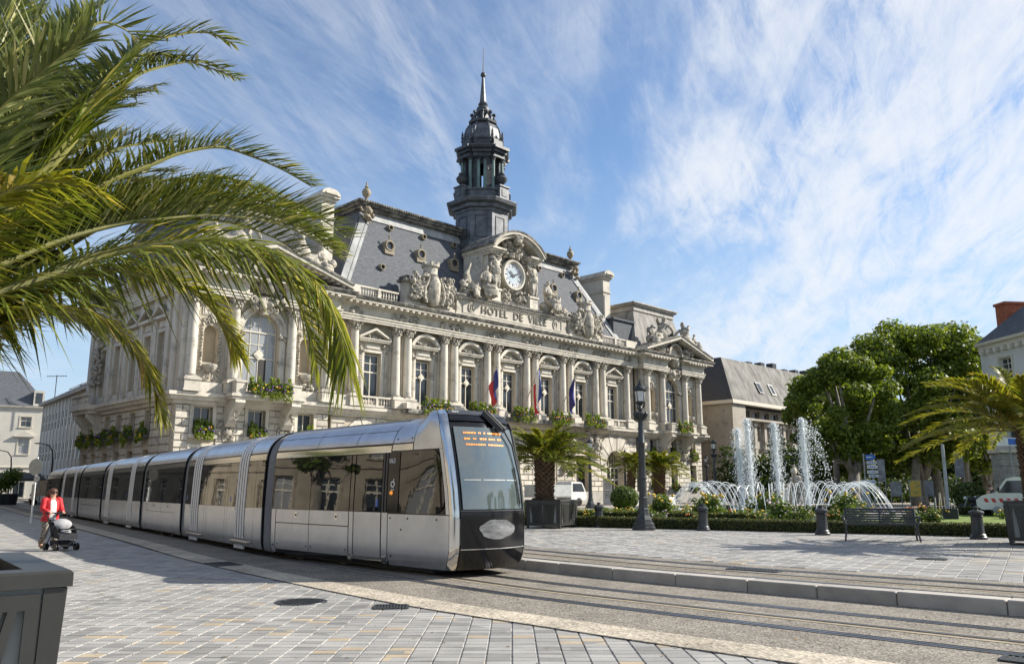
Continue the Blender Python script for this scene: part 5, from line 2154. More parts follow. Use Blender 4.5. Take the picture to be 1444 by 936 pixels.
# ================================================================== TRAM
TM = mat('tram_silver', (0.58, 0.60, 0.635), 0.27, metal=0.8, var=0.09, scale=2.2, detail=9, bump=0.03, bscale=2.0)
TC = mat('tram_chrome', (0.68, 0.68, 0.67), 0.12, metal=1.0, var=0.04)
TG = mat('tram_glass', (0.010, 0.011, 0.012), 0.02, var=0.2, ior=1.72, bump=0.012, bscale=0.5, bdist=0.25)
TGF = mat('tram_windscreen', (0.10, 0.125, 0.125), 0.02, var=0.2, scale=0.8, ior=2.2)
TB = mat('tram_black_gloss', (0.008, 0.008, 0.009), 0.10, var=0.2, ior=1.45)
TBELL = mat('bellows_rubber', (0.20, 0.20, 0.205), 0.6, var=0.15)
TSTR = mat('tram_white_stripe', (0.74, 0.74, 0.74), 0.35, var=0.03)
TUND = mat('tram_underframe', (0.02, 0.02, 0.02), 0.8, var=0.3)
TROOF = mat('tram_roof', (0.06, 0.062, 0.066), 0.4, var=0.2, metal=0.3)
AMBER = mat('amber_display', (0.6, 0.2, 0.03), 0.5, emit=((1.0, 0.35, 0.06), 0.6))
ORANGE = mat('orange_lens', (0.7, 0.22, 0.03), 0.3, emit=((1.0, 0.35, 0.05), 0.4))

PROF = [(0.13, 0.96), (0.19, 1.00), (0.30, 1.02), (0.7, 1.028), (1.08, 1.03), (1.6, 1.015), (2.0, 0.998), (2.2, 0.985), (2.3, 0.972), (2.42, 0.94), (2.52, 0.895), (2.62, 0.825), (2.72, 0.715), (2.80, 0.57), (2.85, 0.40), (2.885, 0.2), (2.895, 0.001)]
PROF_F = [(0.13, 0.96), (0.19, 1.00), (0.30, 1.02), (0.7, 1.028), (1.08, 1.03), (1.6, 1.03), (2.0, 1.03), (2.3, 1.025), (2.5, 1.02), (2.62, 1.00), (2.72, 0.965), (2.80, 0.90), (2.85, 0.79), (2.885, 0.55), (2.895, 0.001)]
SLOPE = [(0.12, 0.16), (0.24, 0.07), (0.45, 0.0), (1.1, 0.0), (1.5, 0.055), (2.0, 0.16), (2.4, 0.27), (2.62, 0.36), (2.75, 0.45), (2.83, 0.58), (2.87, 0.80), (2.895, 1.25)]
OUT = [(6.5, 6.06, 0.875), (6.70, 6.24, 0.86), (6.82, 6.33, 0.815), (6.93, 6.395, 0.74), (7.15, 6.47, 0.50), (7.40, 6.53, 0.25), (7.65, 6.55, 0.0)]


def lerp_t(tab, z):
    if z <= tab[0][0]:
        return tab[0][1]
    for (a, b), (c, d) in zip(tab, tab[1:]):
        if z <= c:
            return b + (d - b) * (z - a) / (c - a)
    return tab[-1][1]


def sstep(a, b, x):
    t = max(0.0, min(1.0, (x - a) / (b - a)))
    return t * t * (3 - 2 * t)


class Car:
    def __init__(s, L, nose=False):
        s.L, s.nose = L, nose

    def base(s, u):
        if not s.nose:
            return u, 1.02, 0.0
        if u > 7.65:
            x, y, c = s.base(15.3 - u)
            return x, -y, c
        if u <= 6.5:
            return (u if u < 4.5 else 4.5 + (u - 4.5) * 0.78), 1.02 - 0.145 * (max(0, u) / 6.5) ** 1.4, sstep(4.9, 6.8, u)
        for (a, x0, y0), (b, x1, y1) in zip(OUT, OUT[1:]):
            if u <= b:
                t = (u - a) / (b - a)
                return x0 + (x1 - x0) * t, y0 + (y1 - y0) * t, sstep(4.9, 6.8, u)
        return 6.55, 0, 1

    def P(s, u, z):
        x, y, c = s.base(u)
        w = lerp_t(PROF, z) * (1 - c) + lerp_t(PROF_F, z) * c
        return V((x - lerp_t(SLOPE, z) * c, -y * w, z + 0.085 * c * sstep(2.2, 2.8, z)))      # near side is local -y

    def N(s, u, z):
        e = 0.02
        a = s.P(u + e, z) - s.P(u - e, z)
        b = s.P(u, min(2.89, z + e)) - s.P(u, z - e)
        n = a.cross(b)
        return n.normalized() if n.length > 1e-9 else V((0, 0, 1))

    def patch(s, b, u0, u1, z0, z1, lift=0.006, nu=None, nz=None, rnd_=None, far=False, back=0.02):
        "closed patch of the skin, lifted; rnd_=(r at u1 end bottom, r at u1 end top)"
        nu = nu or max(1, int((u1 - u0) / 0.25) + 1)
        nz = nz or max(1, int((z1 - z0) / 0.13) + 1)
        us = [u0 + (u1 - u0) * i / nu for i in range(nu + 1)]
        if rnd_:
            r = max(rnd_)
            us = [u for u in us if u < u1 - r] + [u1 - r * math.cos(k * PI / 12) if False else u1 - r + r * math.sin(k * PI / 12) for k in range(7)]
            nu = len(us) - 1
        top = []
        bot = []
        for u in us:
            za, zb = z0, z1
            if rnd_:
                for side, rr in ((0, rnd_[0]), (1, rnd_[1])):
                    d = u - (u1 - rr)
                    if rr > 0 and d > 0:
                        q = rr - math.sqrt(max(0, rr * rr - d * d))
                        if side == 0: za += q
                        else: zb -= q
            for j in range(nz + 1):
                z = za + (zb - za) * j / nz
                p, n = s.P(u, z), s.N(u, z)
                q, w = p + n * lift, p + n * (lift - back)
                if far:
                    q.y, w.y = -q.y, -w.y
                top.append(q); bot.append(w)
        m = nz + 1
        fs = []
        for i in range(nu):
            for j in range(nz):
                fs.append((i * m + j, (i + 1) * m + j, (i + 1) * m + j + 1, i * m + j + 1))
        o = len(top)
        ring = [i * m for i in range(nu + 1)] + [nu * m + j for j in range(1, m)] + [i * m + nz for i in range(nu - 1, -1, -1)] + [j for j in range(nz - 1, 0, -1)]
        for a, c in zip(ring, ring[1:] + ring[:1]):
            fs.append((a, a + o, c + o, c))
        b.add(top + bot, fs)
        return b


TRAM = thing('tram', 'long silver articulated tram with black glass, rounded front and white stripes on its doors', 'tram')


def part(car, name, m, parent, *args, **kw):
    b = MB()
    car.patch(b, *args, **kw)
    return b.build(name, m, parent, smooth=True, sharp=35)


def core(car, name, Mx, u1):
    b = MB()
    zs = [z for z, _ in PROF]
    us = [u1 * i / 40 for i in range(41)]
    m = len(zs)
    vs = [car.P(u, z) - car.N(u, min(z, 2.88)) * 0.012 for u in us for z in zs]
    fs = [(i * m + j, (i + 1) * m + j, (i + 1) * m + j + 1, i * m + j + 1) for i in range(len(us) - 1) for j in range(m - 1)]
    b.add(vs, fs)
    if not car.nose:
        vs2 = [V((p.x, -p.y, p.z)) for p in vs]
        b.add(vs2, fs)
        for i in (0, 40):
            ring = [vs[i * m + j] for j in range(m)] + [vs2[i * m + j] for j in range(m - 1, -1, -1)]
            b.add(ring, [tuple(range(len(ring)))])
    else:
        ring = [vs[j] for j in range(m)] + [vs[40 * m + j] for j in range(m - 1, -1, -1)]
        b.add(ring, [tuple(range(len(ring)))])
    return b.build(name, TB, TRAM, Mx, smooth=True, sharp=40)


def frame(p, az):
    "rear centre of a car; x forward along heading"
    return T(p[0], p[1], 0) @ RZ(az)


J1n = V((-5.45, 19.08, 0))
AZF = R(-47.2)            # heading of the front car as angle from +x: (cos, sin)
hf = V((math.cos(AZF), math.sin(AZF), 0))
lf = V((-hf.y, hf.x, 0))
F0 = J1n + lf * 1.03
dl = V((-0.571, 0.821, 0)).normalized()     # backwards along the straight part
AZS = math.atan2(-dl.y, -dl.x)
ls = V((-(-dl).y, (-dl).x, 0))


def plate(parent, car, u, z, w=0.1, h=0.12):
    part(car, 'lock_plate', TC, parent, u - w / 2, u + w / 2, z - h / 2, z + h / 2, lift=0.012)
    part(car, 'lock', TB, parent, u - 0.02, u + 0.02, z - 0.03, z + 0.02, lift=0.02)


# ------------------------------------------------ front car
fc = Car(7.0, True)
front = core(fc, 'front_car', frame(F0, AZF), 15.3)
g = 0.008
for a, c, z0, z1 in ((0.06, 0.24, .15, 1.075), (0.27, 1.69, .22, 0.775), (1.71, 3.19, .22, 0.775), (0.27, 1.69, .795, 1.075), (1.71, 3.19, .795, 1.075), (3.22, 3.36, .18, 1.075), (3.39, 4.28, .24, 1.075), (4.32, 4.5, .18, 1.075)):
    part(fc, 'skirt_panel' if c - a > 0.3 else 'door_post', TM, front, a, c, z0, z1)
part(fc, 'cab_side_panel', TM, front, 4.53, 6.72, .13, 1.055, rnd_=(0.0, 0.0), nu=18)
for a, c in ((0.06, 1.70), (1.72, 3.20), (3.23, 3.35)):
    part(fc, 'side_window', TG, front, a, c, 1.09, 2.17)
part(fc, 'door_window', TG, front, 3.385, 4.28, 1.09, 2.17)
part(fc, 'door_post', TB, front, 4.30, 4.9, 1.09, 2.19)
for q in (4.33, 4.42):
    part(fc, 'post_rib', TROOF, front, q, q + 0.04, 1.09, 2.19, lift=0.02)
part(fc, 'cab_window', TG, front, 4.94, 6.62, 1.075, 2.20, rnd_=(0.30, 0.2), nz=10)
part(fc, 'belt_trim', TC, front, 0.06, 4.52, 2.195, 2.325)
part(fc, 'belt_trim', TC, front, 4.56, 5.42, 2.225, 2.34)
for a, c in ((0.06, 1.79), (1.81, 3.30), (3.32, 4.54)):
    part(fc, 'roof_panel', TM, front, a, c, 2.365, 2.60, nz=4)
    part(fc, 'roof_panel', TM, front, a, c, 2.612, 2.80, nz=4)
part(fc, 'roof_panel', TM, front, 4.57, 5.44, 2.365, 2.84, nz=7)
part(fc, 'cab_roof_panel', TM, front, 5.47, 6.72, 2.225, 2.86, nz=9, nu=10)
part(fc, 'cab_pillar', TM, front, 6.64, 6.72, 1.07, 2.22)
part(fc, 'roof_edge', TROOF, front, 0.05, 4.55, 2.81, 2.888, nz=3)
# far side of the front car
for z0, z1, m_, nm in ((.22, 1.07, TM, 'skirt_panel'), (1.09, 2.17, TG, 'side_window'), (2.2, 2.33, TC, 'belt_trim'), (2.36, 2.80, TM, 'roof_panel')):
    part(fc, nm, m_, front, 15.3 - 6.6, 15.24, z0, z1)
# nose
part(fc, 'corner_frame', TC, front, 6.735, 6.925, .14, 2.865, lift=0.016, nz=26, nu=4)
part(fc, 'corner_frame', TC, front, 8.375, 8.565, .14, 2.865, lift=0.016, nz=26, nu=4)
part(fc, 'windscreen', TGF, front, 6.99, 8.31, 1.16, 2.56, lift=0.008, nz=14, nu=10)
part(fc, 'header_panel', TB, front, 6.95, 8.35, 2.655, 2.745, lift=0.010, nu=10)
part(fc, 'roof_brow', TROOF, front, 6.95, 8.35, 2.758, 2.888, lift=0.012, nz=5, nu=10)
part(fc, 'nose_panel', TB, front, 6.945, 8.355, .50, 1.115, lift=0.012, nz=8, nu=12)
part(fc, 'nose_trim', TC, front, 6.945, 8.355, .475, .492, lift=0.018, nz=1, nu=12)
part(fc, 'bumper', TB, front, 6.945, 8.355, .135, .468, lift=0.010, nz=4, nu=12)
part(fc, 'windscreen_trim', TROOF, front, 6.945, 8.355, 1.125, 1.14, lift=0.018, nz=1, nu=12)
for q in (7.1, 8.2):
    part(fc, 'headlight', mat('lamp_lens', (0.7, 0.7, 0.68), 0.1, var=0.05), front, q - 0.0 if q > 8 else q - 0.22, (q + 0.22) if q > 8 else q, 0.56, 1.0, lift=0.004)
b = MB()
rg = random.Random(4)
cu, cz_ = 7.66, 0.80
ring = []
N = 34
for k in range(N):
    a = 2 * PI * k / N
    r = 1 + 0.05 * math.sin(3 * a + 1) + 0.03 * math.sin(7 * a) + rg.uniform(-0.03, 0.03)
    u, z = cu + 0.40 * r * math.cos(a), cz_ + 0.16 * r * math.sin(a) * (1.15 if math.sin(a) > 0 else 0.95)
    ring.append(fc.P(u, z) + fc.N(u, z) * 0.019)
inner = [fc.P(cu + 0.2 * math.cos(2 * PI * k / N), cz_ + 0.085 * math.sin(2 * PI * k / N)) + fc.N(cu, cz_) * 0.024 for k in range(N)]
cen_ = fc.P(cu, cz_) + fc.N(cu, cz_) * 0.021
b.add(ring + inner + [cen_], [(k, (k + 1) % N, N + (k + 1) % N, N + k) for k in range(N)] + [(N + k, N + (k + 1) % N, 2 * N) for k in range(N)])
b.build('nose_emblem', mat('emblem_grey', (0.20, 0.205, 0.21), 0.16, var=0.45, scale=4, stretch=(1, 1, 3)), front, smooth=True, sharp=0)
# driver's display rows seen in the windscreen
rg = random.Random(8)
b = MB()
for z in (2.47, 2.38, 2.29):
    u = 7.10
    while u < 7.95:
        w = rg.uniform(0.02, 0.06)
        if rg.random() < 0.8:
            fc.patch(b, u, u + w, z - 0.012, z + 0.014, lift=0.013, nu=1, nz=1, back=0.004)
        u += w + 0.012
b.build('display_text', AMBER, front)
b = MB(); fc.patch(b, 7.05, 8.25, 1.66, 1.675, lift=0.012, nu=6, nz=1, back=0.003)
b.build('blind_edge', mat('blind_edge', (0.5, 0.5, 0.48), 0.4), front)
# camera fins and wiper
b = MB()
for q in (7.70, 7.80):
    p0, p1 = fc.P(q - 0.06, 2.80) + V((0.10, 0, 0.02)), fc.P(q + 0.22, 2.52) + V((0.12, 0, 0))
    d_ = (p1 - p0)
    b.M = Matrix.Translation(p0) @ d_.to_track_quat('X', 'Z').to_matrix().to_4x4()
    b.cbox(0, d_.length, -0.03, 0.03, -0.05, 0.05, 0.015)
b.M = None
b.build('mirror_arm', BLACK, front)
b = MB()
b.tube([fc.P(8.30, 1.2) + V((.05, 0, 0)), fc.P(8.29, 1.7) + V((.06, 0, 0)), fc.P(8.22, 2.3) + V((.07, 0, 0)), fc.P(8.05, 2.52) + V((.08, 0, 0))], 0.018, 6)
b.tube([fc.P(8.24, 1.25) + V((.04, 0, 0)), fc.P(8.2, 1.9) + V((.04, 0, 0))], 0.014, 5)
b.build('wiper', BLACK, front)
b = MB()
fc.patch(b, 3.2, 3.32, .16, .28, lift=0.03); fc.patch(b, 4.34, 4.48, .16, .28, lift=0.03)
fc.patch(b, 3.32, 4.34, .19, .235, lift=0.025)
b.build('door_sill', TC, front)
for u, z in ((1.15, 0.97), (2.75, 0.97)):
    plate(front, fc, u, z)
b = MB()
for u, z in ((0.35, .33), (1.6, .33), (1.8, .33), (3.1, .33), (4.66, .30), (4.62, .98), (5.3, .98), (6.35, .98), (5.05, .78), (4.7, 2.44), (5.33, 2.44), (0.15, .3)):
    p, n = fc.P(u, z), fc.N(u, z)
    b.M = Matrix.Translation(p + n * 0.007) @ n.to_track_quat('Z', 'Y').to_matrix().to_4x4()
    b.lathe([(0.001, 0.004), (0.018, 0.004), (0.02, 0)], seg=8)
b.M = None
b.build('fixing_bolt', BLACK, front, kind='stuff')


def skin_text(body, car, u, z, size, m, parent, off=0.012):
    p, n = car.P(u, z), car.N(u, z)
    t = (car.P(u + 0.05, z) - car.P(u - 0.05, z)).normalized()
    up_ = n.cross(t).normalized()
    Mx = Matrix(((t.x, up_.x, n.x, p.x + n.x * off), (t.y, up_.y, n.y, p.y + n.y * off), (t.z, up_.z, n.z, p.z + n.z * off), (0, 0, 0, 1)))
    return text_part('fleet_number', body, size, 0.002, m, parent, Mx)


skin_text('063', fc, 4.62, 2.03, 0.13, WHITEP, front, 0.014)
skin_text('063', fc, 7.09, 2.80, 0.09, WHITEP, front, 0.022)
b = MB()
p, n = fc.P(4.68, 1.60), fc.N(4.68, 1.60)
b.M = Matrix.Translation(p + n * 0.010) @ n.to_track_quat('Z', 'Y').to_matrix().to_4x4()
b.lathe([(0.038, 0.0), (0.038, 0.006), (0.062, 0.006), (0.062, 0.0)], seg=20)
b.box(-0.05, 0.05, -0.11, -0.095, 0, 0.004)
b.box(0.02, 0.035, 0.02, 0.1, 0, 0.005)
b.build('emblem', WHITEP, front)
b = MB()
b.M = Matrix.Translation(fc.P(4.64, 1.44) + n * 0.01) @ n.to_track_quat('Z', 'Y').to_matrix().to_4x4()
b.lathe([(0.001, 0.03), (0.03, 0.025), (0.04, 0.0)], seg=14)
b.build('indicator_light', ORANGE, front, smooth=True)
part(fc, 'door_sticker', mat('blue_sticker', (0.08, 0.16, 0.5), 0.4), front, 4.12, 4.18, 1.18, 1.32, lift=0.012)
b = MB()
b.box(0.3, 5.7, -0.78, 0.78, 0.05, 0.2)
b.build('underframe', TUND, front)


def wheels(parent, xs):
    for x in xs:
        for s in (-1, 1):
            q = MB()
            q.M = T(x, s * 0.72, 0.29) @ RX(R(90))
            q.lathe([(0.001, 0.05), (0.1, 0.06), (0.12, 0.04), (0.22, 0.03), (0.27, 0.06), (0.285, 0.05), (0.285, -0.05), (0.001, -0.05)], seg=18)
            q.build('wheel', mat('wheel_steel', (0.16, 0.155, 0.15), 0.5, metal=0.6, var=0.2) if 'wheel_steel' not in bpy.data.materials else bpy.data.materials['wheel_steel'], parent, smooth=True, sharp=30)


wheels(front, (0.95, 2.7))

# ------------------------------------------------ the other cars on the straight
def back_frame(t_rear):
    p = J1n + dl * t_rear + ls * 1.03
    return frame(p, AZS)


def plain_car(t0, t1, kind, name):
    L = t1 - t0
    car = Car(L)
    o = core(car, name, back_frame(t1), L)
    # window / panel cuts as fractions measured from the front end
    if kind == 'door':
        cuts = [0, .16, .28, .39, .42, .67, .70, .86, 1.0]
        cuts = [0, .085, .285, .385, .415, .665, .70, .90, 1.0]
    else:
        cuts = [0, .12, .48, .88, 1.0]
    for f0, f1 in zip(cuts, cuts[1:]):
        a, c = L * (1 - f1) + g, L * (1 - f0) - g
        wide = c - a > 0.3
        part(car, 'side_window' if wide else 'door_post', TG, o, a, c, 1.09, 2.17)
        if kind == 'bogie' and wide and c - a > 0.9:
            part(car, 'skirt_panel', TM, o, a, c, .17, .775)
            part(car, 'skirt_panel', TM, o, a, c, .795, 1.075)
            plate(o, car, (a + c) / 2, 0.97)
        else:
            part(car, 'skirt_panel', TM, o, a, c, .15, 1.075)
    part(car, 'belt_trim', TC, o, g, L - g, 2.195, 2.325)
    n = 3
    for k in range(n):
        part(car, 'roof_panel', TM, o, L * k / n + g, L * (k + 1) / n - g, 2.365, 2.80, nz=6)
    part(car, 'roof_edge', TROOF, o, g, L - g, 2.81, 2.888, nz=3)
    for z0, z1, m_, nm in ((.22, 1.07, TM, 'skirt_panel'), (1.09, 2.17, TG, 'side_window'), (2.2, 2.33, TC, 'belt_trim'), (2.36, 2.80, TM, 'roof_panel')):
        part(car, nm, m_, o, 0.01, L - 0.01, z0, z1, far=True)
    if kind == 'door':
        for f0, f1 in ((.175, .285), (.78, .905)):
            a, c = L * (1 - f1), L * (1 - f0)
            b = MB(); car.patch(b, a, c, .36, 2.79, lift=0.010, nz=20, nu=1, back=0.004)
            b.build('stripe_ground', TB, o, smooth=True, sharp=35)
            n_ = 4
            w = (c - a) / (n_ * 1.62)
            for k in range(n_):
                u = a + (c - a) * (k + 0.5) / n_
                part(car, 'door_stripe', TSTR, o, u - w / 2, u + w / 2, .34, 2.8, lift=0.016, nz=20, nu=1, back=0.006)
            b = MB(); car.patch(b, a - 0.35, c + 0.35, .20, .26, lift=0.05, back=0.05)
            b.build('door_step', TC, o)
            b = MB()
            for k in range(4):
                u = a + (c - a) * (k + 0.5) / 4
                b.box(u - 0.04, u + 0.04, -1.06, -1.0, 0.08, 0.17)
            b.build('step_stripe', TSTR, o)
            part(car, 'door_button', TC, o, a - .12, a - .06, 1.0, 1.06, lift=0.02)
            part(car, 'door_sticker', bpy.data.materials['blue_sticker'], o, a - .5, a - .45, 1.2, 1.33, lift=0.012)
    else:
        wheels(o, (L * 0.36, L * 0.64))
    b = MB(); b.box(0.15, L - 0.15, -0.85, 0.85, 0.09, 0.21)
    b.build('underframe', TUND, o)
    return o


spans = [(0.62, 7.75, 'door', 'door_car'), (8.3, 13.8, 'bogie', 'bogie_car'), (14.35, 22.5, 'door', 'door_car'), (23.1, 29.6, 'bogie', 'bogie_car'), (30.2, 37.5, 'door', 'door_car'), (38.1, 45.0, 'bogie', 'rear_car')]
for t0, t1, kd, nm in spans:
    plain_car(t0, t1, kd, nm)


def bellows(MA, MBk, k=9):
    "ribbed rubber gangway between the rear end of one car (MA) and the front end of the next (MBk)"
    b = MB()
    pr = [(z, w) for z, w in PROF]
    pts = [(-w, z) for z, w in pr] + [(w, z) for z, w in reversed(pr[:-1])]
    vs = []
    n = 2 * k + 1
    for i in range(n):
        t = i / (n - 1)
        sc = 0.925 if i % 2 else 0.955
        for y, z in pts:
            q = V((0, y * sc, 0.26 + (z - 0.26) * (0.985 if i % 2 else 0.997) - 0.02))
            vs.append((MA @ q).lerp(MBk @ q, t))
    m = len(pts)
    fs = [(i * m + j, i * m + (j + 1) % m, (i + 1) * m + (j + 1) % m, (i + 1) * m + j) for i in range(n - 1) for j in range(m)]
    b.add(vs, fs)
    return b.build('bellows', TBELL, TRAM)


bellows(frame(F0, AZF), back_frame(0.62))
for (a0_, a1_, _, _), (c0_, c1_, _, _) in zip(spans, spans[1:]):
    bellows(back_frame(a1_), back_frame(c0_), 8)
# ================================================================== PLANTS
PALM = leafmat('palm_leaf', (0.065, 0.098, 0.016), (0.20, 0.215, 0.036), 0.40, 0.33, c3=(0.44, 0.37, 0.15))
PALM_Y = leafmat('palm_leaf_yellow', (0.11, 0.145, 0.018), (0.30, 0.27, 0.035), 0.42, 0.42, c3=(0.36, 0.27, 0.10))
PALM_B = leafmat('palm_leaf_blue', (0.065, 0.095, 0.030), (0.215, 0.235, 0.085), 0.38, 0.32, c3=(0.42, 0.38, 0.2))
RACH = mat('palm_stem', (0.24, 0.23, 0.06), 0.5, var=0.2, scale=4, c2=(0.15, 0.15, 0.05))
BARK_P = mat('palm_bark', (0.10, 0.062, 0.035), 0.9, var=0.4, scale=7, bump=0.6, bscale=25, c2=(0.17, 0.115, 0.07))
BARK = mat('plane_bark', (0.155, 0.14, 0.115), 0.9, c2=(0.27, 0.25, 0.21), scale=2.5, bump=0.4, bscale=14)
LEAF = leafmat('plane_leaf', (0.070, 0.115, 0.014), (0.21, 0.25, 0.034), 0.42, 0.5)
LEAF2 = leafmat('dense_leaf', (0.055, 0.095, 0.013), (0.16, 0.20, 0.03), 0.40, 0.5)
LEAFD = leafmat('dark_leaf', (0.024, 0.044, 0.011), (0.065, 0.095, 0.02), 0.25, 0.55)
BOX_L = leafmat('boxwood_leaf', (0.040, 0.060, 0.014), (0.115, 0.125, 0.032), 0.25, 0.5, c3=(0.19, 0.15, 0.055))
SHRUB = leafmat('shrub_leaf', (0.055, 0.095, 0.018), (0.15, 0.20, 0.04), 0.35, 0.5)
FERN = leafmat('lime_leaf', (0.12, 0.17, 0.02), (0.27, 0.33, 0.05), 0.4, 0.5)
YEL = mat('yellow_petal', (0.66, 0.42, 0.03), 0.6, var=0.2)
ORA = mat('orange_petal', (0.62, 0.20, 0.03), 0.6, var=0.2)
PUR = mat('purple_petal', (0.11, 0.045, 0.27), 0.6, var=0.3)
PNK = mat('pale_petal', (0.55, 0.42, 0.45), 0.6, var=0.2)
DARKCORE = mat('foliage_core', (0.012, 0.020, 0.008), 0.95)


def frond(b, stem, pts, lmax, nl, lift=0.35, droop=0.35, w=0.028, seed=0, t0=0.16, sway=0.0, ang=(62, 28)):
    "pinnate palm leaf along pts: b collects leaflets, stem collects the rachis"
    rg = random.Random(seed)
    C_ = crom(pts, 8)
    ds = [0]
    for i in range(1, len(C_)):
        ds.append(ds[-1] + (C_[i] - C_[i - 1]).length)
    Lg = ds[-1]
    if stem is not None:
        n = len(C_)
        stem.tube(C_, [0.017 * (1 - 0.85 * i / (n - 1)) * min(1.5, Lg / 2.2) for i in range(n)], 5)
    vs, fs = [], []
    for i in range(nl):
        t = t0 + (1 - t0) * (i + rg.random() * 0.7) / nl
        d = min(t * Lg, Lg - 1e-3)
        k = next(j for j in range(1, len(ds)) if ds[j] >= d)
        q = (d - ds[k - 1]) / max(1e-6, ds[k] - ds[k - 1])
        p = C_[k - 1].lerp(C_[k], q)
        Tn = (C_[k] - C_[k - 1]).normalized()
        B = Tn.cross(V((0, 0, 1)))
        if B.length < 0.05:
            B = V((1, 0, 0))
        B.normalize()
        N = B.cross(Tn).normalized()
        s = (t - t0) / (1 - t0)
        ll = lmax * (0.45 + 0.55 * math.sin(PI * min(1, 0.18 + s * 0.62) )) * (1 - 0.45 * s ** 3) * rg.uniform(0.82, 1.12)
        al = R(ang[0] + (ang[1] - ang[0]) * s + rg.uniform(-9, 9))
        for side in (-1, 1):
            D = Tn * math.cos(al) + B * (side * math.sin(al) * (1 - 0.25 * abs(lift))) + N * (lift + rg.uniform(-0.18, 0.18))
            D.normalize()
            g = droop * rg.uniform(0.6, 1.5)
            m1 = p + D * (ll * 0.45) + V((0, 0, -g * ll * 0.10))
            e = p + D * (ll * 0.95) + V((rg.uniform(-.04, .04) * ll, rg.uniform(-.04, .04) * ll, -g * ll * 0.5))
            wd = D.cross(N)
            if wd.length < 1e-3:
                wd = Tn
            wd = (wd.normalized() + N * rg.uniform(-0.4, 0.4)).normalized() * (w * rg.uniform(0.75, 1.15))
            o = len(vs)
            vs += [p - wd * 0.35, p + wd * 0.35, m1 + wd * 0.5, m1 - wd * 0.5, e]
            fs += [(o, o + 1, o + 2, o + 3), (o + 3, o + 2, o + 4)]
    b.add(vs, fs)


def palm_trunk(h, r, seed, flare=1.15):
    "trunk covered with old leaf bases"
    rg = random.Random(seed)
    b = MB()
    b.lathe([(r * 0.9, 0), (r * 0.86, h * 0.5), (r * 0.92, h * 0.9), (r * 0.5, h)], seg=14)
    rows = max(6, int(h / (r * 0.28)))
    for j in range(rows):
        z = h * (j + 0.3) / rows
        n = 11
        rr = r * (0.92 + (flare - 1) * (j / rows) ** 2)
        for i in range(n):
            a = 2 * PI * (i + 0.5 * (j % 2)) / n + rg.uniform(-.08, .08)
            c, s_ = math.cos(a), math.sin(a)
            tw = V((-s_, c, 0))
            o = V((c, s_, 0))
            hh = h / rows * rg.uniform(1.3, 1.9)
            wd = rr * 0.30
            p = o * (rr * 0.9) + V((0, 0, z))
            q = o * (rr * rg.uniform(1.15, 1.36)) + V((0, 0, z + hh))
            b.add([p - tw * wd, p + tw * wd, q + tw * wd * 0.5, q - tw * wd * 0.5, o * rr * 0.8 + V((0, 0, z + hh * 1.05))], [(0, 1, 2, 3), (3, 2, 4), (0, 3, 4), (1, 4, 2)])
    return b


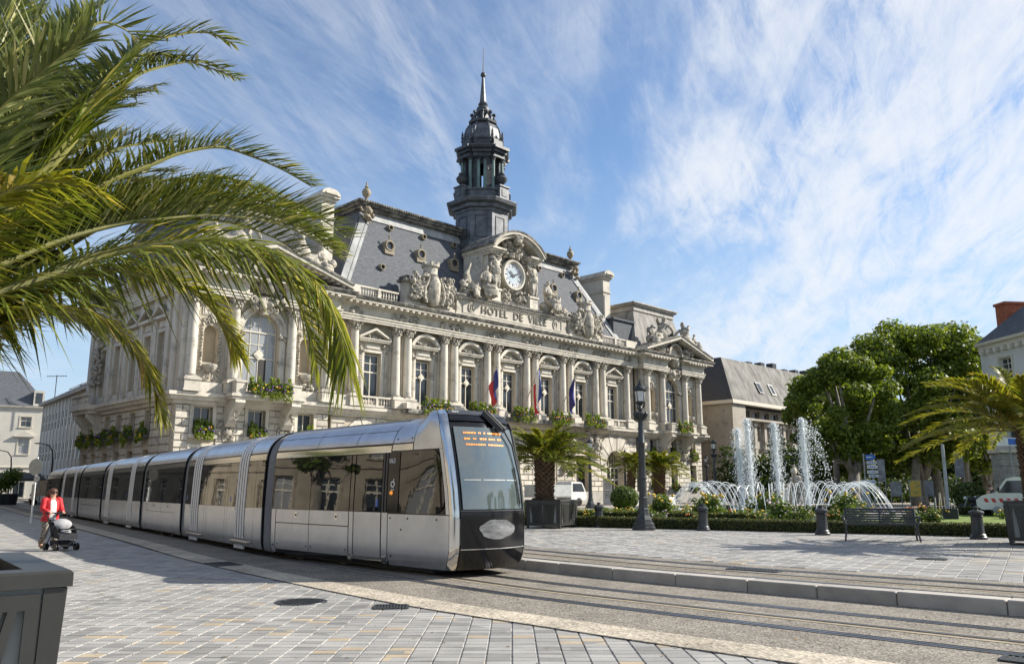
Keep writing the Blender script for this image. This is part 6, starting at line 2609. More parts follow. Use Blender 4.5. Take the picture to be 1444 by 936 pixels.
def planter(name, label, M, w=1.42, h=1.1, group='palm planters', z0=0.0):
    t = thing(name, label, 'planter', M, group)
    hw = w / 2
    f = 0.10
    b = MB()
    k = 0.93          # sides lean in towards the ground
    def sq(s, z): return [(-s, -s, z), (s, -s, z), (s, s, z), (-s, s, z)]
    vs = sq(hw * k, f) + sq(hw - 0.02, h - 0.07)
    b.add(vs, [(0, 1, 5, 4), (1, 2, 6, 5), (2, 3, 7, 6), (3, 0, 4, 7), (3, 2, 1, 0)])
    b.build('liner', mat('planter_liner', (0.26, 0.275, 0.265), 0.6, metal=0.0, var=0.15) if 'planter_liner' not in bpy.data.materials else bpy.data.materials['planter_liner'], t)
    b = MB()
    i_, o_ = hw - 0.17, hw + 0.02
    for r0, z in ((o_, h - 0.075),):
        pass
    vs = sq(o_, h - 0.075) + sq(o_, h - 0.012) + sq(o_ - 0.012, h) + sq(i_, h) + sq(i_, h - 0.2)
    fs = []
    for a in range(4):
        for q in range(4):
            r_ = (q + 1) % 4
            fs.append((a * 4 + q, a * 4 + r_, a * 4 + 4 + r_, a * 4 + 4 + q))
    b.add(vs, fs)
    b.build('rim', IRON_P, t)
    b = MB(); b.add(sq(i_, h - 0.16), [(0, 1, 2, 3)])
    b.build('soil', SOIL, t)
    leg = MB()
    leg.add([(-0.035, -0.035, 0), (0.035, -0.035, 0), (0.035, 0.035, 0), (-0.035, 0.035, 0), (-0.05, -0.05, h - 0.08), (0.05, -0.05, h - 0.08), (0.05, 0.05, h - 0.08), (-0.05, 0.05, h - 0.08)],
            [(0, 1, 5, 4), (1, 2, 6, 5), (2, 3, 7, 6), (3, 0, 4, 7), (3, 2, 1, 0), (4, 5, 6, 7)])
    lm = leg.mesh('corner_post', IRON_P)
    for sx in (-1, 1):
        for sy in (-1, 1):
            o = link('corner_post', lm, t)
            # shear so that the post follows the leaning side
            o.matrix_local = T(sx * (hw * k - 0.02), sy * (hw * k - 0.02), 0) @ Matrix(((1, 0, sx * (hw - hw * k) / h, 0), (0, 1, sy * (hw - hw * k) / h, 0), (0, 0, 1, 0), (0, 0, 0, 1)))
    # pierced panel: curved ribs like a palm leaf
    p = MB()
    W2 = hw * k - 0.06
    zt, zb = h - 0.10, f + 0.03
    def strip(c0, c1):
        # quad strip between two polylines, given thickness
        n = len(c0)
        vs = [(x, -0.012, z) for x, z in c0] + [(x, -0.012, z) for x, z in c1] + [(x, 0.012, z) for x, z in c0] + [(x, 0.012, z) for x, z in c1]
        fs = []
        for a in range(n - 1):
            fs += [(a, a + 1, n + a + 1, n + a), (2 * n + a, 3 * n + a, 3 * n + a + 1, 2 * n + a + 1), (a, 2 * n + a, 2 * n + a + 1, a + 1), (n + a, n + a + 1, 3 * n + a + 1, 3 * n + a)]
        p.add(vs, fs)
    strip([(-W2, zt), (W2, zt)], [(-W2, zt - 0.07), (W2, zt - 0.07)])
    strip([(-W2, zb + 0.06), (W2, zb + 0.06)], [(-W2, zb), (W2, zb)])
    for sx in (-1, 1):
        strip([(sx * W2, zb + .06), (sx * W2, zt - .07)], [(sx * (W2 - 0.06), zb + .06), (sx * (W2 - 0.06), zt - .07)])
    NR = 9
    for sx in (-1, 1):
        for q in range(NR):
            xt = sx * (0.02 + (W2 - 0.10) * (q + 0.5) / NR)
            xb_ = sx * (0.03 + (W2 - 0.10) * ((q + 0.5) / NR) ** 1.35 * 0.80)
            L0, L1 = [], []
            for a in range(9):
                tt = a / 8
                x = xb_ + (xt - xb_) * tt ** 1.7
                z = zb + 0.06 + (zt - 0.07 - zb - 0.06) * tt
                ww = 0.5 * 0.68 * (W2 - 0.10) / NR
                L0.append((x - ww, z)); L1.append((x + ww, z))
            strip(L0, L1)
    pm = p.mesh('pierced_panel', IRON_P)
    lean = math.atan2(hw - hw * k, h)
    for q in range(4):
        link('pierced_panel', pm, t, RZ(q * PI / 2) @ T(0, -hw * k - 0.015, 0) @ RX(lean))
    return t


IRON_P = mat('planter_iron', (0.048, 0.048, 0.045), 0.45, metal=0.35, var=0.12, scale=5)

PX, PY = -3.17, 4.24
planter('planter', 'large grey metal planter with slit leaf pattern, cut off at the lower left', T(PX, PY, 0.0) @ RZ(R(-52)), 1.47, 1.12)
big = thing('palm_tree', 'big palm whose arching fronds fill the upper left of the view', 'palm', T(PX, PY, 0.94), 'palms standing in planters')
palm_trunk(1.2, 0.26, 3).build('trunk', BARK_P, big)
FR = {
    'A': [(-2.96, 4.20, 2.95), (-2.64, 4.30, 3.88), (-2.55, 4.40, 4.09), (-2.47, 4.50, 4.25), (-2.38, 4.60, 4.27), (-2.31, 4.70, 4.23)],
    'B': [(-2.93, 4.20, 2.64), (-2.62, 4.50, 3.47), (-2.61, 4.70, 3.82), (-2.57, 4.90, 4.15), (-2.50, 5.10, 4.45), (-2.38, 5.30, 4.64), (-2.24, 5.50, 4.78), (-2.13, 5.70, 4.82)],
    'C': [(-2.87, 4.20, 2.83), (-2.71, 4.70, 3.81), (-2.69, 5.20, 4.37), (-2.57, 5.50, 4.61), (-2.39, 5.80, 4.69), (-2.17, 6.10, 4.73)],
    'D': [(-2.95, 4.20, 2.56), (-2.74, 4.60, 3.05), (-2.53, 4.90, 3.40), (-2.38, 5.10, 3.59), (-2.27, 5.30, 3.76), (-2.09, 5.50, 3.89), (-1.93, 5.70, 3.91), (-1.74, 5.90, 3.88), (-1.56, 6.10, 3.82)],
    'I': [(-2.91, 4.20, 2.52), (-2.67, 4.50, 2.87), (-2.43, 4.80, 3.12), (-2.22, 5.00, 3.25), (-1.98, 5.20, 3.34), (-1.72, 5.40, 3.37), (-1.47, 5.60, 3.32), (-1.31, 5.80, 3.23)],
    'E': [(-2.76, 4.00, 2.37), (-2.47, 4.20, 2.59), (-2.25, 4.40, 2.77), (-1.98, 4.50, 2.87), (-1.70, 4.60, 2.93), (-1.44, 4.70, 2.90), (-1.20, 4.80, 2.76), (-1.07, 4.90, 2.52), (-1.01, 5.00, 2.25)],
    'F': [(-2.82, 4.10, 2.35), (-2.61, 4.10, 2.40), (-2.34, 4.20, 2.44), (-2.17, 4.30, 2.39), (-2.05, 4.40, 2.26), (-1.98, 4.50, 2.08), (-1.92, 4.50, 1.90)],
    'G': [(-2.85, 4.10, 2.28), (-2.67, 4.20, 2.33), (-2.54, 4.40, 2.56), (-2.34, 4.60, 2.73), (-2.12, 4.80, 2.75), (-1.92, 4.90, 2.66), (-1.78, 5.00, 2.49), (-1.72, 5.10, 2.33)],
    'H': [(-2.67, 3.70, 2.68), (-2.36, 3.60, 2.83), (-2.20, 3.60, 2.89), (-2.07, 3.60, 2.89), (-1.94, 3.60, 2.85)],
    'K': [(-2.83, 4.00, 2.37), (-2.74, 4.20, 2.35), (-2.68, 4.40, 2.45), (-2.65, 4.60, 2.54), (-2.58, 4.70, 2.52)],
    'L': [(-2.88, 4.00, 2.77), (-2.96, 4.20, 3.56), (-2.93, 4.30, 4.09), (-2.87, 4.40, 4.52)],
    'M': [(-2.90, 4.00, 2.88), (-2.74, 4.00, 3.35), (-2.44, 3.95, 3.64), (-2.19, 3.90, 3.81)],
    'N': [(-2.99, 4.00, 3.07), (-2.94, 4.00, 3.83), (-2.85, 4.00, 4.33)],
    'O': [(-2.96, 4.20, 2.64), (-2.94, 4.60, 3.31), (-2.95, 5.00, 3.76), (-2.81, 5.30, 4.16), (-2.69, 5.60, 4.36)],
    'P': [(-2.98, 4.30, 2.59), (-3.06, 5.00, 3.09), (-2.99, 5.40, 3.47), (-2.86, 5.70, 3.68), (-2.62, 6.00, 3.76)],
    'Q': [(-2.87, 4.10, 2.69), (-2.84, 4.50, 3.36), (-2.90, 4.80, 3.86), (-2.96, 5.10, 4.21), (-2.89, 5.40, 4.45)],
    'S': [(-2.85, 4.00, 2.55), (-2.56, 3.90, 2.74), (-2.33, 3.90, 2.85), (-2.16, 3.90, 2.89)],
    'U': [(-2.83, 3.90, 2.63), (-2.81, 4.10, 3.11), (-2.78, 4.30, 3.48), (-2.74, 4.60, 3.76)],
}
for nm, src_, dx_, dy_, dz_ in (('I2', 'I', -.10, .25, .09), ('I3', 'I', .06, -.12, -.10), ('I4', 'I', .02, .40, .20), ('I5', 'I', -.3, .3, .02), ('D2', 'D', -.12, .3, -.10), ('E2', 'E', -.22, .12, .03), ('B2', 'B', -.12, .2, -.12), ('G2', 'G', -.1, .25, .08)):
    FR[nm] = [(p[0] + dx_ * min(1, i / 3), p[1] + dy_ * min(1, i / 3), p[2] + dz_ * min(1, i / 3)) for i, p in enumerate(FR[src_])]
PARM = {
    'I4': (.36, 90, .8, .2, .024, PALM), 'I5': (.40, 90, .9, .2, .026, PALM_B), 'I2': (.36, 100, .95, .1, .024, PALM), 'I3': (.34, 90, .7, .3, .024, PALM_B), 'D2': (.30, 80, .2, .6, .024, PALM), 'E2': (.40, 80, .35, .5, .022, PALM), 'B2': (.34, 70, .5, .3, .026, PALM), 'G2': (.26, 70, .5, .4, .022, PALM_Y),   # leaflet length, count per side, lift, droop, width, material
    'A': (.40, 52, .75, .05, .026, PALM_B), 'B': (.36, 80, .30, .35, .026, PALM), 'C': (.27, 60, .25, .35, .022, PALM), 'D': (.33, 100, .55, .25, .024, PALM),
    'I': (.38, 100, .45, .35, .024, PALM), 'E': (.55, 92, -.12, 1.25, .022, PALM), 'F': (.26, 80, .12, .75, .022, PALM_Y), 'G': (.28, 84, .2, .75, .022, PALM_Y),
    'H': (.36, 60, .30, .9, .030, PALM_Y), 'K': (.24, 36, .2, .2, .016, PALM), 'L': (.50, 60, .3, .2, .026, PALM_B), 'M': (.42, 56, .3, .3, .028, PALM_B),
    'N': (.55, 55, .2, .2, .028, PALM_B), 'O': (.38, 64, .2, .3, .026, PALM_B), 'P': (.36, 60, .4, .4, .024, PALM), 'Q': (.36, 60, .35, .35, .026, PALM_B),
    'S': (.32, 50, .1, .7, .026, PALM), 'U': (.40, 54, .2, .4, .026, PALM_B),
}
crown = V((PX, PY, 2.12))
sd = 0
for k, pts in FR.items():
    sd += 1
    b, st = MB(), MB()
    lm, nl, li, dr_, wd, mt = PARM[k]
    P0_ = V(pts[0])
    pp = [crown + (P0_ - crown) * 0.12] + [V(p) for p in pts]
    frond(b, st, pp, lm * (1.0 if k in ('E', 'F') else 1.22), int(nl * 1.9), li, dr_, wd * 0.84, sd, 0.08)
    sh = st.build('frond', RACH, big, T(-PX, -PY, -0.94), smooth=True)
    b.build('leaflets', mt, sh, kind='stuff')
EXTRA = [
    [(-3.25, 4.59, 3.48), (-3.32, 4.94, 4.47), (-3.38, 5.19, 4.92), (-3.42, 5.40, 5.21)],
    [(-3.15, 4.65, 3.43), (-3.12, 5.06, 4.37), (-3.11, 5.36, 4.79), (-3.09, 5.60, 5.05)],
    [(-2.99, 4.65, 3.29), (-2.80, 5.06, 4.11), (-2.67, 5.36, 4.46), (-2.56, 5.60, 4.67)],
    [(-3.06, 4.68, 3.15), (-2.95, 5.12, 3.85), (-2.87, 5.44, 4.14), (-2.81, 5.70, 4.30)],
    [(-2.93, 4.65, 3.03), (-2.69, 5.06, 3.63), (-2.52, 5.36, 3.86), (-2.38, 5.60, 3.97)],
    [(-3.04, 4.53, 2.90), (-2.90, 4.82, 3.43), (-2.80, 5.03, 3.62), (-2.72, 5.20, 3.72)],
    [(-3.12, 4.47, 2.98), (-3.08, 4.70, 3.57), (-3.05, 4.86, 3.81), (-3.02, 5.00, 3.96)],
    [(-3.05, 4.47, 2.79), (-2.94, 4.70, 3.24), (-2.86, 4.86, 3.39), (-2.79, 5.00, 3.47)],
    [(-3.16, 4.41, 2.99), (-3.15, 4.58, 3.60), (-3.14, 4.70, 3.85), (-3.14, 4.80, 4.00)],
    [(-3.03, 4.68, 2.93), (-2.89, 5.12, 3.45), (-2.79, 5.44, 3.63), (-2.71, 5.70, 3.72)],
    [(-3.17, 4.35, 3.06), (-3.17, 4.46, 3.72), (-3.17, 4.54, 4.00), (-3.17, 4.60, 4.18)],
    [(-3.05, 4.35, 2.75), (-2.94, 4.46, 3.17), (-2.85, 4.54, 3.32), (-2.78, 4.60, 3.40)],
    [(-2.85, 4.74, 2.97), (-2.53, 5.24, 3.50), (-2.29, 5.60, 3.67), (-2.10, 5.90, 3.74)],
    [(-3.05, 4.44, 3.13), (-2.93, 4.64, 3.85), (-2.85, 4.78, 4.16), (-2.78, 4.90, 4.35)],
    [(-3.04, 4.29, 2.59), (-2.91, 4.34, 2.88), (-2.82, 4.37, 2.95), (-2.74, 4.40, 2.98)],
    [(-3.04, 4.41, 2.62), (-2.90, 4.58, 2.92), (-2.80, 4.70, 3.00), (-2.72, 4.80, 3.02)],
    [(-2.87, 4.65, 2.78), (-2.57, 5.06, 3.17), (-2.35, 5.36, 3.26), (-2.17, 5.60, 3.28)],
    [(-2.96, 4.44, 2.50), (-2.76, 4.64, 2.69), (-2.60, 4.78, 2.69), (-2.48, 4.90, 2.65)],
    [(-3.07, 4.32, 3.11), (-2.96, 4.40, 3.81), (-2.89, 4.45, 4.12), (-2.82, 4.50, 4.31)],
]
for q, pts in enumerate(EXTRA + [[(a - .16, b_ + .25, c - .12) for a, b_, c in p] for p in EXTRA[::-1]]):
    b, st = MB(), MB()
    frond(b, st, [crown + (V(pts[0]) - crown) * 0.12] + pts, .40 + .10 * (q % 3) / 2, 120, (.25, .45, .1)[q % 3], (.35, .25, .6)[q % 3], .0215, 300 + q, .08)
    sh = st.build('frond', RACH, big, T(-PX, -PY, -0.94), smooth=True)
    b.build('leaflets', (PALM, PALM_B, PALM_B, PALM)[q % 4], sh, kind='stuff')
rg = random.Random(77)
for q in range(16):                       # the fronds that arch away out of the picture
    a = rg.uniform(R(120), R(310))
    el = rg.uniform(0.35, 1.25)
    ln = rg.uniform(1.7, 2.4)
    pts = []
    for i in range(6):
        t_ = i / 5
        rr = ln * t_ * math.cos(el * (1 - 0.5 * t_))
        pts.append((PX + rr * math.cos(a), PY + rr * math.sin(a), 2.12 + ln * (t_ * math.sin(el) - 0.42 * t_ * t_ * (1.3 - 0.5 * el))))
    b, st = MB(), MB()
    frond(b, st, pts, 0.4, 50, .35, .4, .026, 100 + q)
    sh = st.build('frond', RACH, big, T(-PX, -PY, -0.94), smooth=True)
    b.build('leaflets', PALM, sh, kind='stuff')


def palm(name, label, M, th, tr, nf, ln, seed, lmax=0.34, mt=None, leafn=34, wl=0.03, bare=0.12, elmin=-0.1, group='palms standing in planters'):
    t = thing(name, label, 'palm', M, group)
    palm_trunk(th, tr, seed).build('trunk', BARK_P, t)
    rg = random.Random(seed)
    for q in range(nf):
        a = q * 2.39996 + rg.uniform(-.25, .25)
        el = elmin + (1.32 - elmin) * (q / nf) ** 0.62 + rg.uniform(-.08, .08)
        l_ = ln * rg.uniform(0.85, 1.12)
        pts = []
        for i in range(6):
            u = i / 5
            rr = l_ * (u * math.cos(el) + 0.12 * u * u)
            zz = l_ * (u * math.sin(el) - u * u * (0.42 if el > .95 else 0.54 if el > .3 else 0.36))
            pts.append((tr * .6 * math.cos(a) + rr * math.cos(a), tr * .6 * math.sin(a) + rr * math.sin(a), th - 0.05 + zz))
        b, st = MB(), MB()
        frond(b, st, pts, lmax, leafn, .38, .45, wl, seed * 50 + q, bare)
        sh = st.build('frond', RACH, t, smooth=True)
        b.build('leaflets', (mt or PALM) if rg.random() < 0.8 else PALM_Y, sh, kind='stuff')
    return t


# palm behind the tram front
planter('planter', 'dark metal planter with a palm, just right of the tram front', T(1.45, 30.75, GZ) @ RZ(R(-30)), 1.42, 1.0)
palm('palm_tree', 'bushy palm with a thick trunk in the planter beside the tram front', T(1.2, 30.75, GZ + 0.85), 1.6, 0.33, 66, 2.05, 5, 0.46, leafn=54, wl=0.046)
# palm at the right edge
planter('planter', 'dark slit metal planter at the right edge beside the last bollard', T(13.35, 21.35, GZ) @ RZ(R(-33)), 1.42, 1.08)
palm('palm_tree', 'palm with golden backlit fronds at the right edge', T(13.25, 21.3, GZ + 0.9), 2.0, 0.22, 54, 2.85, 9, 0.52, mt=PALM_Y, leafn=70, wl=0.045, elmin=0.02)
# two palms before the right wing
palm('palm_tree', 'palm standing in front of the right wing of the town hall, in full sun', T(13.5, 76.5, 0.9), 2.5, 0.50, 52, 2.7, 13, 0.66, leafn=40, wl=0.08)
palm('palm_tree', 'leaning palm half hidden behind the tall lamp post', T(10.6, 75.0, 0.9) @ RY(R(4)), 2.7, 0.35, 40, 2.3, 14, 0.6, leafn=36, wl=0.08, elmin=-0.35)
for x, y, lb in ((13.5, 76.5, 'white planter box under the palm before the right wing'), (10.6, 75.0, 'white planter box under the leaning palm behind the lamp post')):
    t = thing('planter_box', lb, 'planter', T(x, y, GZ) @ RZ(R(45)), 'white planter boxes')
    b = MB(); b.cbox(-1.0, 1.0, -1.0, 1.0, 0, 0.85, 0.03); b.build('box', WHITEP, t)
    b = MB(); b.box(-1.06, 1.06, -1.06, 1.06, 0.8, 0.9); b.build('rim', FRAME, t)


# ---------------------------------------------------------- leaf clumps
def leaves(b, c, r, n, size, rg, shell=0.55, up=0.35, flat=1.0):
    vs, fs = [], []
    cx, cy, cz = c
    o = 0
    for _ in range(n):
        while True:
            x, y, z = rg.uniform(-1, 1), rg.uniform(-1, 1), rg.uniform(-1, 1)
            d = x * x + y * y + z * z
            if 0.02 < d <= 1:
                break
        d = math.sqrt(d)
        q = (shell + (1 - shell) * rg.random() ** 0.6) / d if rg.random() < 0.85 else 1.0
        x, y, z = x * q, y * q, z * q
        nx, ny, nz = x + rg.gauss(0, .55), y + rg.gauss(0, .55), z + up + rg.gauss(0, .55)
        l = math.sqrt(nx * nx + ny * ny + nz * nz) or 1
        nx, ny, nz = nx / l, ny / l, nz / l
        # tangent frame
        if abs(nz) < 0.9:
            tx, ty, tz = -ny, nx, 0.0
        else:
            tx, ty, tz = 0.0, -nz, ny
        l = math.sqrt(tx * tx + ty * ty + tz * tz)
        tx, ty, tz = tx / l, ty / l, tz / l
        bx, by, bz = ny * tz - nz * ty, nz * tx - nx * tz, nx * ty - ny * tx
        a = rg.uniform(0, 6.283)
        ca, sa = math.cos(a), math.sin(a)
        ux, uy, uz = tx * ca + bx * sa, ty * ca + by * sa, tz * ca + bz * sa
        vx, vy, vz = -tx * sa + bx * ca, -ty * sa + by * ca, -tz * sa + bz * ca
        s = size * rg.uniform(0.6, 1.3)
        w = s * 0.42
        px, py, pz = cx + x * r[0], cy + y * r[1], cz + z * r[2]
        vs += [(px - ux * s * .5, py - uy * s * .5, pz - uz * s * .5), (px + vx * w, py + vy * w, pz + vz * w),
               (px + ux * s * .5, py + uy * s * .5, pz + uz * s * .5), (px - vx * w, py - vy * w, pz - vz * w)]
        fs.append((o, o + 1, o + 2, o + 3))
        o += 4
    b.add(vs, fs)


def tree(label, x, y, h, rad, seed, trunk=True, nclump=46, nleaf=300, size=0.34, m=None, low=0.30, cat='tree', clumps=None, tr=0.5, crown_r=None, gaps=0.0):
    rg = random.Random(seed)
    t = thing('plane_tree', label, cat, T(x, y, GZ), 'trees beyond the garden')
    b = MB()
    cr = crown_r or (rad, rad, h * (1 - low) / 2)
    cz = h * low + cr[2]
    C_ = []
    for k in range(nclump):
        while True:
            p = V((rg.uniform(-1, 1), rg.uniform(-1, 1), rg.uniform(-1, 1)))
            if 0.25 < p.length < 1:
                break
        p = p * (0.62 + 0.3 * rg.random()) / max(p.length, 0.55)
        w = 0.85 + 0.15 * math.sin(k)
        C_.append((V((p.x * cr[0], p.y * cr[1], cz + p.z * cr[2])), rg.uniform(0.13, 0.27) * rad))
    for c, r_ in C_:
        leaves(b, c, (r_, r_, r_ * 0.72), int(nleaf * (r_ / (0.22 * rad)) ** 2), size, rg, shell=.25)
    b.build('crown', m or LEAF, t, kind='stuff')
    if trunk:
        w = MB()
        top = V((0.3, 0, h * low + 0.6))
        w.tube([(0, 0, -0.1), (0.05, 0, 0.4), (0.1, 0.05, h * low * 0.5), top], [tr * 1.35, tr, tr * 0.85, tr * 0.72], 10)
        for k in range(13):
            c = C_[(k * 5) % len(C_)][0]
            mid = top.lerp(c, 0.5) + V((rg.uniform(-.4, .4), rg.uniform(-.4, .4), -0.9))
            w.tube([top - V((0, 0, 0.8)), top + (mid - top) * 0.35 + V((0, 0, .3)), mid, c], [tr * 0.55, tr * 0.42, tr * 0.28, tr * 0.1], 7)
        w.build('trunk', BARK, t, smooth=True, sharp=0)
    return t


tree('plane tree with a forked pale trunk and loose airy crown right of the fountain', 25.4, 62.5, 13.2, 4.4, 31, nclump=72, nleaf=330, size=0.27, low=0.18, tr=0.52, crown_r=(3.9, 3.9, 4.9))
tree('large round plane tree, tallest and densest of the group beyond the lawn', 34.4, 70.5, 16.6, 7.0, 32, nclump=150, nleaf=480, size=0.31, low=0.13, crown_r=(7.2, 6.2, 7.1))
tree('broad tree at the right end of the group, behind the golden palm', 43.0, 76.0, 16.2, 6.4, 33, nclump=80, nleaf=420, size=0.32, low=0.13, crown_r=(5.4, 5.2, 6.8))
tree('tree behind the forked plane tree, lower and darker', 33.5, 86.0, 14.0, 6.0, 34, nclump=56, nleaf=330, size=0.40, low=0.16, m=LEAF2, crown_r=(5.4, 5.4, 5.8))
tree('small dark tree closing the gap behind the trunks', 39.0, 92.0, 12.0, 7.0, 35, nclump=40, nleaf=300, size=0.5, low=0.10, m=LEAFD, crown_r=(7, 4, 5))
for k, (x, y, tr_, lean) in enumerate(((33.2, 69.0, .34, .5), (36.2, 71.0, .40, -.3), (39.5, 73, .36, .4), (42.0, 77, .42, -.2), (45.3, 78, .40, .2), (29.5, 76, .3, .2))):
    t = thing('tree_trunk', ('slim dark trunk', 'thick dark trunk', 'leaning dark trunk', 'stout dark trunk', 'last dark trunk', 'thin pale trunk')[k] + (' under the large round tree', ' under the large round tree, beside the banner', ' left of the hanging banner', ' right of the hanging banner', ' next to the stone gate pillar', ' behind the direction signs')[k], 'trunk', T(x, y, GZ), 'dark trunks under the trees')
    b = MB(); b.tube([(0, 0, -.1), (lean * .2, 0, 2), (lean, .2, 4.6), (lean * 1.6, .3, 7)], [tr_ * 1.3, tr_, tr_ * .9, tr_ * .7], 8)
    b.build('trunk', BARK, t, smooth=True, sharp=0)
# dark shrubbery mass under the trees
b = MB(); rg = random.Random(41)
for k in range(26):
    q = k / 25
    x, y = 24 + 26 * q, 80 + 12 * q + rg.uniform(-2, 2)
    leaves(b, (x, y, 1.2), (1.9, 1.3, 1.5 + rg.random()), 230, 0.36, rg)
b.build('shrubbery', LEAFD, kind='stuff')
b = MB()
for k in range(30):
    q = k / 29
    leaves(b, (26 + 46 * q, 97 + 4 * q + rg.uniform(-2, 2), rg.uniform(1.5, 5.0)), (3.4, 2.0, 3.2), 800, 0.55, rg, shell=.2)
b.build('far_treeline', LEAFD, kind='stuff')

# ---------------------------------------------------------- clipped hedge and beds
rg = random.Random(51)
hd = thing('hedge', 'low clipped box hedge running along the edge of the garden', 'hedge', T(H0.x, H0.y, GZ) @ RZ(math.atan2(HD.y, HD.x)))
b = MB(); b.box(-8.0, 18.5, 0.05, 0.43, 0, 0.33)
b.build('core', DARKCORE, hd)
b = MB()
vs, fs = [], []
for k in range(26000):
    x = rg.uniform(-3, 18.6)
    f_ = rg.random()
    if f_ < .5: y, z, n_ = rg.gauss(0.02, .012), rg.uniform(0.0, .38), (0, -1, .3)
    elif f_ < .92: y, z, n_ = rg.uniform(0.0, .48), rg.gauss(.37, .014), (0, -.2, 1)
    else: y, z, n_ = rg.gauss(.46, .012), rg.uniform(0, .38), (0, 1, .3)
    n_ = V(n_) + V((rg.gauss(0, .6), rg.gauss(0, .6), rg.gauss(0, .6)))
    n_.normalize()
    u_ = n_.cross(V((rg.uniform(-1, 1), rg.uniform(-1, 1), rg.uniform(-1, 1)))).normalized()
    w_ = n_.cross(u_)
    s = rg.uniform(.016, .034)
    p = V((x, y, z))
    o = len(vs)
    vs += [p - u_ * s, p + w_ * s * .6, p + u_ * s, p - w_ * s * .6]
    fs.append((o, o + 1, o + 2, o + 3))
b.add(vs, fs)
b.build('foliage', BOX_L, hd, kind='stuff')


def bush(label, x, y, r, seed, m=None, n=500, size=0.07, z=0.0, ball=False, name='shrub', flowers=None, group='shrubs in the garden'):
    rg = random.Random(seed)
    t = thing(name, label, 'shrub', T(x, y, GZ + z), group)
    b = MB()
    if ball:
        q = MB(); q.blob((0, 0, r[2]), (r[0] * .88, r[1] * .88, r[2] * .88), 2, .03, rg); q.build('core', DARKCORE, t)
        leaves(b, (0, 0, r[2]), r, n, size, rg, shell=0.94)
    else:
        for k in range(7):
            a = rg.uniform(0, 6.28)
            q = rg.random()
            leaves(b, (r[0] * .6 * q * math.cos(a), r[1] * .6 * q * math.sin(a), r[2] * rg.uniform(.45, 1.25)), (r[0] * .5, r[1] * .5, r[2] * .5), n // 7, size, rg, shell=.3)
    b.build('foliage', m or SHRUB, t, kind='stuff')
    if not ball:
        s_ = MB()
        for k in range(9):
            a = rg.uniform(0, 6.28)
            s_.tube([(0, 0, 0), (r[0] * .3 * math.cos(a), r[1] * .3 * math.sin(a), r[2] * .8), (r[0] * .6 * math.cos(a), r[1] * .6 * math.sin(a), r[2] * 1.5)], [.012, .009, .004], 4)
        s_.build('stem', BARK, t)
    if flowers:
        f_ = MB()
        for k in range(flowers[1]):
            a = rg.uniform(0, 6.28); q = rg.random() ** .5
            f_.blob((r[0] * q * math.cos(a), r[1] * q * math.sin(a), r[2] * rg.uniform(.9, 1.7)), flowers[2], 0, .3, rg)
        f_.build('flowers', flowers[0], t, kind='stuff')
    return t


def gp(a, d):
    p = H0 + HD * a + HN * d
    return p.x, p.y


# bushes just behind the hedge, from left to right
row = [(0.9, 1.0, .42, .35, 'leafy shrub right of the palm planter'), (3.4, 1.1, .5, .38, 'green shrub left of the tall lamp post'), (4.9, 1.0, .4, .30, 'low green shrub behind the tall lamp post'),
       (7.1, 1.0, .42, .36, 'rose bush beside the left bollard pair'), (8.45, 1.1, .66, .50, 'tall rose bush in front of the left water jet'), (9.35, 1.0, .5, .46, 'rose bush in front of the two middle water jets'),
       (10.25, 1.0, .66, .55, 'tallest rose bush in front of the fountain'), (11.1, 1.1, .45, .42, 'leafy bush under the right water jet'), (11.9, 1.1, .6, .5, 'rose bush left of the bench'),
       (12.55, 1.2, .5, .55, 'bush behind the left end of the bench'), (14.4, 1.3, .30, .17, 'small flowering bush behind the right end of the bench'), (16.3, 1.0, .45, .42, 'leafy bush between the last bollard and the right planter')]
for k, (a, d, r_, h_, lb) in enumerate(row):
    x, y = gp(a, d)
    bush(lb, x, y, (r_, r_ * .8, h_), 60 + k, n=700, size=.085, m=SHRUB, flowers=((YEL, PNK, ORA)[k % 3], 14, .035))
b = MB(); f1, f2 = MB(), MB()
rg = random.Random(52)
for k in range(300):
    a, d = rg.uniform(-3, 18), rg.uniform(.55, 1.5)
    if a > 12.8 and rg.random() < .55: continue
    x, y = gp(a, d)
    leaves(b, (x, y, GZ + .10 + .08 * rg.random()), (.13, .13, .13), 26, .055, rg, shell=.2)
    if rg.random() < .4:
        (f1 if rg.random() < .7 else f2).blob((x, y, GZ + rg.uniform(.22, .36)), rg.uniform(.022, .042), 0, .3, rg)
b.build('flower_bed', SHRUB, kind='stuff')
f1.build('yellow_flowers', YEL, kind='stuff'); f2.build('orange_flowers', ORA, kind='stuff')
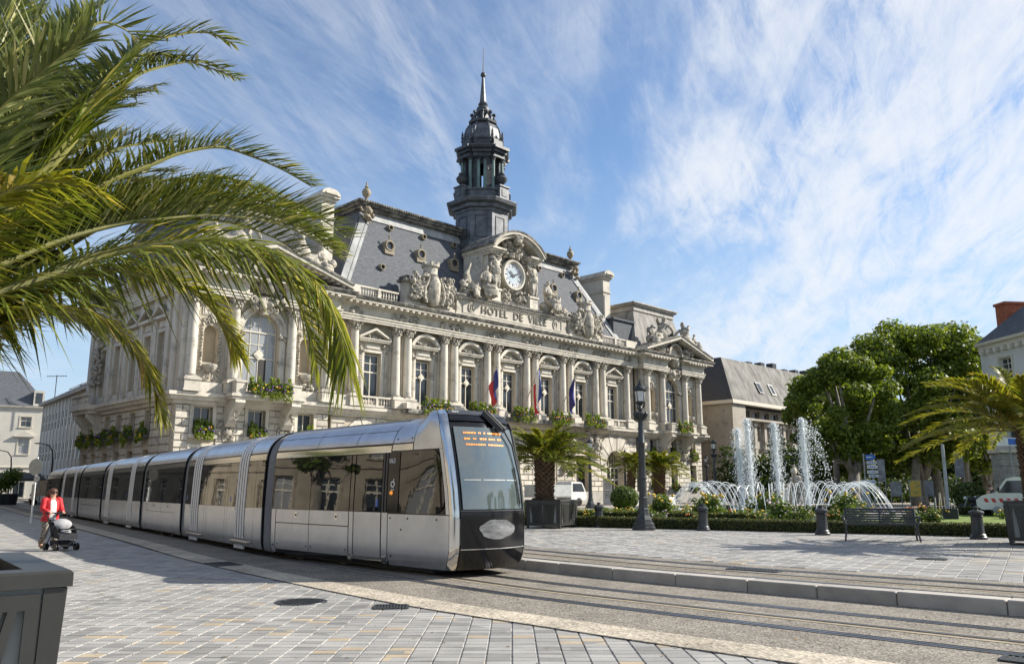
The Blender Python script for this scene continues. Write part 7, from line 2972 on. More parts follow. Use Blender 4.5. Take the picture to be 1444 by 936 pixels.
# beds deeper in the garden
b = MB(); f1, f2 = MB(), MB()
for k in range(380):
    q = rg.random()
    if q < .45: a, d = rg.uniform(-4, 7), rg.uniform(9.5, 13.5)
    elif q < .8: a, d = rg.uniform(14, 30), rg.uniform(15.5, 18.5)
    else: a, d = rg.uniform(-5, 5), rg.uniform(17, 24)
    x, y = gp(a, d)
    leaves(b, (x, y, GZ + .14 + .14 * rg.random()), (.28, .28, .22), 30, .13, rg, shell=.2)
    if rg.random() < .6:
        (f1 if rg.random() < .75 else f2).blob((x, y, GZ + rg.uniform(.3, .45)), rg.uniform(.04, .08), 0, .3, rg)
b.build('flower_bed', SHRUB, kind='stuff')
f1.build('yellow_flowers', YEL, kind='stuff'); f2.build('orange_flowers', ORA, kind='stuff')
for k, (x, y, r_, lb) in enumerate(((7.6, 56.8, .95, 'clipped round bush left of the tall lamp post, before the arched doorway'), (0.65, 36.5, .5, 'clipped round bush peeping out left of the palm trunk'), (30.5, 56.0, 1.1, 'clipped round bush on the far lawn, left of the parked white van'),
                                    (27.4, 66.0, 1.0, 'dark round bush under the direction signs'))):
    bush(lb, x, y, (r_, r_, r_ * .85), 80 + k, ball=True, n=2600, size=.13 if r_ > .6 else .07, m=SHRUB if k != 3 else LEAF2, name='topiary_bush', group='clipped round bushes')
for k, (a, d, r_, h_, lb) in enumerate(((1.5, 7.0, .8, .7, 'loose shrub behind the first bollard'), (3.3, 8.0, .9, .8, 'loose shrub left of the lamp post foot'), (6.4, 8.4, .8, .6, 'pink flowering shrub in the bed left of the fountain'), (8.2, 13, 1.0, .8, 'loose shrub before the palms of the right wing'), (4.2, 15, 1.1, .8, 'low shrub before the information panel'), (18.0, 13, .9, .6, 'tall grass clump left of the dark garden box'))):
    x, y = gp(a, d)
    bush(lb, x, y, (r_, r_, h_), 90 + k, n=900, size=.15, flowers=((YEL, YEL, PNK, YEL, YEL, ORA)[k], 12, .07), group='loose shrubs in the inner garden')
for k, (a0, a1, d, h_, lb) in enumerate(((-4.0, 6.0, 6.2, .36, 'low clipped hedge in the inner garden left of the fountain'), (10.5, 30, 22.5, .4, 'long clipped hedge at the back of the lawn'), (1.0, 8.0, 16.5, .5, 'low clipped hedge in front of the forecourt'))):
    t = thing('hedge', lb, 'hedge', T(*gp(a0, d), GZ) @ RZ(math.atan2(HD.y, HD.x)), 'inner garden hedges')
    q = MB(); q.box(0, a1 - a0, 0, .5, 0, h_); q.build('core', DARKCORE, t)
    b = MB()
    rg = random.Random(95 + k)
    n_ = int((a1 - a0) * 300)
    vs, fs = [], []
    for i in range(n_):
        x = rg.uniform(0, a1 - a0)
        if rg.random() < .55: y, z = rg.gauss(-.02, .02), rg.uniform(0, h_)
        else: y, z = rg.uniform(0, .5), rg.gauss(h_ + .02, .02)
        u_ = V((rg.gauss(0, 1), rg.gauss(0, 1), rg.gauss(0, 1))).normalized()
        w_ = u_.cross(V((rg.gauss(0, 1), rg.gauss(0, 1), rg.gauss(0, 1)))).normalized()
        s = .06
        p = V((x, y, z)); o = len(vs)
        vs += [p - u_ * s, p + w_ * s * .6, p + u_ * s, p - w_ * s * .6]; fs.append((o, o + 1, o + 2, o + 3))
    b.add(vs, fs)
    b.build('foliage', BOX_L, t, kind='stuff')

# ---------------------------------------------------------- flower boxes on the town hall
HM = HALL.matrix_world.copy() if False else T(-22.349, 55.0, 0.0) @ RZ(R(45))


def flower_box(label, M, w, seed, trail=0.5, tall=True, n=420, group='flower boxes on the town hall'):
    rg = random.Random(seed)
    t = thing('flower_box', label, 'flower box', HM @ M, group)
    b = MB(); b.box(-w / 2, w / 2, -.16, .16, 0, .26); b.build('box', mat('box_green', (.10, .11, .09), .7) if 'box_green' not in bpy.data.materials else bpy.data.materials['box_green'], t)
    g_, l_, p_, y_, o_ = MB(), MB(), MB(), MB(), MB()
    k_ = max(3, int(w / .28))
    for k in range(k_):
        x = -w / 2 + w * (k + .5) / k_
        leaves(g_, (x, -.10, .38), (.30, .30, .32), int(1.6 * n) // k_, .15, rg, .2)
        leaves(l_, (x, -.26, .12 - trail * .5 * rg.random()), (.22, .17, .26 + trail * .45 * rg.random()), n // k_, .14, rg, .2)
        for _ in range(2):
            (p_ if rg.random() < .55 else y_ if rg.random() < .6 else o_).blob((x + rg.uniform(-.16, .16), -.36, .25 + rg.uniform(-.25, .25)), (.065, .05, .06), 1, .35, rg)
        if tall and rg.random() < .5:
            leaves(l_, (x, -.02, .75), (.13, .13, .38), 22, .26, rg, .2)
    g_.build('foliage', SHRUB, t, kind='stuff'); l_.build('trailing_leaves', FERN, t, kind='stuff')
    for q, m_, nm in ((p_, PUR, 'purple_flowers'), (y_, YEL, 'yellow_flowers'), (o_, ORA, 'orange_flowers')):
        if q.v:
            q.build(nm, m_, t, kind='stuff')
    return t


ORD = ('first', 'second', 'third', 'fourth', 'fifth', 'sixth')
for k, x in enumerate(BAYS[1:6]):
    flower_box('flower box with trailing plants on the long balcony, below the %s arched-top window bay' % ORD[k], T(x, -1.45, LZ + .05), 3.0, 200 + k, .6)
flower_box('flower box on the balcony of the left wing, below its tall arched window', T(5.6, -2.0, 8.2), 3.2, 210, .8, n=700)
flower_box('flower box on the balcony of the right wing, below its tall arched window', T(57.6, -2.0, 8.2), 2.6, 211, .6, n=600)
for i, x0 in enumerate(WX):
    for k, s in enumerate((-1, 0, 1)):
        flower_box('flower box on the %s mezzanine sill of the %s wing' % (('corner', 'middle', 'inner')[k] if i == 0 else ('inner', 'middle', 'corner')[k], ('left', 'right')[i]), T(x0 + 5.9 + 3.95 * s, -.42, 5.15), 1.3, 220 + i * 3 + k, .5, True, 420)
    if i == 1:
        for k, s in enumerate((-1, 0, 1)):
            flower_box('plant box on the %s ground floor sill of the right wing' % ('inner', 'middle', 'corner')[k], T(x0 + 5.9 + 3.95 * s, -.42, 1.5), 1.3, 230 + k, .2, True, 420)
for k, x in enumerate(lo):
    flower_box('shaded flower box on the side front, %s from the far balcony' % ORD[len(lo) - 1 - k] if False else 'shaded flower box on the side front, %s from the street corner' % ORD[k], SF @ T(x, -.3, 5.05), 1.1, 240 + k, .55, True, 420)
# ================================================================== STREET THINGS
LGLASS = mat('lantern_glass', (0.62, 0.64, 0.64), 0.15, var=0.1)
SKIN = mat('skin', (0.52, 0.31, 0.22), 0.55, var=0.06)
HAIR = mat('brown_hair', (0.09, 0.035, 0.015), 0.5, var=0.4, scale=40)
RED = mat('red_jacket', (0.52, 0.018, 0.025), 0.7, var=0.15, scale=12, bump=0.3, bscale=22)
WHITEC = mat('white_cloth', (0.70, 0.69, 0.67), 0.8, var=0.08, scale=9, bump=0.3, bscale=26)
GREYC = mat('grey_cloth', (0.34, 0.34, 0.35), 0.8, var=0.15, scale=9, bump=0.4, bscale=18)
PATT = mat('patterned_cloth', (0.42, 0.38, 0.32), 0.85, c2=(0.12, 0.09, 0.08), scale=26, lo=.44, hi=.56)
DARKC = mat('dark_cloth', (0.025, 0.026, 0.032), 0.85, var=0.3)


def lamp_post(label, x, y, k=1.0, z=GZ, group='old style lamp posts', arm=False):
    t = thing('street_lamp', label, 'street lamp', T(x, y, z) @ SC(k), group)
    b = MB()
    b.lathe([(0.40, 0), (0.40, 0.10), (0.37, 0.12), (0.36, 0.22), (0.30, 0.26), (0.28, 0.36), (0.21, 0.50), (0.18, 0.66), (0.19, 0.70), (0.155, 0.74), (0.15, 1.05), (0.17, 1.08), (0.14, 1.12)], seg=8)
    b.build('base', IRON_G, t)
    b = MB()
    pr = [(0.135, 1.1), (0.132, 1.7), (0.15, 1.72), (0.15, 1.78), (0.128, 1.8), (0.115, 2.9), (0.125, 2.92), (0.125, 2.97), (0.108, 3.0), (0.10, 3.72), (0.13, 3.75), (0.12, 3.80), (0.16, 3.86), (0.22, 3.96), (0.20, 4.02), (0.09, 4.06)]
    b.lathe(pr, seg=14)
    for i in range(8):
        a = i * PI / 4
        b.tube([(0.13 * math.cos(a), 0.13 * math.sin(a), 3.78), (0.2 * math.cos(a), 0.2 * math.sin(a), 3.86), (0.24 * math.cos(a), 0.24 * math.sin(a), 3.98), (0.19 * math.cos(a), 0.19 * math.sin(a), 4.02)], 0.03, 5)
    b.build('pole', IRON_G, t, smooth=True, sharp=35)
    b = MB()
    b.lathe([(0.05, 4.05), (0.07, 4.15), (0.04, 4.25), (0.09, 4.32), (0.12, 4.36)], seg=10)
    for i in range(4):
        a = i * PI / 2 + PI / 4
        c, s_ = math.cos(a), math.sin(a)
        b.tube([(.05 * c, .05 * s_, 4.14), (.16 * c, .16 * s_, 4.2), (.21 * c, .21 * s_, 4.33), (.17 * c, .17 * s_, 4.4)], .018, 5)
        b.tube([(.135 * c, .135 * s_, 4.36), (.2 * c, .2 * s_, 4.78)], .012, 4)
    b.lathe([(0.14, 4.36), (0.15, 4.4), (0.13, 4.41)], seg=16)
    b.lathe([(0.215, 4.76), (0.225, 4.80), (0.20, 4.81)], seg=16)
    b.build('lantern_frame', IRON, t)
    b = MB()
    b.lathe([(0.128, 4.40), (0.19, 4.77)], seg=16)
    b.build('lantern_glass', LGLASS, t, smooth=True)
    b = MB()
    b.lathe([(0.24, 4.79), (0.245, 4.83), (0.20, 4.90), (0.13, 4.97), (0.075, 5.0), (0.085, 5.03), (0.04, 5.06), (0.045, 5.12), (0.012, 5.15), (0.01, 5.24), (0.001, 5.26)], seg=16)
    for i in range(8):
        a = i * PI / 4
        b.blob((.235 * math.cos(a), .235 * math.sin(a), 4.86), (.02, .02, .05), 0, 0)
    b.build('lantern_cap', IRON, t, smooth=True, sharp=35)
    if arm:
        b = MB(); b.tube([(.1, 0, 3.6), (.5, .0, 3.75), (.62, 0, 3.98)], .03, 6); b.blob((.62, 0, 4.05), .08, 1, 0)
        b.build('side_arm', IRON, t)
    return t


lamp_post('tall dark lamp post with a glass lantern standing at the hedge, nearest of its kind', 4.52, 28.95)
lamp_post('distant lamp post before the town hall, between the planter palm and the tall lamp post', 5.8, 62.0)
lamp_post('thin lamp post before the arched doorway, just left of the tall lamp post', 10.85, 80.0)
lamp_post('lamp post with a side arm before the modern building, left of the fountain jets', 15.3, 63.0, arm=True)
lamp_post('small far lamp post at the right corner of the town hall', 21.8, 93.5)


def bollard(label, x, y):
    t = thing('bollard', label, 'bollard', T(x, y, GZ), 'cast iron bollards along the hedge')
    b = MB()
    b.lathe([(0.001, 0), (0.225, 0), (0.225, 0.06), (0.20, 0.09), (0.205, 0.12), (0.175, 0.15), (0.168, 0.17), (0.150, 0.62), (0.155, 0.66)], seg=20)
    b.build('shaft', IRON_G, t, smooth=True, sharp=35)
    b = MB()
    b.lathe([(0.155, 0.65), (0.175, 0.67), (0.175, 0.70), (0.20, 0.71), (0.20, 0.745), (0.17, 0.77), (0.09, 0.80), (0.055, 0.815), (0.05, 0.84), (0.075, 0.855), (0.08, 0.875), (0.055, 0.895), (0.001, 0.90)], seg=20)
    b.build('cap', IRON_G, t, smooth=True, sharp=35)
    b = MB(); b.lathe([(0.155, 0.60), (0.172, 0.615), (0.172, 0.635), (0.155, 0.65)], seg=20)
    b.build('ring', IRON, t, smooth=True, sharp=35)


bollard('dark bollard left of the bench, under the right water jet', 9.48, 25.81)
bollard('dark bollard right of the tall lamp post, at the left end of the fountain', 6.45, 28.46)
bollard('dark bollard between the palm planter and the tall lamp post', 3.21, 31.12)
bollard('dark bollard between the bench and the right palm planter, nearest of the four', 13.02, 23.62)


def bench():
    t = thing('park_bench', 'dark grey slatted metal bench facing the tracks in front of the hedge', 'bench', T(9.98, 22.85, GZ) @ RZ(R(-20)))
    w = 0.92
    for s in (-1, 1):
        b = MB()
        b.tube([(s * w, -.30, 0), (s * (w - .03), -.24, .22), (s * (w - .05), -.22, .42)], [.024, .028, .03], 6)
        b.build('leg', IRON_G, t)
        b = MB()
        b.tube([(s * (w - .02), .34, 0), (s * (w - .05), .24, .24), (s * (w - .05), .18, .44), (s * (w - .05), .25, .65), (s * (w - .05), .33, .85)], [.024, .028, .03, .028, .024], 6)
        b.build('leg', IRON_G, t)
        b = MB()
        b.tube([(s * (w - .05), -.22, .42), (s * (w + .01), -.26, .56), (s * (w + .03), -.24, .63), (s * (w + .02), -.05, .645), (s * (w - .02), .22, .62)], [.028, .028, .032, .03, .026], 6)
        b.tube([(s * (w - .05), -.23, .40), (s * (w - .05), .2, .40)], .026, 6)
        b.build('armrest', IRON_G, t)
    for k in range(7):
        q = MB(); y = -.24 + k * .068
        q.cbox(-w + .03, w - .03, y - .026, y + .026, .425 - .012 * math.sin(k), .447 - .012 * math.sin(k), .006)
        q.build('seat_slat', IRON_G, t)
    for k in range(6):
        q = MB(); z = .50 + k * .064
        q.M = T(0, .215 + k * .022, z) @ RX(R(-20))
        q.cbox(-w + .04, w - .04, -.012, .012, -.024, .024 + (.012 if k == 5 else 0), .005)
        q.build('back_slat', IRON_G, t)
    q = MB(); q.tube([(0, .16, .43), (0, .25, .65), (0, .335, .84)], .02, 6); q.build('back_brace', IRON_G, t)
    return t


bench()

# ---------------------------------------------------------- fountain
def water_mat():
    m, t, b = new_mat('white_water')
    b.inputs['Base Color'].default_value = (0.86, 0.89, 0.91, 1)
    b.inputs['Roughness'].default_value = 0.25
    b.inputs['Specular IOR Level'].default_value = 0.6
    tr = nd(t, 'ShaderNodeBsdfTranslucent'); tr.inputs[0].default_value = (0.9, 0.93, 0.95, 1)
    tp = nd(t, 'ShaderNodeBsdfTransparent')
    m1 = nd(t, 'ShaderNodeMixShader', inp={0: .4}); m2 = nd(t, 'ShaderNodeMixShader', inp={0: .22})
    t.links.new(b.outputs[0], m1.inputs[1]); t.links.new(tr.outputs[0], m1.inputs[2])
    t.links.new(m1.outputs[0], m2.inputs[1]); t.links.new(tp.outputs[0], m2.inputs[2])
    t.links.new(m2.outputs[0], t.nodes['Material Output'].inputs[0])
    return m


WATER = water_mat()
POOL = mat('pool_water', (0.20, 0.24, 0.25), 0.08, var=0.2, scale=3, bump=0.7, bscale=7, bdist=.05)
FX, FY = 14.2, 45.0
ft = thing('fountain', 'round stone fountain with four tall white jets inside a ring of arching water', 'fountain', T(FX, FY, GZ))
b = MB(); b.lathe([(6.55, 0), (6.55, .24), (6.5, .28), (5.95, .28), (5.9, .24), (5.9, 0.0)], seg=72)
b.build('basin_rim', mat('pale_rim_stone', (.46, .43, .38), .85, var=.15, scale=2, bump=.2, bscale=30), ft, smooth=True, sharp=30)
b = MB(); b.lathe([(.001, .16), (5.92, .16)], seg=72); b.build('pool', POOL, ft)
rg = random.Random(61)
for k in range(58):
    a = 2 * PI * (k + .3 * rg.random()) / 58
    c, s_ = math.cos(a), math.sin(a)
    ap = 1.70 + rg.uniform(-.16, .12)
    pts, rr = [], []
    n = 14
    lr = rg.uniform(2.55, 2.8)
    tw = rg.uniform(-.05, .05)
    for i in range(n + 1):
        u = i / n
        r_ = 5.75 - lr * u
        pts.append((r_ * math.cos(a + tw * u), r_ * math.sin(a + tw * u), .18 + (ap - .18) * (1 - (2 * u - 1) ** 2)))
        rr.append(.010 + .011 * u)
    q = MB(); q.tube(pts, rr, 5)
    for i in range(26):
        u = rg.uniform(.45, 1)
        r_ = 5.75 - lr * u + rg.uniform(-.05, .05)
        q.blob((r_ * c, r_ * s_, .18 + (ap - .18) * (1 - (2 * u - 1) ** 2) - rg.uniform(0, .16)), rg.uniform(.007, .016), 0, .3, rg)
    q.build('water_arc', WATER, ft)
jets = [(12.15, 44.2, 4.62, 'first'), (13.2, 46.0, 5.32, 'second'), (14.25, 44.6, 4.98, 'third'), (15.55, 44.0, 5.18, 'fourth')]
for k, (x, y, top, _) in enumerate(jets):
    q = MB(); rg = random.Random(70 + k)
    h = top - GZ
    px_, py_ = x - FX, y - FY
    # lumpy rising core
    n = 34
    pts, rr = [], []
    for i in range(n + 1):
        u = i / n
        pts.append((px_ + rg.gauss(0, .012) - .12 * u, py_ + rg.gauss(0, .012), .1 + (h - .25) * u))
        rr.append((.065 + .05 * u + .035 * rg.random()) * (1 if u < .93 else .6))
    q.tube(pts, rr, 7)
    for i in range(4200):
        u = rg.random() ** .8
        sp = .07 + .12 * (1 - abs(2 * u - 1.1) * .35)
        d = abs(rg.gauss(0, 1)) * sp
        if rg.random() < .16: d *= 2.1
        an = rg.uniform(0, 6.28)
        q.blob((px_ - .12 * u + d * math.cos(an) + .10 * d, py_ + d * math.sin(an), .1 + h * u - rg.random() * .5 * d), (rg.uniform(.006, .019),) * 2 + (rg.uniform(.012, .045),), 0, .3, rg)
    for i in range(70):
        an = rg.uniform(0, 6.28); d = rg.uniform(0, .09)
        q.blob((px_ - .12 + d * math.cos(an), py_ + d * math.sin(an), h - rg.uniform(0, .4)), rg.uniform(.03, .06), 0, .35, rg)
    if k == 3:
        for i in range(420):
            u = rg.uniform(0, 1)
            q.blob((px_ + .1 + 1.25 * u ** .8 + rg.gauss(0, .16), py_ + rg.gauss(0, .3), .6 + (h - 1.1) * (1 - u ** 1.6) + rg.gauss(0, .28)), rg.uniform(.012, .032), 0, .35, rg)
    q.build('water_jet', WATER, ft)
    q = MB()
    for i in range(220):
        an = rg.uniform(0, 6.28); d = abs(rg.gauss(0, .42))
        q.blob((px_ + d * math.cos(an), py_ + d * math.sin(an), .17 + rg.expovariate(9)), rg.uniform(.02, .06), 0, .3, rg)
    q.build('splash', WATER, ft, kind='stuff')

# ---------------------------------------------------------- woman with a pushchair
WM = T(-12.0, 21.9, 0) @ RZ(R(52))      # faces local -y
wo = thing('person', 'woman in a red jacket and patterned trousers pushing a pushchair in the shade', 'person', WM)
Hh = 1.53
J = dict(pel=(0, 0, .83), bel=(0, -.02, .98), che=(0, 0, 1.16), nec=(0, -.02, 1.30), hea=(0, -.045, 1.40), top=(0, -.03, 1.475),
         shl=(.175, .0, 1.235), ell=(.235, -.06, 1.00), wrl=(.17, -.30, .93), shr=(-.175, .0, 1.235), elr=(-.235, -.06, 1.00), wrr=(-.17, -.30, .93),
         hil=(.085, 0, .80), knl=(.09, -.13, .45), anl=(.085, -.16, .085), fol=(.09, -.31, .04), hir=(-.085, 0, .80), knr=(-.09, .02, .44), anr=(-.085, .20, .12))
J['for'] = (-.09, .10, .04)
names = ['pel', 'bel', 'che', 'nec', 'hea', 'top', 'shl', 'ell', 'wrl', 'shr', 'elr', 'wrr', 'hil', 'knl', 'anl', 'fol', 'hir', 'knr', 'anr', 'for']
RADW = dict(pel=.135, bel=.12, che=.125, nec=.05, hea=.092, top=.07, shl=.065, ell=.045, wrl=.028, shr=.065, elr=.045, wrr=.028, hil=.10, knl=.066, anl=.042, fol=.036, hir=.10, knr=.066, anr=.042)
RADW['for'] = .036
EW = [('pel', 'bel'), ('bel', 'che'), ('che', 'nec'), ('nec', 'hea'), ('hea', 'top'), ('che', 'shl'), ('shl', 'ell'), ('ell', 'wrl'), ('che', 'shr'), ('shr', 'elr'), ('elr', 'wrr'), ('pel', 'hil'), ('hil', 'knl'), ('knl', 'anl'), ('anl', 'fol'), ('pel', 'hir'), ('hir', 'knr'), ('knr', 'anr'), ('anr', 'for')]
ix = {n_: i for i, n_ in enumerate(names)}
# hands: palm and five fingers curled round the handle, grown from the wrists of the same body
pv = [J[n_] for n_ in names]
pr_ = [RADW[n_] for n_ in names]
pe = [(ix[a], ix[c]) for a, c in EW]
for sgn, wr in ((1, 'wrl'), (-1, 'wrr')):
    wp = V(J[wr])
    pal = wp + V((-.01 * sgn, -.05, -.005))
    pv.append(tuple(pal)); pr_.append((.034, .018)); pi = len(pv) - 1
    pe.append((ix[wr], pi))
    for f_ in range(4):
        ox = (f_ - 1.5) * .017
        ln = (.036, .042, .040, .032)[f_]
        k1 = pal + V((ox, -.032, .004)); k2 = k1 + V((0, -ln * .55, -.018)); k3 = k2 + V((0, .004, -.026))
        i0 = len(pv)
        pv += [tuple(k1), tuple(k2), tuple(k3)]; pr_ += [.0085, .008, .0065]
        pe += [(pi, i0), (i0, i0 + 1), (i0 + 1, i0 + 2)]
    th = [wp + V((-.032 * sgn, -.035, -.008)), wp + V((-.038 * sgn, -.065, -.03))]
    i0 = len(pv)
    pv += [tuple(p) for p in th]; pr_ += [.0105, .008]
    pe += [(pi, i0), (i0, i0 + 1)]
body = skin('body', pv, pe, pr_, SKIN, wo, sub=2)
# face: nose, eyes, mouth, ears; glasses
b = MB()
b.blob((0, -.145, 1.405), (.012, .02, .024), 1, 0)
for s in (-1, 1):
    b.blob((s * .088, -.035, 1.41), (.012, .02, .028), 1, 0)
b.build('face', SKIN, wo, smooth=True, sharp=0)
b = MB()
for s in (-1, 1):
    b.M = T(s * .036, -.135, 1.428) @ RX(R(90))
    b.lathe([(.001, .006), (.028, .004), (.030, -.004)], seg=12)
b.M = None
b.tube([(-.08, -.05, 1.435), (-.062, -.125, 1.43), (.062, -.125, 1.43), (.08, -.05, 1.435)], .004, 4)
b.build('sunglasses', BLACK, wo)
b = MB(); b.blob((0, -.132, 1.362), (.026, .006, .007), 1, 0); b.build('mouth', mat('lip', (.42, .12, .10), .5), wo)
b = MB(); rg = random.Random(5)
b.blob((0, -.015, 1.445), (.112, .118, .092), 2, .05, rg)
for k in range(46):
    a = rg.uniform(R(-40), R(220))
    x, y = .102 * math.cos(a), .04 + .085 * math.sin(a) - .03
    b.tube([(x * .9, y, 1.47), (x * 1.1, y + .01, 1.40), (x * 1.14 + rg.uniform(-.015, .015), y + .015, 1.29 + rg.uniform(-.02, .03))], [.018, .02, .010], 5)
b.build('hair', HAIR, wo, smooth=True, sharp=0)
# jacket: torso and sleeves, open in front over a white top
def ring_cloth(sections, n=20, gap=0.0):
    "closed or open garment from elliptical rings [(cx,cy,z,rx,ry)]; gap = half angle left open at the front (-y)"
    q = MB()
    vs = []
    for cx, cy, z, rx, ry in sections:
        for i in range(n + 1):
            a = -PI / 2 + gap + (2 * PI - 2 * gap) * i / n
            vs.append((cx + rx * math.cos(a), cy + ry * math.sin(a), z))
    m = n + 1
    q.add(vs, [(k * m + i, k * m + i + 1, (k + 1) * m + i + 1, (k + 1) * m + i) for k in range(len(sections) - 1) for i in range(n)])
    return q


q = ring_cloth([(0, .0, .70, .225, .17), (0, .0, .80, .205, .16), (0, -.01, .95, .185, .15), (0, 0, 1.10, .195, .155), (0, 0, 1.20, .19, .135), (0, 0, 1.26, .14, .10), (0, .01, 1.31, .085, .075), (0, .02, 1.335, .095, .085)], 24, R(24))
q.build('jacket', RED, wo, smooth=True, sharp=0)
q = ring_cloth([(0, -.005, .74, .185, .145), (0, -.02, .9, .17, .145), (0, -.01, 1.1, .17, .142), (0, -.01, 1.2, .14, .115), (0, -.01, 1.26, .09, .07)], 20)
q.build('top', WHITEC, wo, smooth=True, sharp=0)
b = MB()
for s, a_, e_, w_ in ((1, 'shl', 'ell', 'wrl'), (-1, 'shr', 'elr', 'wrr')):
    A, E_, W_ = V(J[a_]), V(J[e_]), V(J[w_])
    b.tube([A + V((-s * .06, 0, .02)), A + V((s * .01, 0, .0)), A.lerp(E_, .5), E_, E_.lerp(W_, .5), E_.lerp(W_, .93)], [.075, .082, .072, .066, .056, .05], 10)
b.build('sleeve', RED, wo, smooth=True, sharp=0)
b = MB()
for s, h_, k_, a_ in ((1, 'hil', 'knl', 'anl'), (-1, 'hir', 'knr', 'anr')):
    A, K, N_ = V(J[h_]), V(J[k_]), V(J[a_])
    b.tube([A + V((0, 0, .06)), A, A.lerp(K, .5), K, K.lerp(N_, .5), N_ + V((0, 0, .03))], [.12, .118, .095, .082, .075, .068], 12)
b.blob((0, 0, .83), (.165, .135, .11), 2, 0)
b.build('trousers', PATT, wo, smooth=True, sharp=0)
b = MB()
for f_, a_ in (('fol', 'anl'), ('for', 'anr')):
    F_, A = V(J[f_]), V(J[a_])
    b.tube([A + V((0, .03, .0)), A + V((0, 0, -.035)), F_, F_ + V((0, -.04, .0))], [.045, .05, .045, .03], 8)
b.build('shoe', mat('tan_shoe', (.30, .17, .08), .6, var=.15), wo, smooth=True, sharp=0)

PM_ = WM @ T(0, -.78, 0)
pc = thing('pushchair', 'black pushchair with a pale grey hood, pushed by the woman in red', 'pushchair', PM_)
b = MB()
for s in (-1, 1):
    x = s * .24
    b.tube([(x, .47, .90), (x, .40, .86), (x, .05, .42), (x, -.28, .10)], .013, 6)
    b.tube([(x, .30, .10), (x, .02, .46), (x, -.10, .58)], .013, 6)
    b.tube([(x, .10, .34), (x, -.20, .33)], .011, 6)
b.tube([(-.24, .47, .90), (-.12, .50, .91), (.12, .50, .91), (.24, .47, .90)], .017, 8)
b.tube([(-.24, -.24, .34), (.24, -.24, .34)], .011, 6)
b.tube([(-.24, .29, .11), (.24, .29, .11)], .010, 6)
b.tube([(-.24, -.26, .11), (.24, -.26, .11)], .010, 6)
b.tube([(-.24, -.2, .5), (-.2, -.33, .52), (.2, -.33, .52), (.24, -.2, .5)], .016, 6)
b.build('frame', BLACK, pc, smooth=True, sharp=0)
b = MB()
b.extr([(-.36, .28), (-.05, .31), (.14, .34), (.26, .72), (.20, .73), (.10, .46), (-.06, .45), (-.36, .40)], -.22, .22, 'x')
b.extr([(-.30, .40), (.18, .46), (.20, .62), (-.1, .60), (-.26, .52)], -.235, -.215, 'x'); b.extr([(-.30, .40), (.18, .46), (.20, .62), (-.1, .60), (-.26, .52)], .215, .235, 'x')
b.build('seat', DARKC, pc)
b = MB(); b.extr([(-.22, .12), (.2, .12), (.22, .24), (-.24, .24)], -.19, .19, 'x'); b.build('basket', DARKC, pc)
b = MB()
N, Mm = 9, 10
vs = []
for i in range(N + 1):
    u = -1 + 2 * i / N
    for j in range(Mm + 1):
        a = R(-30) + R(165) * j / Mm
        k_ = math.sqrt(max(.12, 1 - .75 * u * u)) + (.03 if i % 3 == 0 else 0)
        vs.append((u * .215, .04 - .19 * math.cos(a) * k_ + .06, .61 + .165 * math.sin(a) * k_))
b.add(vs, [(i * (Mm + 1) + j, i * (Mm + 1) + j + 1, (i + 1) * (Mm + 1) + j + 1, (i + 1) * (Mm + 1) + j) for i in range(N) for j in range(Mm)])
b.build('hood', GREYC, pc, smooth=True, sharp=0)
b = MB(); b.blob((0, -.16, .45), (.13, .16, .06), 2, .12, random.Random(3)); b.build('blanket', GREYC, pc, smooth=True, sharp=0)
wh = MB(); wh.M = RY(R(90)); wh.lathe([(.001, .018), (.05, .02), (.075, .022), (.09, .012), (.09, -.012), (.075, -.022), (.05, -.02), (.001, -.018)], seg=16)
wm_ = wh.mesh('wheel', BLACK, True)
for x in (-.275, -.215, .215, .275):
    for y in (-.28, .30):
        link('wheel', wm_, pc, T(x, y, .09))

# ---------------------------------------------------------- flags on the town hall
def flag(label, s, cols, pole_top, lean, seed, k=1.0):
    t = thing('flag', label, 'flag', HM @ T(s, -1.5, 8.5), 'flags on the town hall balcony')
    tip = V((lean, -1.7, pole_top - 8.5))
    b = MB(); b.tube([(0, .3, -.2), tuple(tip)], [.05, .035], 6); b.blob(tip, .09, 1, 0); b.build('pole', mat('flag_pole', (.35, .30, .22), .5) if 'flag_pole' not in bpy.data.materials else bpy.data.materials['flag_pole'], t)
    n = 14
    m = 3 * len(cols)
    vs = []
    H_ = 2.9 * k
    for i in range(n + 1):
        v_ = i / n
        for j in range(m + 1):
            u = j / m
            a = tip * (1 - .5 * u * .9)
            x = a.x + .10 * math.sin(u * 9 + seed) + (u - .3) * .55 * v_ * k
            y = a.y + .20 * math.sin(u * 11 + v_ * 2 + seed) - .1 * v_
            z = a.z - H_ * v_ * (.62 + .38 * (1 - abs(u - .55)))
            vs.append((x, y, z))
    for c, (m_, nm) in enumerate(cols):
        q = MB(); q.add(vs, [(i * (m + 1) + j, i * (m + 1) + j + 1, (i + 1) * (m + 1) + j + 1, (i + 1) * (m + 1) + j) for i in range(n) for j in range(3 * c, 3 * c + 3)])
        q.build(nm, m_, t, smooth=True, sharp=0)


FB = mat('flag_blue', (.035, .06, .26), .75, var=.1); FW = mat('flag_white', (.72, .70, .66), .75, var=.05); FRD = mat('flag_red', (.52, .035, .04), .75, var=.1)
FE = mat('flag_deep_blue', (.03, .035, .20), .75, var=.1)
flag('drooping blue, white and red flag on the balcony, in the middle of the three', 31.6, [(FB, 'blue_band'), (FW, 'white_band'), (FRD, 'red_band')], 12.9, .55, 1, 1.1)
flag('drooping red and blue flag left of the tricolour', 26.4, [(FE, 'blue_band'), (FRD, 'red_band')], 12.1, .15, 3, .8)
flag('drooping dark blue flag right of the tricolour', 36.6, [(FE, 'blue_cloth')], 12.1, .3, 5, .8)

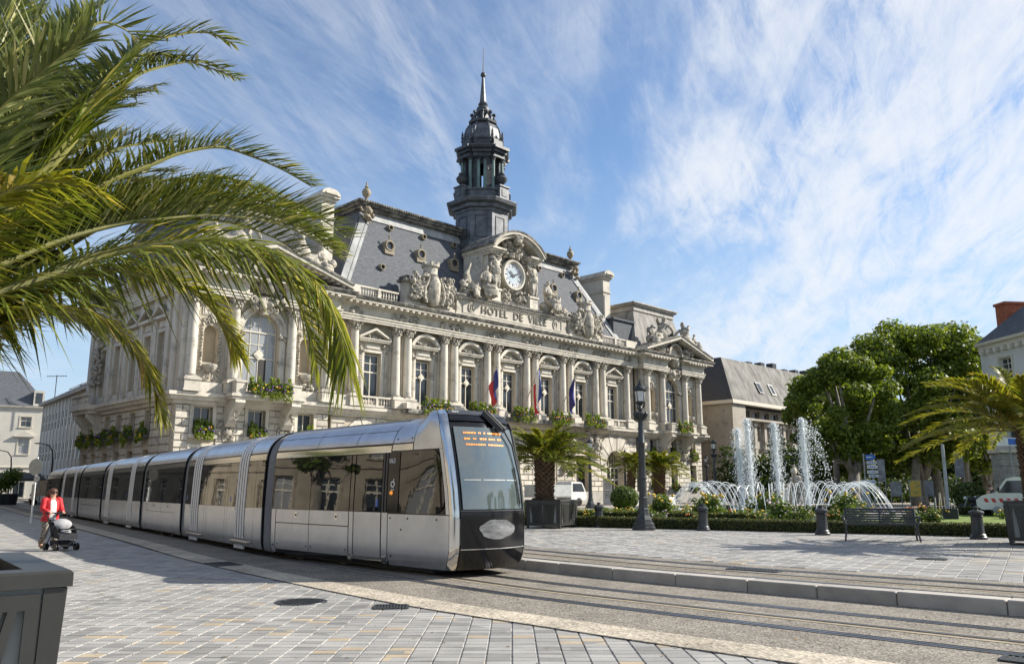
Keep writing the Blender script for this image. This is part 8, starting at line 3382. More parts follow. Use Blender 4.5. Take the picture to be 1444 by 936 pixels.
# ---------------------------------------------------------- signs and panels
ALU = mat('sign_back', (.30, .32, .33), .5, metal=.5, var=.15, scale=4)
SBLUE = mat('sign_blue', (.03, .13, .50), .5)
SWHITE = mat('sign_white', (.70, .70, .70), .5)
t = thing('road_sign', 'grey back of a round road sign on a post, at the left behind the woman', 'road sign', T(-21.9, 38.4, 0) @ RZ(R(-12)))
b = MB(); b.tube([(0, 0, 0), (0, 0, 2.98)], .045, 8); b.build('post', WHITEP, t)
b = MB(); b.M = T(0, -.06, 2.52) @ RX(R(90)); b.lathe([(.001, .01), (.36, .01), (.38, 0), (.36, -.012), (.001, -.012)], seg=32); b.build('disc', ALU, t)
b = MB(); b.M = T(.12, -.06, 1.98) @ RX(R(90)); b.lathe([(.001, .01), (.15, .01), (.16, 0), (.001, -.012)], seg=20); b.build('small_disc', ALU, t)
b = MB(); b.box(-.07, .07, -.09, -.05, 1.05, 1.75); b.build('plate', ALU, t)

t = thing('sign_post', 'post with stacked arrow signs, blue on top, right of the fountain', 'direction sign', T(23.8, 55.0, GZ) @ RZ(R(6)))
b = MB(); b.tube([(-.02, 0, 0), (-.02, 0, 3.75)], .06, 8); b.build('post', ALU, t)
b = MB(); b.tube([(-.55, .05, 0), (-.55, .05, 3.7)], .05, 8); b.build('post', ALU, t)
rg = random.Random(2)
for k, (z0, z1, x0, x1, m_) in enumerate(((3.30, 3.62, -.48, .22, SBLUE), (3.02, 3.2, -.42, .3, SWHITE), (2.72, 2.94, -.42, .32, SWHITE), (2.40, 2.60, -.42, .34, SWHITE), (2.16, 2.32, -.36, .36, SWHITE), (1.72, 1.98, -.95, .14, SWHITE))):
    q = MB(); zm = (z0 + z1) / 2
    q.extr([(x0, z0), (x1 - .12, z0), (x1, zm), (x1 - .12, z1), (x0, z1)], -.10, -.07, 'y')
    o = q.build('arrow_sign', m_, t)
    q = MB(); x = x0 + .06
    while x < x1 - .2:
        w = rg.uniform(.05, .14)
        q.box(x, x + w, -.104, -.099, zm - .035, zm + .035); x += w + .04
    q.build('lettering', SWHITE if m_ is SBLUE else SBLUE, o)
b = MB(); b.box(-.95, -.35, -.05, .05, .1, 1.55); b.build('grey_panel', ALU, t)

PANEL_Y = mat('poster_yellow', (.55, .38, .05), .6, c2=(.25, .25, .12), scale=3, lo=.5, hi=.62)
PANEL_G = mat('poster_grey', (.30, .31, .32), .6, c2=(.12, .12, .12), scale=3)
for nm, lb, cat_, x, y, w, z0, z1, m_ in (('poster_panel', 'yellow poster panel standing under the trees', 'poster panel', 27.7, 57.5, .72, .9, 1.95, PANEL_Y), ('poster_panel', 'grey poster panel left of the yellow one', 'poster panel', 26.5, 57.8, .66, .9, 1.85, PANEL_G),
                                         ('poster_panel', 'narrow grey poster panel right of the yellow one', 'poster panel', 29.0, 58.2, .5, .9, 1.9, PANEL_G), ('banner', 'tall grey banner hanging under the trees right of the direction signs', 'banner', 25.9, 58.5, .42, 1.9, 3.4, PANEL_G), ('banner', 'hanging picture banner left of the stone gate pillar', 'banner', 32.2, 60.0, .55, 2.2, 4.0, PANEL_G)):
    t = thing(nm, lb, cat_, T(x, y, GZ), 'posters and banners under the trees')
    b = MB(); b.box(-w / 2, w / 2, -.03, .03, z0, z1); b.build('sheet', m_, t)
    b = MB()
    for s in (-1, 1):
        b.tube([(s * (w / 2 + .03), 0, 0), (s * (w / 2 + .03), 0, z1 + .05)], .03, 6)
    b.tube([(-w / 2, 0, z1 + .03), (w / 2, 0, z1 + .03)], .025, 6)
    b.build('frame', ALU, t)
t = thing('metal_mast', 'plain grey metal mast standing behind the golden palm fronds', 'mast', T(23.35, 45.0, GZ))
b = MB(); b.lathe([(.16, 0), (.16, .06), (.13, .08), (.13, .5), (.10, .55), (.085, 3.2), (.08, 3.75), (.001, 3.78)], seg=12); b.build('shaft', ALU, t, smooth=True, sharp=35)
b = MB(); b.box(-.05, .05, -.15, -.09, .25, .5); b.build('hatch', IRON, t)

t = thing('information_panel', 'tall white information panel with rows of text beside the arched doorway', 'information panel', T(8.5, 74.5, GZ) @ RZ(R(20)))
b = MB(); b.cbox(-.42, .42, -.08, .08, .0, 2.35, .01); b.build('panel', mat('panel_cream', (.60, .57, .50), .6, var=.05), t)
b = MB(); rg = random.Random(12)
for k in range(9):
    z = 2.15 - k * .16 - (.15 if k > 4 else 0)
    x = -.33
    while x < .2:
        w = rg.uniform(.06, .16); b.box(x, x + w, -.086, -.079, z - .035, z + .035); x += w + .05
b.build('lettering', IRON, t)


# ---------------------------------------------------------- vehicles by the garden
def van(label, M, white=True):
    t = thing('parked_van', label, 'van', M, 'white vans by the garden')
    side = [(-2.3, .35), (2.15, .35), (2.35, .55), (2.35, .85), (2.1, 1.05), (1.45, 1.22), (.95, 1.9), (.6, 2.0), (-2.25, 2.02), (-2.38, 1.8), (-2.4, .5)]
    b = MB(); b.extr(side, -.92, .92, 'y'); body_ = b.build('body', WHITEP, t)
    for s in (-1, 1):
        b = MB()
        b.extr([(1.32, 1.2), (.90, 1.8), (.2, 1.82), (.2, 1.2)], s * .925, s * .935, 'y'); b.build('side_window', GLASS, t)
        b = MB()
        for k in range(13):
            x = -2.3 + k * .34
            b.extr([(x, .72), (x + .17, .72), (x + .25, .92), (x + .08, .92)], s * .923, s * .93, 'y')
        b.build('red_chevron', mat('chevron_red', (.5, .04, .03), .5) if 'chevron_red' not in bpy.data.materials else bpy.data.materials['chevron_red'], t)
        b = MB(); b.tube([(1.3, s * .92, 1.25), (1.32, s * 1.05, 1.32)], .03, 5); b.blob((1.32, s * 1.1, 1.38), (.06, .1, .13), 1, 0); b.build('door_mirror', BLACK, t)
    b = MB(); b.add([(1.50, -.8, 1.24), (1.50, .8, 1.24), (1.0, .74, 1.88), (1.0, -.74, 1.88)], [(0, 1, 2, 3)]); b.build('windscreen', GLASS, t)
    b = MB(); b.add([(-2.41, -.8, 1.1), (-2.41, .8, 1.1), (-2.36, .76, 1.8), (-2.36, -.76, 1.8)], [(0, 1, 2, 3)]); b.build('rear_window', GLASS, t)
    for s in (-1, 1):
        b = MB(); b.box(2.30, 2.365, s * .8 - .14, s * .8 + .14, .66, .86); b.build('headlight', LGLASS, t)
        b = MB(); b.box(-2.43, -2.38, s * .84 - .06, s * .84 + .06, .8, 1.3); b.build('tail_light', FRD, t)
    b = MB(); b.box(2.3, 2.42, -.9, .9, .36, .58); b.build('bumper', BLACK, t)
    for x in (-1.45, 1.45):
        for s in (-1, 1):
            q = MB(); q.M = T(x, s * .84, .33) @ RX(R(90)); q.lathe([(.001, .1), (.2, .11), (.22, .1), (.32, .1), (.335, .06), (.335, -.1)], seg=18)
            w_ = q.build('wheel', BLACK, t)
            q = MB(); q.M = T(x, s * .84, .33) @ RX(R(90 if s < 0 else -90)); q.lathe([(.001, .125), (.16, .12), (.2, .105)], seg=14); q.build('rim', ALU, w_)
    return t


van('white van with a red chevron band, half hidden behind the right palm', T(26.6, 43.2, GZ) @ RZ(R(150)))
t = thing('parked_truck', 'small white dropside truck parked behind the planter palm', 'truck', T(3.6, 69.0, GZ) @ RZ(R(40)))
b = MB(); b.extr([(.9, .5), (2.6, .5), (2.7, .8), (2.6, 1.2), (2.2, 1.9), (1.9, 2.0), (.95, 2.0)], -.9, .9, 'y'); b.build('cab', WHITEP, t)
b = MB(); b.box(-2.6, .85, -.95, .95, .75, .85); b.build('bed', ALU, t)
for y0, y1 in ((-.95, -.91), (.91, .95)):
    b = MB(); b.box(-2.6, .85, y0, y1, .85, 1.75); b.build('side_board', mat('board_grey', (.42, .44, .43), .6), t)
b = MB(); b.box(-2.6, -2.56, -.9, .9, .85, 1.75); b.build('tail_board', mat('board_grey2', (.40, .42, .41), .6), t)
b = MB(); b.add([(2.62, -.8, 1.22), (2.62, .8, 1.22), (2.23, .74, 1.86), (2.23, -.74, 1.86)], [(0, 1, 2, 3)]); b.build('windscreen', GLASS, t)
for s in (-1, 1):
    b = MB(); b.extr([(1.1, 1.2), (2.45, 1.2), (2.1, 1.85), (1.1, 1.85)], s * .905, s * .915, 'y'); b.build('side_window', GLASS, t)
    for x in (-1.6, 1.8):
        q = MB(); q.M = T(x, s * .8, .36) @ RX(R(90)); q.lathe([(.001, .1), (.2, .1), (.34, .1), (.36, .05), (.36, -.1)], seg=16); q.build('wheel', BLACK, t)


def motorbike(label, x, y, rot):
    t = thing('motorbike', label, 'motorbike', T(x, y, GZ) @ RZ(rot), 'motorbikes parked by the garden')
    for xx in (-.68, .68):
        q = MB(); q.M = T(xx, 0, .31) @ RX(R(90)); q.lathe([(.22, .06), (.31, .05), (.31, -.05), (.22, -.06), (.22, .06)], seg=20); w_ = q.build('wheel', BLACK, t)
        q = MB(); q.M = T(xx, 0, .31) @ RX(R(90)); q.lathe([(.001, .02), (.2, .015), (.22, .03)], seg=10); q.build('hub', ALU, w_)
    b = MB(); b.blob((.12, 0, .82), (.32, .15, .16), 2, 0); b.blob((.0, 0, .48), (.3, .16, .2), 1, .1); b.build('tank', DARKC, t, smooth=True, sharp=0)
    b = MB(); b.blob((-.42, 0, .80), (.38, .13, .07), 2, 0); b.build('seat', BLACK, t, smooth=True, sharp=0)
    b = MB(); b.tube([(.68, .07, .31), (.42, .07, .95)], .025, 6); b.tube([(.68, -.07, .31), (.42, -.07, .95)], .025, 6); b.tube([(.38, -.34, 1.02), (.44, 0, 1.0), (.38, .34, 1.02)], .018, 6); b.tube([(-.68, .08, .31), (-.1, .1, .5)], .03, 6); b.build('fork', ALU, t)
    b = MB(); b.blob((.55, 0, .9), (.09, .1, .1), 1, 0); b.build('headlamp', LGLASS, t)


motorbike('dark motorbike left of the standing figure on the far road', 25.4, 45.9, R(160))
motorbike('dark motorbike nearest the stone gate pillar', 27.4, 48.5, R(150))
t = thing('person', 'person in dark clothes standing by the motorbikes', 'person', T(26.6, 46.6, GZ) @ RZ(R(20)))
STD = {k: (v[0] * .85, v[1] * .85, v[2] * .93) for k, v in STAND.items()}
STD.update(ell=(.28, .02, 1.08), wrl=(.26, -.08, .84), elr=(-.28, .02, 1.08), wrr=(-.26, -.08, .84))
figure('body', STD, SKIN, t, I4, .92)
b = MB(); b.lathe([(.17, .70), (.19, .95), (.20, 1.18), (.10, 1.36)], seg=14); b.build('coat', DARKC, t, smooth=True)
b = MB(); b.tube([(.09, 0, .8), (.1, -.05, .42), (.09, 0, .06)], [.10, .08, .07], 8); b.tube([(-.09, 0, .8), (-.09, 0, .42), (-.09, .02, .06)], [.10, .08, .07], 8); b.build('trousers', DARKC, t, smooth=True, sharp=0)
b = MB(); b.blob((.015, .0, 1.56), (.10, .11, .10), 2, .03); b.build('hair', HAIR, t, smooth=True, sharp=0)
t = thing('garden_box', 'small dark garden box with sticks on the lawn right of the fountain', 'garden box', T(*gp(12.2, 15.5), GZ) @ RZ(R(-30)))
b = MB(); b.cbox(-.5, .5, -.35, .35, 0, .5, .02); b.build('box', IRON, t)
b = MB()
for k in range(7):
    x = -.4 + k * .13
    b.tube([(x, 0, .4), (x + .06 * math.sin(k * 2), .02, 1.0 + .25 * math.sin(k))], .022, 5)
b.build('stick', FRAME, t, kind='stuff')

# white urn on a pedestal behind the jets
t = thing('garden_sculpture', 'pale sculpted group on a stone pedestal behind the right water jet', 'sculpture', T(26.2, 78.0, GZ) @ RZ(R(20)))
b = MB(); b.cbox(-.8, .8, -.8, .8, 0, 1.7, .05); b.cbox(-.95, .95, -.95, .95, 1.7, 1.95, .05); b.box(-.95, .95, -.95, .95, 0, .3); b.build('pedestal', STONE, t)
figure('figure_group', SEAT, STONE, t, T(.2, 0, 1.9), 1.1, robe_s)


# ---------------------------------------------------------- left-hand street furniture
def curved_lamp(label, x, y, h, rot):
    t = thing('street_lamp', label, 'street lamp', T(x, y, 0) @ RZ(rot), 'curved modern street lamps')
    b = MB(); b.tube([(0, 0, 0), (0, 0, h * .72), (-.1, 0, h * .88), (-.5, 0, h * .97), (-1.3, 0, h)], [.08, .07, .06, .05, .04], 8); b.build('pole', IRON, t, smooth=True, sharp=0)
    b = MB(); b.blob((-1.5, 0, h), (.35, .1, .06), 1, 0); b.build('lamp_head', IRON, t)


curved_lamp('dark curved street lamp in front of the modern building with vertical ribs', -41.4, 75.0, 5.6, 0)
curved_lamp('dark curved street lamp in front of the white house', -50.5, 84.0, 5.4, 0)
curved_lamp('dark curved street lamp before the shaded side front of the town hall', -28.6, 62.0, 5.8, R(30))
t = thing('potted_tree', 'round dark bushy tree in a big pot at the far left cafe', 'potted tree', T(-50.6, 84.0, 0))
b = MB(); b.lathe([(.9, 0), (1.05, 1.1), (.9, 1.1)], seg=16); b.build('pot', IRON, t)
b = MB(); rg = random.Random(9)
for k in range(9):
    leaves(b, (rg.uniform(-.7, .7), rg.uniform(-.7, .7), 2.5 + rg.uniform(-.7, .7)), (.75, .75, .75), 160, .24, rg, .3)
b.build('foliage', LEAF2, t, kind='stuff')
t = thing('awning', 'dark cafe awning along the foot of the white house', 'awning', T(-49.0, 91.8, 0) @ RZ(R(-4)))
b = MB(); b.add([(-12, 3, 3.4), (5, 3, 3.4), (5, 0, 2.7), (-12, 0, 2.7), (5, 0, 2.4), (-12, 0, 2.4)], [(0, 1, 2, 3), (3, 2, 4, 5)]); b.build('canvas', mat('awning_canvas', (.06, .05, .045), .85, var=.2), t)
b = MB()
for x in (-11.5, -6, -.5, 4.6):
    b.tube([(x, .1, 0), (x, .1, 2.7)], .05, 6)
b.build('support', IRON, t)
t = thing('menu_board', 'cream menu board standing beside the potted tree', 'menu board', T(-46.6, 83.5, 0) @ RZ(R(10)))
b = MB(); b.box(-.5, .5, -.04, .04, .9, 2.4); b.build('board', mat('menu_cream', (.55, .44, .30), .7, c2=(.3, .2, .12), scale=5), t)
b = MB(); b.tube([(-.4, 0, 0), (-.4, 0, .9)], .04, 5); b.tube([(.4, 0, 0), (.4, 0, .9)], .04, 5); b.build('leg', IRON, t)
for k, (x, y, m_, lb) in enumerate(((-51.9, 84.5, DARKC, 'distant person in black sitting left of the potted tree'), (-48.2, 84.6, GREYC, 'distant person in grey sitting right of the potted tree'), (-44.9, 86.5, DARKC, 'distant person in dark clothes standing near the menu board'))):
    t = thing('person', lb, 'person', T(x, y, 0))
    figure('body', SEAT if k < 2 else STD, SKIN, t, I4, .98)
    b = MB(); b.lathe([(.2, .55 if k < 2 else .7), (.22, .8), (.21, 1.1), (.09, 1.32)], seg=12); b.build('coat', m_, t, smooth=True)
    b = MB()
    if k < 2: b.blob((0, -.25, .52), (.24, .36, .14), 1, .05); b.box(-.25, .25, -.2, .25, .0, .45)
    else: b.tube([(.09, 0, .8), (.09, 0, .06)], .09, 8); b.tube([(-.09, 0, .8), (-.09, 0, .06)], .09, 8)
    b.build('trousers', DARKC, t)
    b = MB(); b.blob((0, .02, 1.56), (.11, .12, .10), 1, .05); b.build('hair', HAIR, t)
# ================================================================== OTHER BUILDINGS
PALE = mat('pale_render', (0.60, 0.56, 0.48), 0.85, var=0.07, scale=0.7, bump=0.15, bscale=14)
BUFF = mat('buff_cladding', (0.36, 0.32, 0.265), 0.85, var=0.10, scale=0.6, bump=0.15, bscale=12, ledge=((.15, .14, .13), .4))
DIMMED = mat('dimmed_render', (0.31, 0.265, 0.20), 0.9, var=0.22, scale=0.9, detail=9)  # colour darkened to dim the houses mirrored in the tram glass
BRICK = mat('red_brick', (0.33, 0.10, 0.05), 0.9, var=0.25, scale=5, bump=0.4, bscale=25)
ROOFZ = mat('stained_zinc', (0.20, 0.192, 0.175), 0.85, spec=0.2, var=0.4, scale=0.9, stretch=(1.6, 1.6, 0.10), detail=10)
ROOFD = mat('slate_and_shaded_zinc', (0.045, 0.047, 0.052), 0.55, var=0.25, scale=2, stretch=(1, 1, 3))  # slate colour, also painted in for the shaded slope of the zinc roof


def rfrm(x, y, a):
    return T(x, y, 0) @ RZ(a)


def house(name, label, M, L, D, eave, rows, m, bayw, win, roof_h, roof_m=None, trim=None, inset=2.2, group=None, quoins=True):
    "row house: front along +x at y=0 facing -y; rows = [(sill, head)]"
    t = thing(name, label, 'building', M, group)
    n = max(1, int(L / bayw))
    ops = []
    for k in range(n):
        x = L * (k + .5) / n
        for s_, h_ in rows:
            ops.append((x - win / 2, x + win / 2, s_, h_))
    b = MB(); wall(b, 0, L, 0, eave, 0, ops, .3)
    b.quad((0, 0, 0), (0, D, 0), (0, D, eave), (0, 0, eave)); b.quad((L, 0, 0), (L, D, 0), (L, D, eave), (L, 0, eave)); b.quad((0, D, 0), (L, D, 0), (L, D, eave), (0, D, eave))
    b.build('wall', m, t)
    kits = {}
    for k in range(n):
        x = L * (k + .5) / n
        for s_, h_ in rows:
            key = round(h_ - s_, 2)
            if key not in kits:
                kits[key] = WinKit(win - .02, h_ - s_ - .02, curtain=.25)
            kits[key].put(t, T(x, .2, s_ + .01), wrg)
    b = MB()
    for x0, x1, s_, h_ in ops:
        b.box(x0 - .18, x0, -.06, 0, s_, h_ + .18); b.box(x1, x1 + .18, -.06, 0, s_, h_ + .18); b.box(x0, x1, -.065, 0, h_, h_ + .18); b.box(x0 - .2, x1 + .2, -.14, 0, s_ - .16, s_)
    b.build('window_surround', trim or FRAME, t)
    b = MB()
    b.sweep([(0, eave - .5), (.12, eave - .5), (.15, eave - .25), (.38, eave - .15), (.42, eave + .05), (0, eave + .1)], [(0, 0, 0), (L, 0, 0)])
    b.sweep([(0, rows[0][1] + .6), (.14, rows[0][1] + .62), (.16, rows[0][1] + .85), (0, rows[0][1] + .9)], [(0, 0, 0), (L, 0, 0)])
    b.build('cornice', trim or FRAME, t)
    b = MB(); frustum(b, (-.2, L + .2, -.2, D + .2), eave + .08, (inset, L - inset, inset, D - inset), eave + roof_h)
    b.build('roof', roof_m or SLATE, t)
    for k in range(max(1, n // 4)):
        x = L * (k + .5) / max(1, n // 4)
        b = MB(); b.box(x - .5, x + .5, D * .45, D * .45 + 1.4, eave + .3, eave + roof_h + 1.3); b.build('chimney', BRICK, t)
    return t


# white house at the far left with a steep slate roof, beyond a side street
t = house('white_house', 'white rendered house with a steep slate roof at the far left of the street', T(-95.4, 130.7, 0) @ RZ(R(30)), 19.0, 13.0, 15.2, [(0.2, 4.4), (7.3, 9.9), (11.8, 13.5)], PALE, 5.6, 1.6, 6.4, SLATE, inset=5.0)
b = MB()
for k in range(3):
    x = 19.0 * (k + .5) / 3
    b.box(x - 1.5, x + 1.5, -.45, 0, 10.15, 10.35); b.extr([(x - 1.5, 10.35), (x + 1.5, 10.35), (x, 11.1)], -.42, 0, 'y')
b.build('pediment', PALE, t)
b = MB(); b.box(16.6, 18.2, -.1, 2.6, 15.3, 18.0); b.build('dormer', PALE, t)
b = MB(); b.box(16.9, 17.9, -.13, -.09, 15.8, 17.6); b.build('dormer_window', GLASS, t)
t = house('brick_house', 'taller house with red brick chimneys behind the white house', T(-108.0, 146.0, 0) @ RZ(R(20)), 17.0, 12.0, 15.5, [(1, 3.2), (5, 7.6)], PALE, 4.4, 1.1, 4.0, SLATE)
b = MB()
for k in range(2):
    b.box(12.2 + k * 4.0, 15.2 + k * 4.0, 1.5, 3.4, 15.5, 20.4)
    for q in range(4):
        b.lathe([(.25, 20.4), (.2, 21.3)], 12.7 + k * 4 + q * .66, 2.4, 0, 8)
b.build('chimney_stack', BRICK, t)
t = thing('tv_aerial', 'thin television aerial above the roofs at the left', 'aerial', T(-77.5, 139, 15.0))
b = MB(); b.tube([(0, 0, 0), (0, 0, 5.6)], .07, 5); b.tube([(-1.7, 0, 5.4), (1.7, 0, 5.5)], .05, 4)
for k in range(7):
    b.tube([(-1.5 + k * .5, -.3, 5.45), (-1.5 + k * .5, .3, 5.45)], .035, 4)
b.build('mast', IRON, t)

# ribbed modern building between the white house and the town hall
MBD = T(-39.0, 77.0, 0) @ Matrix(((-.635, -.773, 0, 0), (.773, -.635, 0, 0), (0, 0, 1, 0), (0, 0, 0, 1)))     # x' along the front away from us, y' = street side
t = thing('modern_building', 'modern block with rows of slit windows between pale vertical ribs, left of the town hall', 'building', MBD @ SC(1, -1, 1) if False else T(-54.7, 96.1, 0) @ RZ(math.atan2(-.773, .635)))
Lm = 25.5
b = MB(); rows = [(1.2, 3.2), (4.5, 6.5), (7.9, 9.9)]
n = 15
ops = []
for k in range(n):
    x = Lm * (k + .5) / n
    for r_ in rows:
        ops.append((x - .5, x + .5, r_[0], r_[1]))
wall(b, 0, Lm, 0, 11.2, 0, ops, .08)
b.quad((Lm, 0, 0), (Lm, 12, 0), (Lm, 12, 11.2), (Lm, 0, 11.2)); b.quad((0, 0, 0), (0, 12, 0), (0, 12, 11.2), (0, 0, 11.2))
b.build('wall', mat('pale_cladding', (.52, .475, .41), .85, var=.1, scale=.6), t)
kit = WinKit(.98, 1.98, rows=(.5,), cols=1, curtain=0)
for o in ops:
    kit.put(t, T((o[0] + o[1]) / 2, .0, o[2]), wrg)
rb = MB(); rb.box(-.16, .16, -.07, 0, .4, 11.0)
rm = rb.mesh('rib', mat('pale_rib', (.62, .57, .50), .85, var=.08, scale=1))
for k in range(n + 1):
    link('rib', rm, t, T(Lm * k / n, 0, 0))
b = MB(); b.box(-.3, Lm + .3, -.55, .4, 11.0, 11.35); b.build('cornice', BUFF, t)
b = MB(); b.add([(-.3, -.4, 11.36), (Lm + .3, -.4, 11.36), (Lm + .3, 6, 15.2), (-.3, 6, 15.2), (Lm + .3, 12.4, 11.36), (-.3, 12.4, 11.36)], [(0, 1, 2, 3), (3, 2, 4, 5), (1, 4, 2), (0, 3, 5)]); rf = b.build('roof', ROOFD, t)
for k in range(5):
    q = MB(); x = 3 + k * 5
    q.M = T(x, 2.6, 13.25) @ RX(R(31)); q.box(-.5, .5, -.7, .7, 0, .12); q.build('skylight', ALU, rf)

# bank-like modern building right of the town hall
BA = T(27.2, 101.5, 0) @ RZ(R(45))
t = thing('bank_building', 'modern beige stone building with a tall sloping zinc roof, right of the town hall', 'building', BA)
b = MB()
wall(b, 0, 3.2, 0, 12.0, 0, [], .3)
b.quad((0, 0, 0), (0, 26, 0), (0, 26, 12), (0, 0, 12))
b.quad((3.2, 0, 0), (3.2, 1.2, 0), (3.2, 1.2, 10.4), (3.2, 0, 10.4))
ops = [(3.2 + 2.4 + k * 2.6 - .6, 3.2 + 2.4 + k * 2.6 + .6, z0, z1) for k in range(11) for z0, z1 in ((1.0, 3.4), (4.6, 6.6), (7.6, 9.6))]
wall(b, 3.2, 34, 0, 10.4, 1.2, ops, .5)
wall(b, 3.2, 34, 10.4, 12.0, 2.2, [(3.2 + 1.4 + k * 2.6 - .9, 3.2 + 1.4 + k * 2.6 + .9, 10.7, 11.7) for k in range(11)], .5)
b.quad((3.2, 0.0, 10.4), (34, 0.0, 10.4), (34, 2.2, 10.4), (3.2, 2.2, 10.4)); b.quad((3.2, 0, 10.15), (34, 0, 10.15), (34, 0, 10.4), (3.2, 0, 10.4)); b.quad((3.2, 0, 10.15), (34, 0, 10.15), (34, 1.2, 10.15), (3.2, 1.2, 10.15))
b.quad((34, 1.2, 0), (34, 26, 0), (34, 26, 12), (34, 1.2, 12))
b.build('wall', BUFF, t)
k1, k2, k3 = WinKit(1.18, 1.98, rows=(.99,), cols=1, curtain=0), WinKit(1.18, 2.38, rows=(.99,), cols=1, curtain=0), WinKit(1.78, .98, rows=(.99,), cols=2, curtain=0)
for o in ops:
    (k2 if o[3] - o[2] > 2.1 else k1).put(t, T((o[0] + o[1]) / 2, 1.55, o[2]), wrg)
for k in range(11):
    k3.put(t, T(3.2 + 1.4 + k * 2.6, 2.5, 10.7), wrg)
b = MB()
for k in range(12):
    x = 3.2 + 1.1 + k * 2.6
    b.box(x - .3, x + .3, .75, 1.2, 0, 10.14)
b.build('pier', BUFF, t)
def outline(pts, M_, w=.22, d=.10):
    q = MB(M_)
    for (a, c), (e, f_) in zip(pts, pts[1:]):
        q.box(min(a, e) - w / 2, max(a, e) + w / 2, -d, .02, min(c, f_) - w / 2, max(c, f_) + w / 2)
    return q
LFm = Matrix(((0, 1, 0, 0), (-1, 0, 0, 26), (0, 0, 1, 0), (0, 0, 0, 1)))
q = outline([(17.5, 8.9), (20.2, 8.9), (20.2, 7.4), (22.6, 7.4), (22.6, 4.8), (17.5, 4.8), (17.5, 8.9)], LFm)
q2 = outline([(21.0, 4.6), (21.0, 3.8), (16.0, 3.8), (16.0, .4)], LFm); q.add(q2.v, q2.f); 
q3 = outline([(1.2, 4.6), (3.0, 4.6)], None); q.v += q3.v and []; 
q4 = outline([(.8, 5.4), (.8, 7.2), (1.7, 7.2), (1.7, 9.2), (3.0, 9.2)], None); q.add(q4.v, q4.f)
q5 = outline([(.8, 5.4), (3.0, 5.4)], None, .2); q.add(q5.v, q5.f)
q.build('wall_relief', mat('relief_stone', (.30, .265, .22), .9, var=.1), t)
b = MB(); b.box(-.35, 34.3, -.35, .6, 12.0, 12.45); b.box(-.35, .6, .61, 26, 12.0, 12.44); b.build('eave', FRAME, t)
b = MB(); frustum(b, (-.25, 34.2, -.25, 26.2), 12.46, (1.9, 32, 2.4, 24), 18.2)
rf = b.build('roof', ROOFZ, t)
b = MB(); b.add([(-.27, -.25, 12.47), (-.27, 26.2, 12.47), (1.88, 24, 18.21), (1.88, 2.4, 18.21)], [(0, 1, 2, 3)]); b.build('shaded_roof_side', ROOFD, rf)  # dark sheet over the left slope, its shade put into the colour
for k, (x, z) in enumerate(((8.2, 14.6), (11.6, 14.6), (19, 14.6), (22, 14.6))):
    q = MB(); yy = -.25 + (z - 12.46) * (2.65 / 5.74)
    q.M = T(x, yy - .06, z) @ RX(R(-24.7)); q.box(-.55, .55, -.12, .1, -.8, .8)
    o = q.build('skylight', FRAME if k % 2 else IRON, rf)
    q2 = MB(); q2.M = q.M; q2.box(-.44, .44, -.13, -.12, -.68, .68); q2.build('pane', GLASS, o)
b = MB(); b.box(4, 6, 6, 8, 18.2, 18.9); b.box(-.5, 1.4, 8, 10, 17.2, 18.3)
for k in range(6):
    b.box(10 + k * 3.4, 11.1 + k * 3.4, 3, 4, 18.2, 18.6 + .25 * (k % 3))
b.build('roof_plant', IRON, t)

# pale classical corner building at the right edge
RB = T(36.6, 63.5, 0) @ RZ(R(-83.5))
t = house('corner_building', 'pale stone corner building with a brick chimney at the right edge', RB, 16.0, 12.0, 12.6, [(.6, 3.2), (5.0, 7.4), (8.8, 11.2)], mat('grey_limestone', (.66, .65, .61), .85, var=.08, scale=.6, bump=.15, bscale=12), 4.2, 1.3, 2.6, SLATE)
b = MB(); modillions(b, .2, 15.8, -.02, 11.75, .75, .3, .4, .3); b.build('modillion_band', FRAME, t, kind='stuff')
b = MB(); b.box(.4, 1.5, 1.4, 3.4, 12.6, 15.6); b.box(.3, 1.6, 1.3, 3.5, 15.6, 15.8); b.build('chimney_stack', BRICK, t)
t = thing('gate_pillar', 'weathered stone gate pillar behind the right palm', 'pillar', T(30.9, 52.0, GZ))
for k in range(9):
    b = MB(); w = .60 + .02 * (k % 2); b.cbox(-w, w, -w, w, k * .40, k * .40 + .385, .02); b.build('stone', mat('grey_pillar', (.30, .285, .26), .9, var=.25, scale=2.5, bump=.4, bscale=18) if 'grey_pillar' not in bpy.data.materials else bpy.data.materials['grey_pillar'], t)
b = MB(); b.cbox(-.75, .75, -.75, .75, 3.6, 3.85, .04); b.build('cap', STONE, t)
t = thing('road_sign', 'blue and white rectangular road sign above the stone gate pillar', 'road sign', T(30.6, 51.0, GZ))
b = MB(); b.tube([(0, 0, 0), (0, 0, 4.6)], .05, 6); b.build('post', ALU, t)
b = MB(); b.box(-.85, .85, -.06, -.02, 4.0, 4.5); b.build('plate', SWHITE, t)
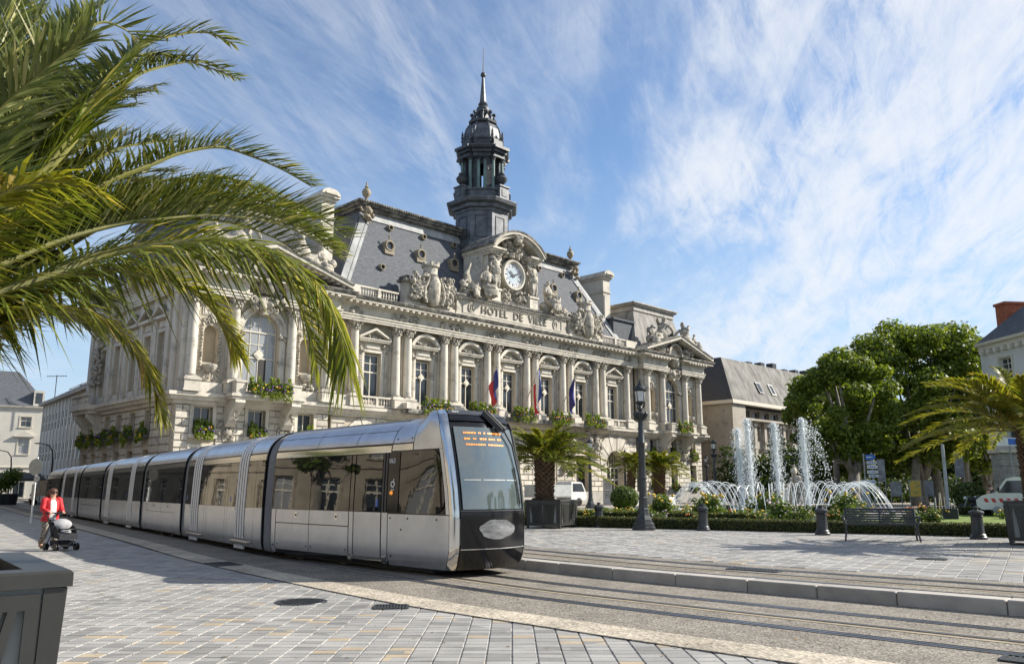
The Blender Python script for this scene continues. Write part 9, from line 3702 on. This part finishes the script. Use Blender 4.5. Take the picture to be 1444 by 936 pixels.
b = MB(); b.box(-.1, .6, -.065, -.058, 4.06, 4.44); b.build('blue_field', SBLUE, t)

# houses across the square, outside the picture on the left: the tram glass mirrors them
house('stone_house', 'long pale stone house mirrored in the tram windows', T(-29.5, 6.0, 0) @ RZ(R(86)), 30.0, 10.0, 11.5, [(.5, 3.2), (4.8, 7.6), (8.6, 10.6)], DIMMED, 2.7, 1.3, 4.0, SLATE, trim=DIMMED, group='houses across the square')
house('stone_house', 'second pale stone house mirrored in the cab window', T(-24.0, -25.0, 0) @ RZ(R(100)), 30.0, 10.0, 12.5, [(.5, 3.4), (5.0, 7.8), (8.9, 11.2)], DIMMED, 2.8, 1.4, 4.0, SLATE, trim=DIMMED, group='houses across the square')
house('stone_house', 'third pale stone house mirrored in the rear tram cars', T(-35.5, 39.0, 0) @ RZ(R(110)), 42.0, 10.0, 11.0, [(.5, 3.2), (4.8, 7.4), (8.4, 10.2)], DIMMED, 2.7, 1.2, 4.0, SLATE, trim=DIMMED, group='houses across the square')
planter('planter', 'dark planter on the near plaza mirrored in the tram glass', T(-14.5, 15.0, 0) @ RZ(R(-52)), 1.42, 1.08)
palm('palm_tree', 'palm on the near plaza mirrored in the tram glass', T(-14.5, 15.0, .95), 1.4, .26, 26, 2.0, 19, .42, leafn=30, wl=.034)
for k, (x, y) in enumerate(((-19.5, 9.0), (-20.5, 22.0), (-22.0, 30.0), (-17.0, 2.0))):
    tree(('dark street tree', 'second dark street tree', 'third dark street tree', 'fourth dark street tree')[k] + ' before the mirrored stone houses', x, y, 6.0 + k % 2, 2.2, 150 + k, nclump=22, nleaf=90, size=.36, low=.34, m=LEAF2, tr=.2)
# trees across the square behind the camera, mirrored in the windscreen
for k, (x, y, r_, lb) in enumerate(((26.0, 8.0, 4.0, 'round tree across the tracks mirrored in the windscreen'), (33.0, 16.0, 4.6, 'tall tree across the tracks mirrored in the windscreen'))):
    tree(lb, x, y, 8.5 + k, r_, 130 + k, nclump=26, nleaf=160, size=.45, low=.28, m=LEAF2)
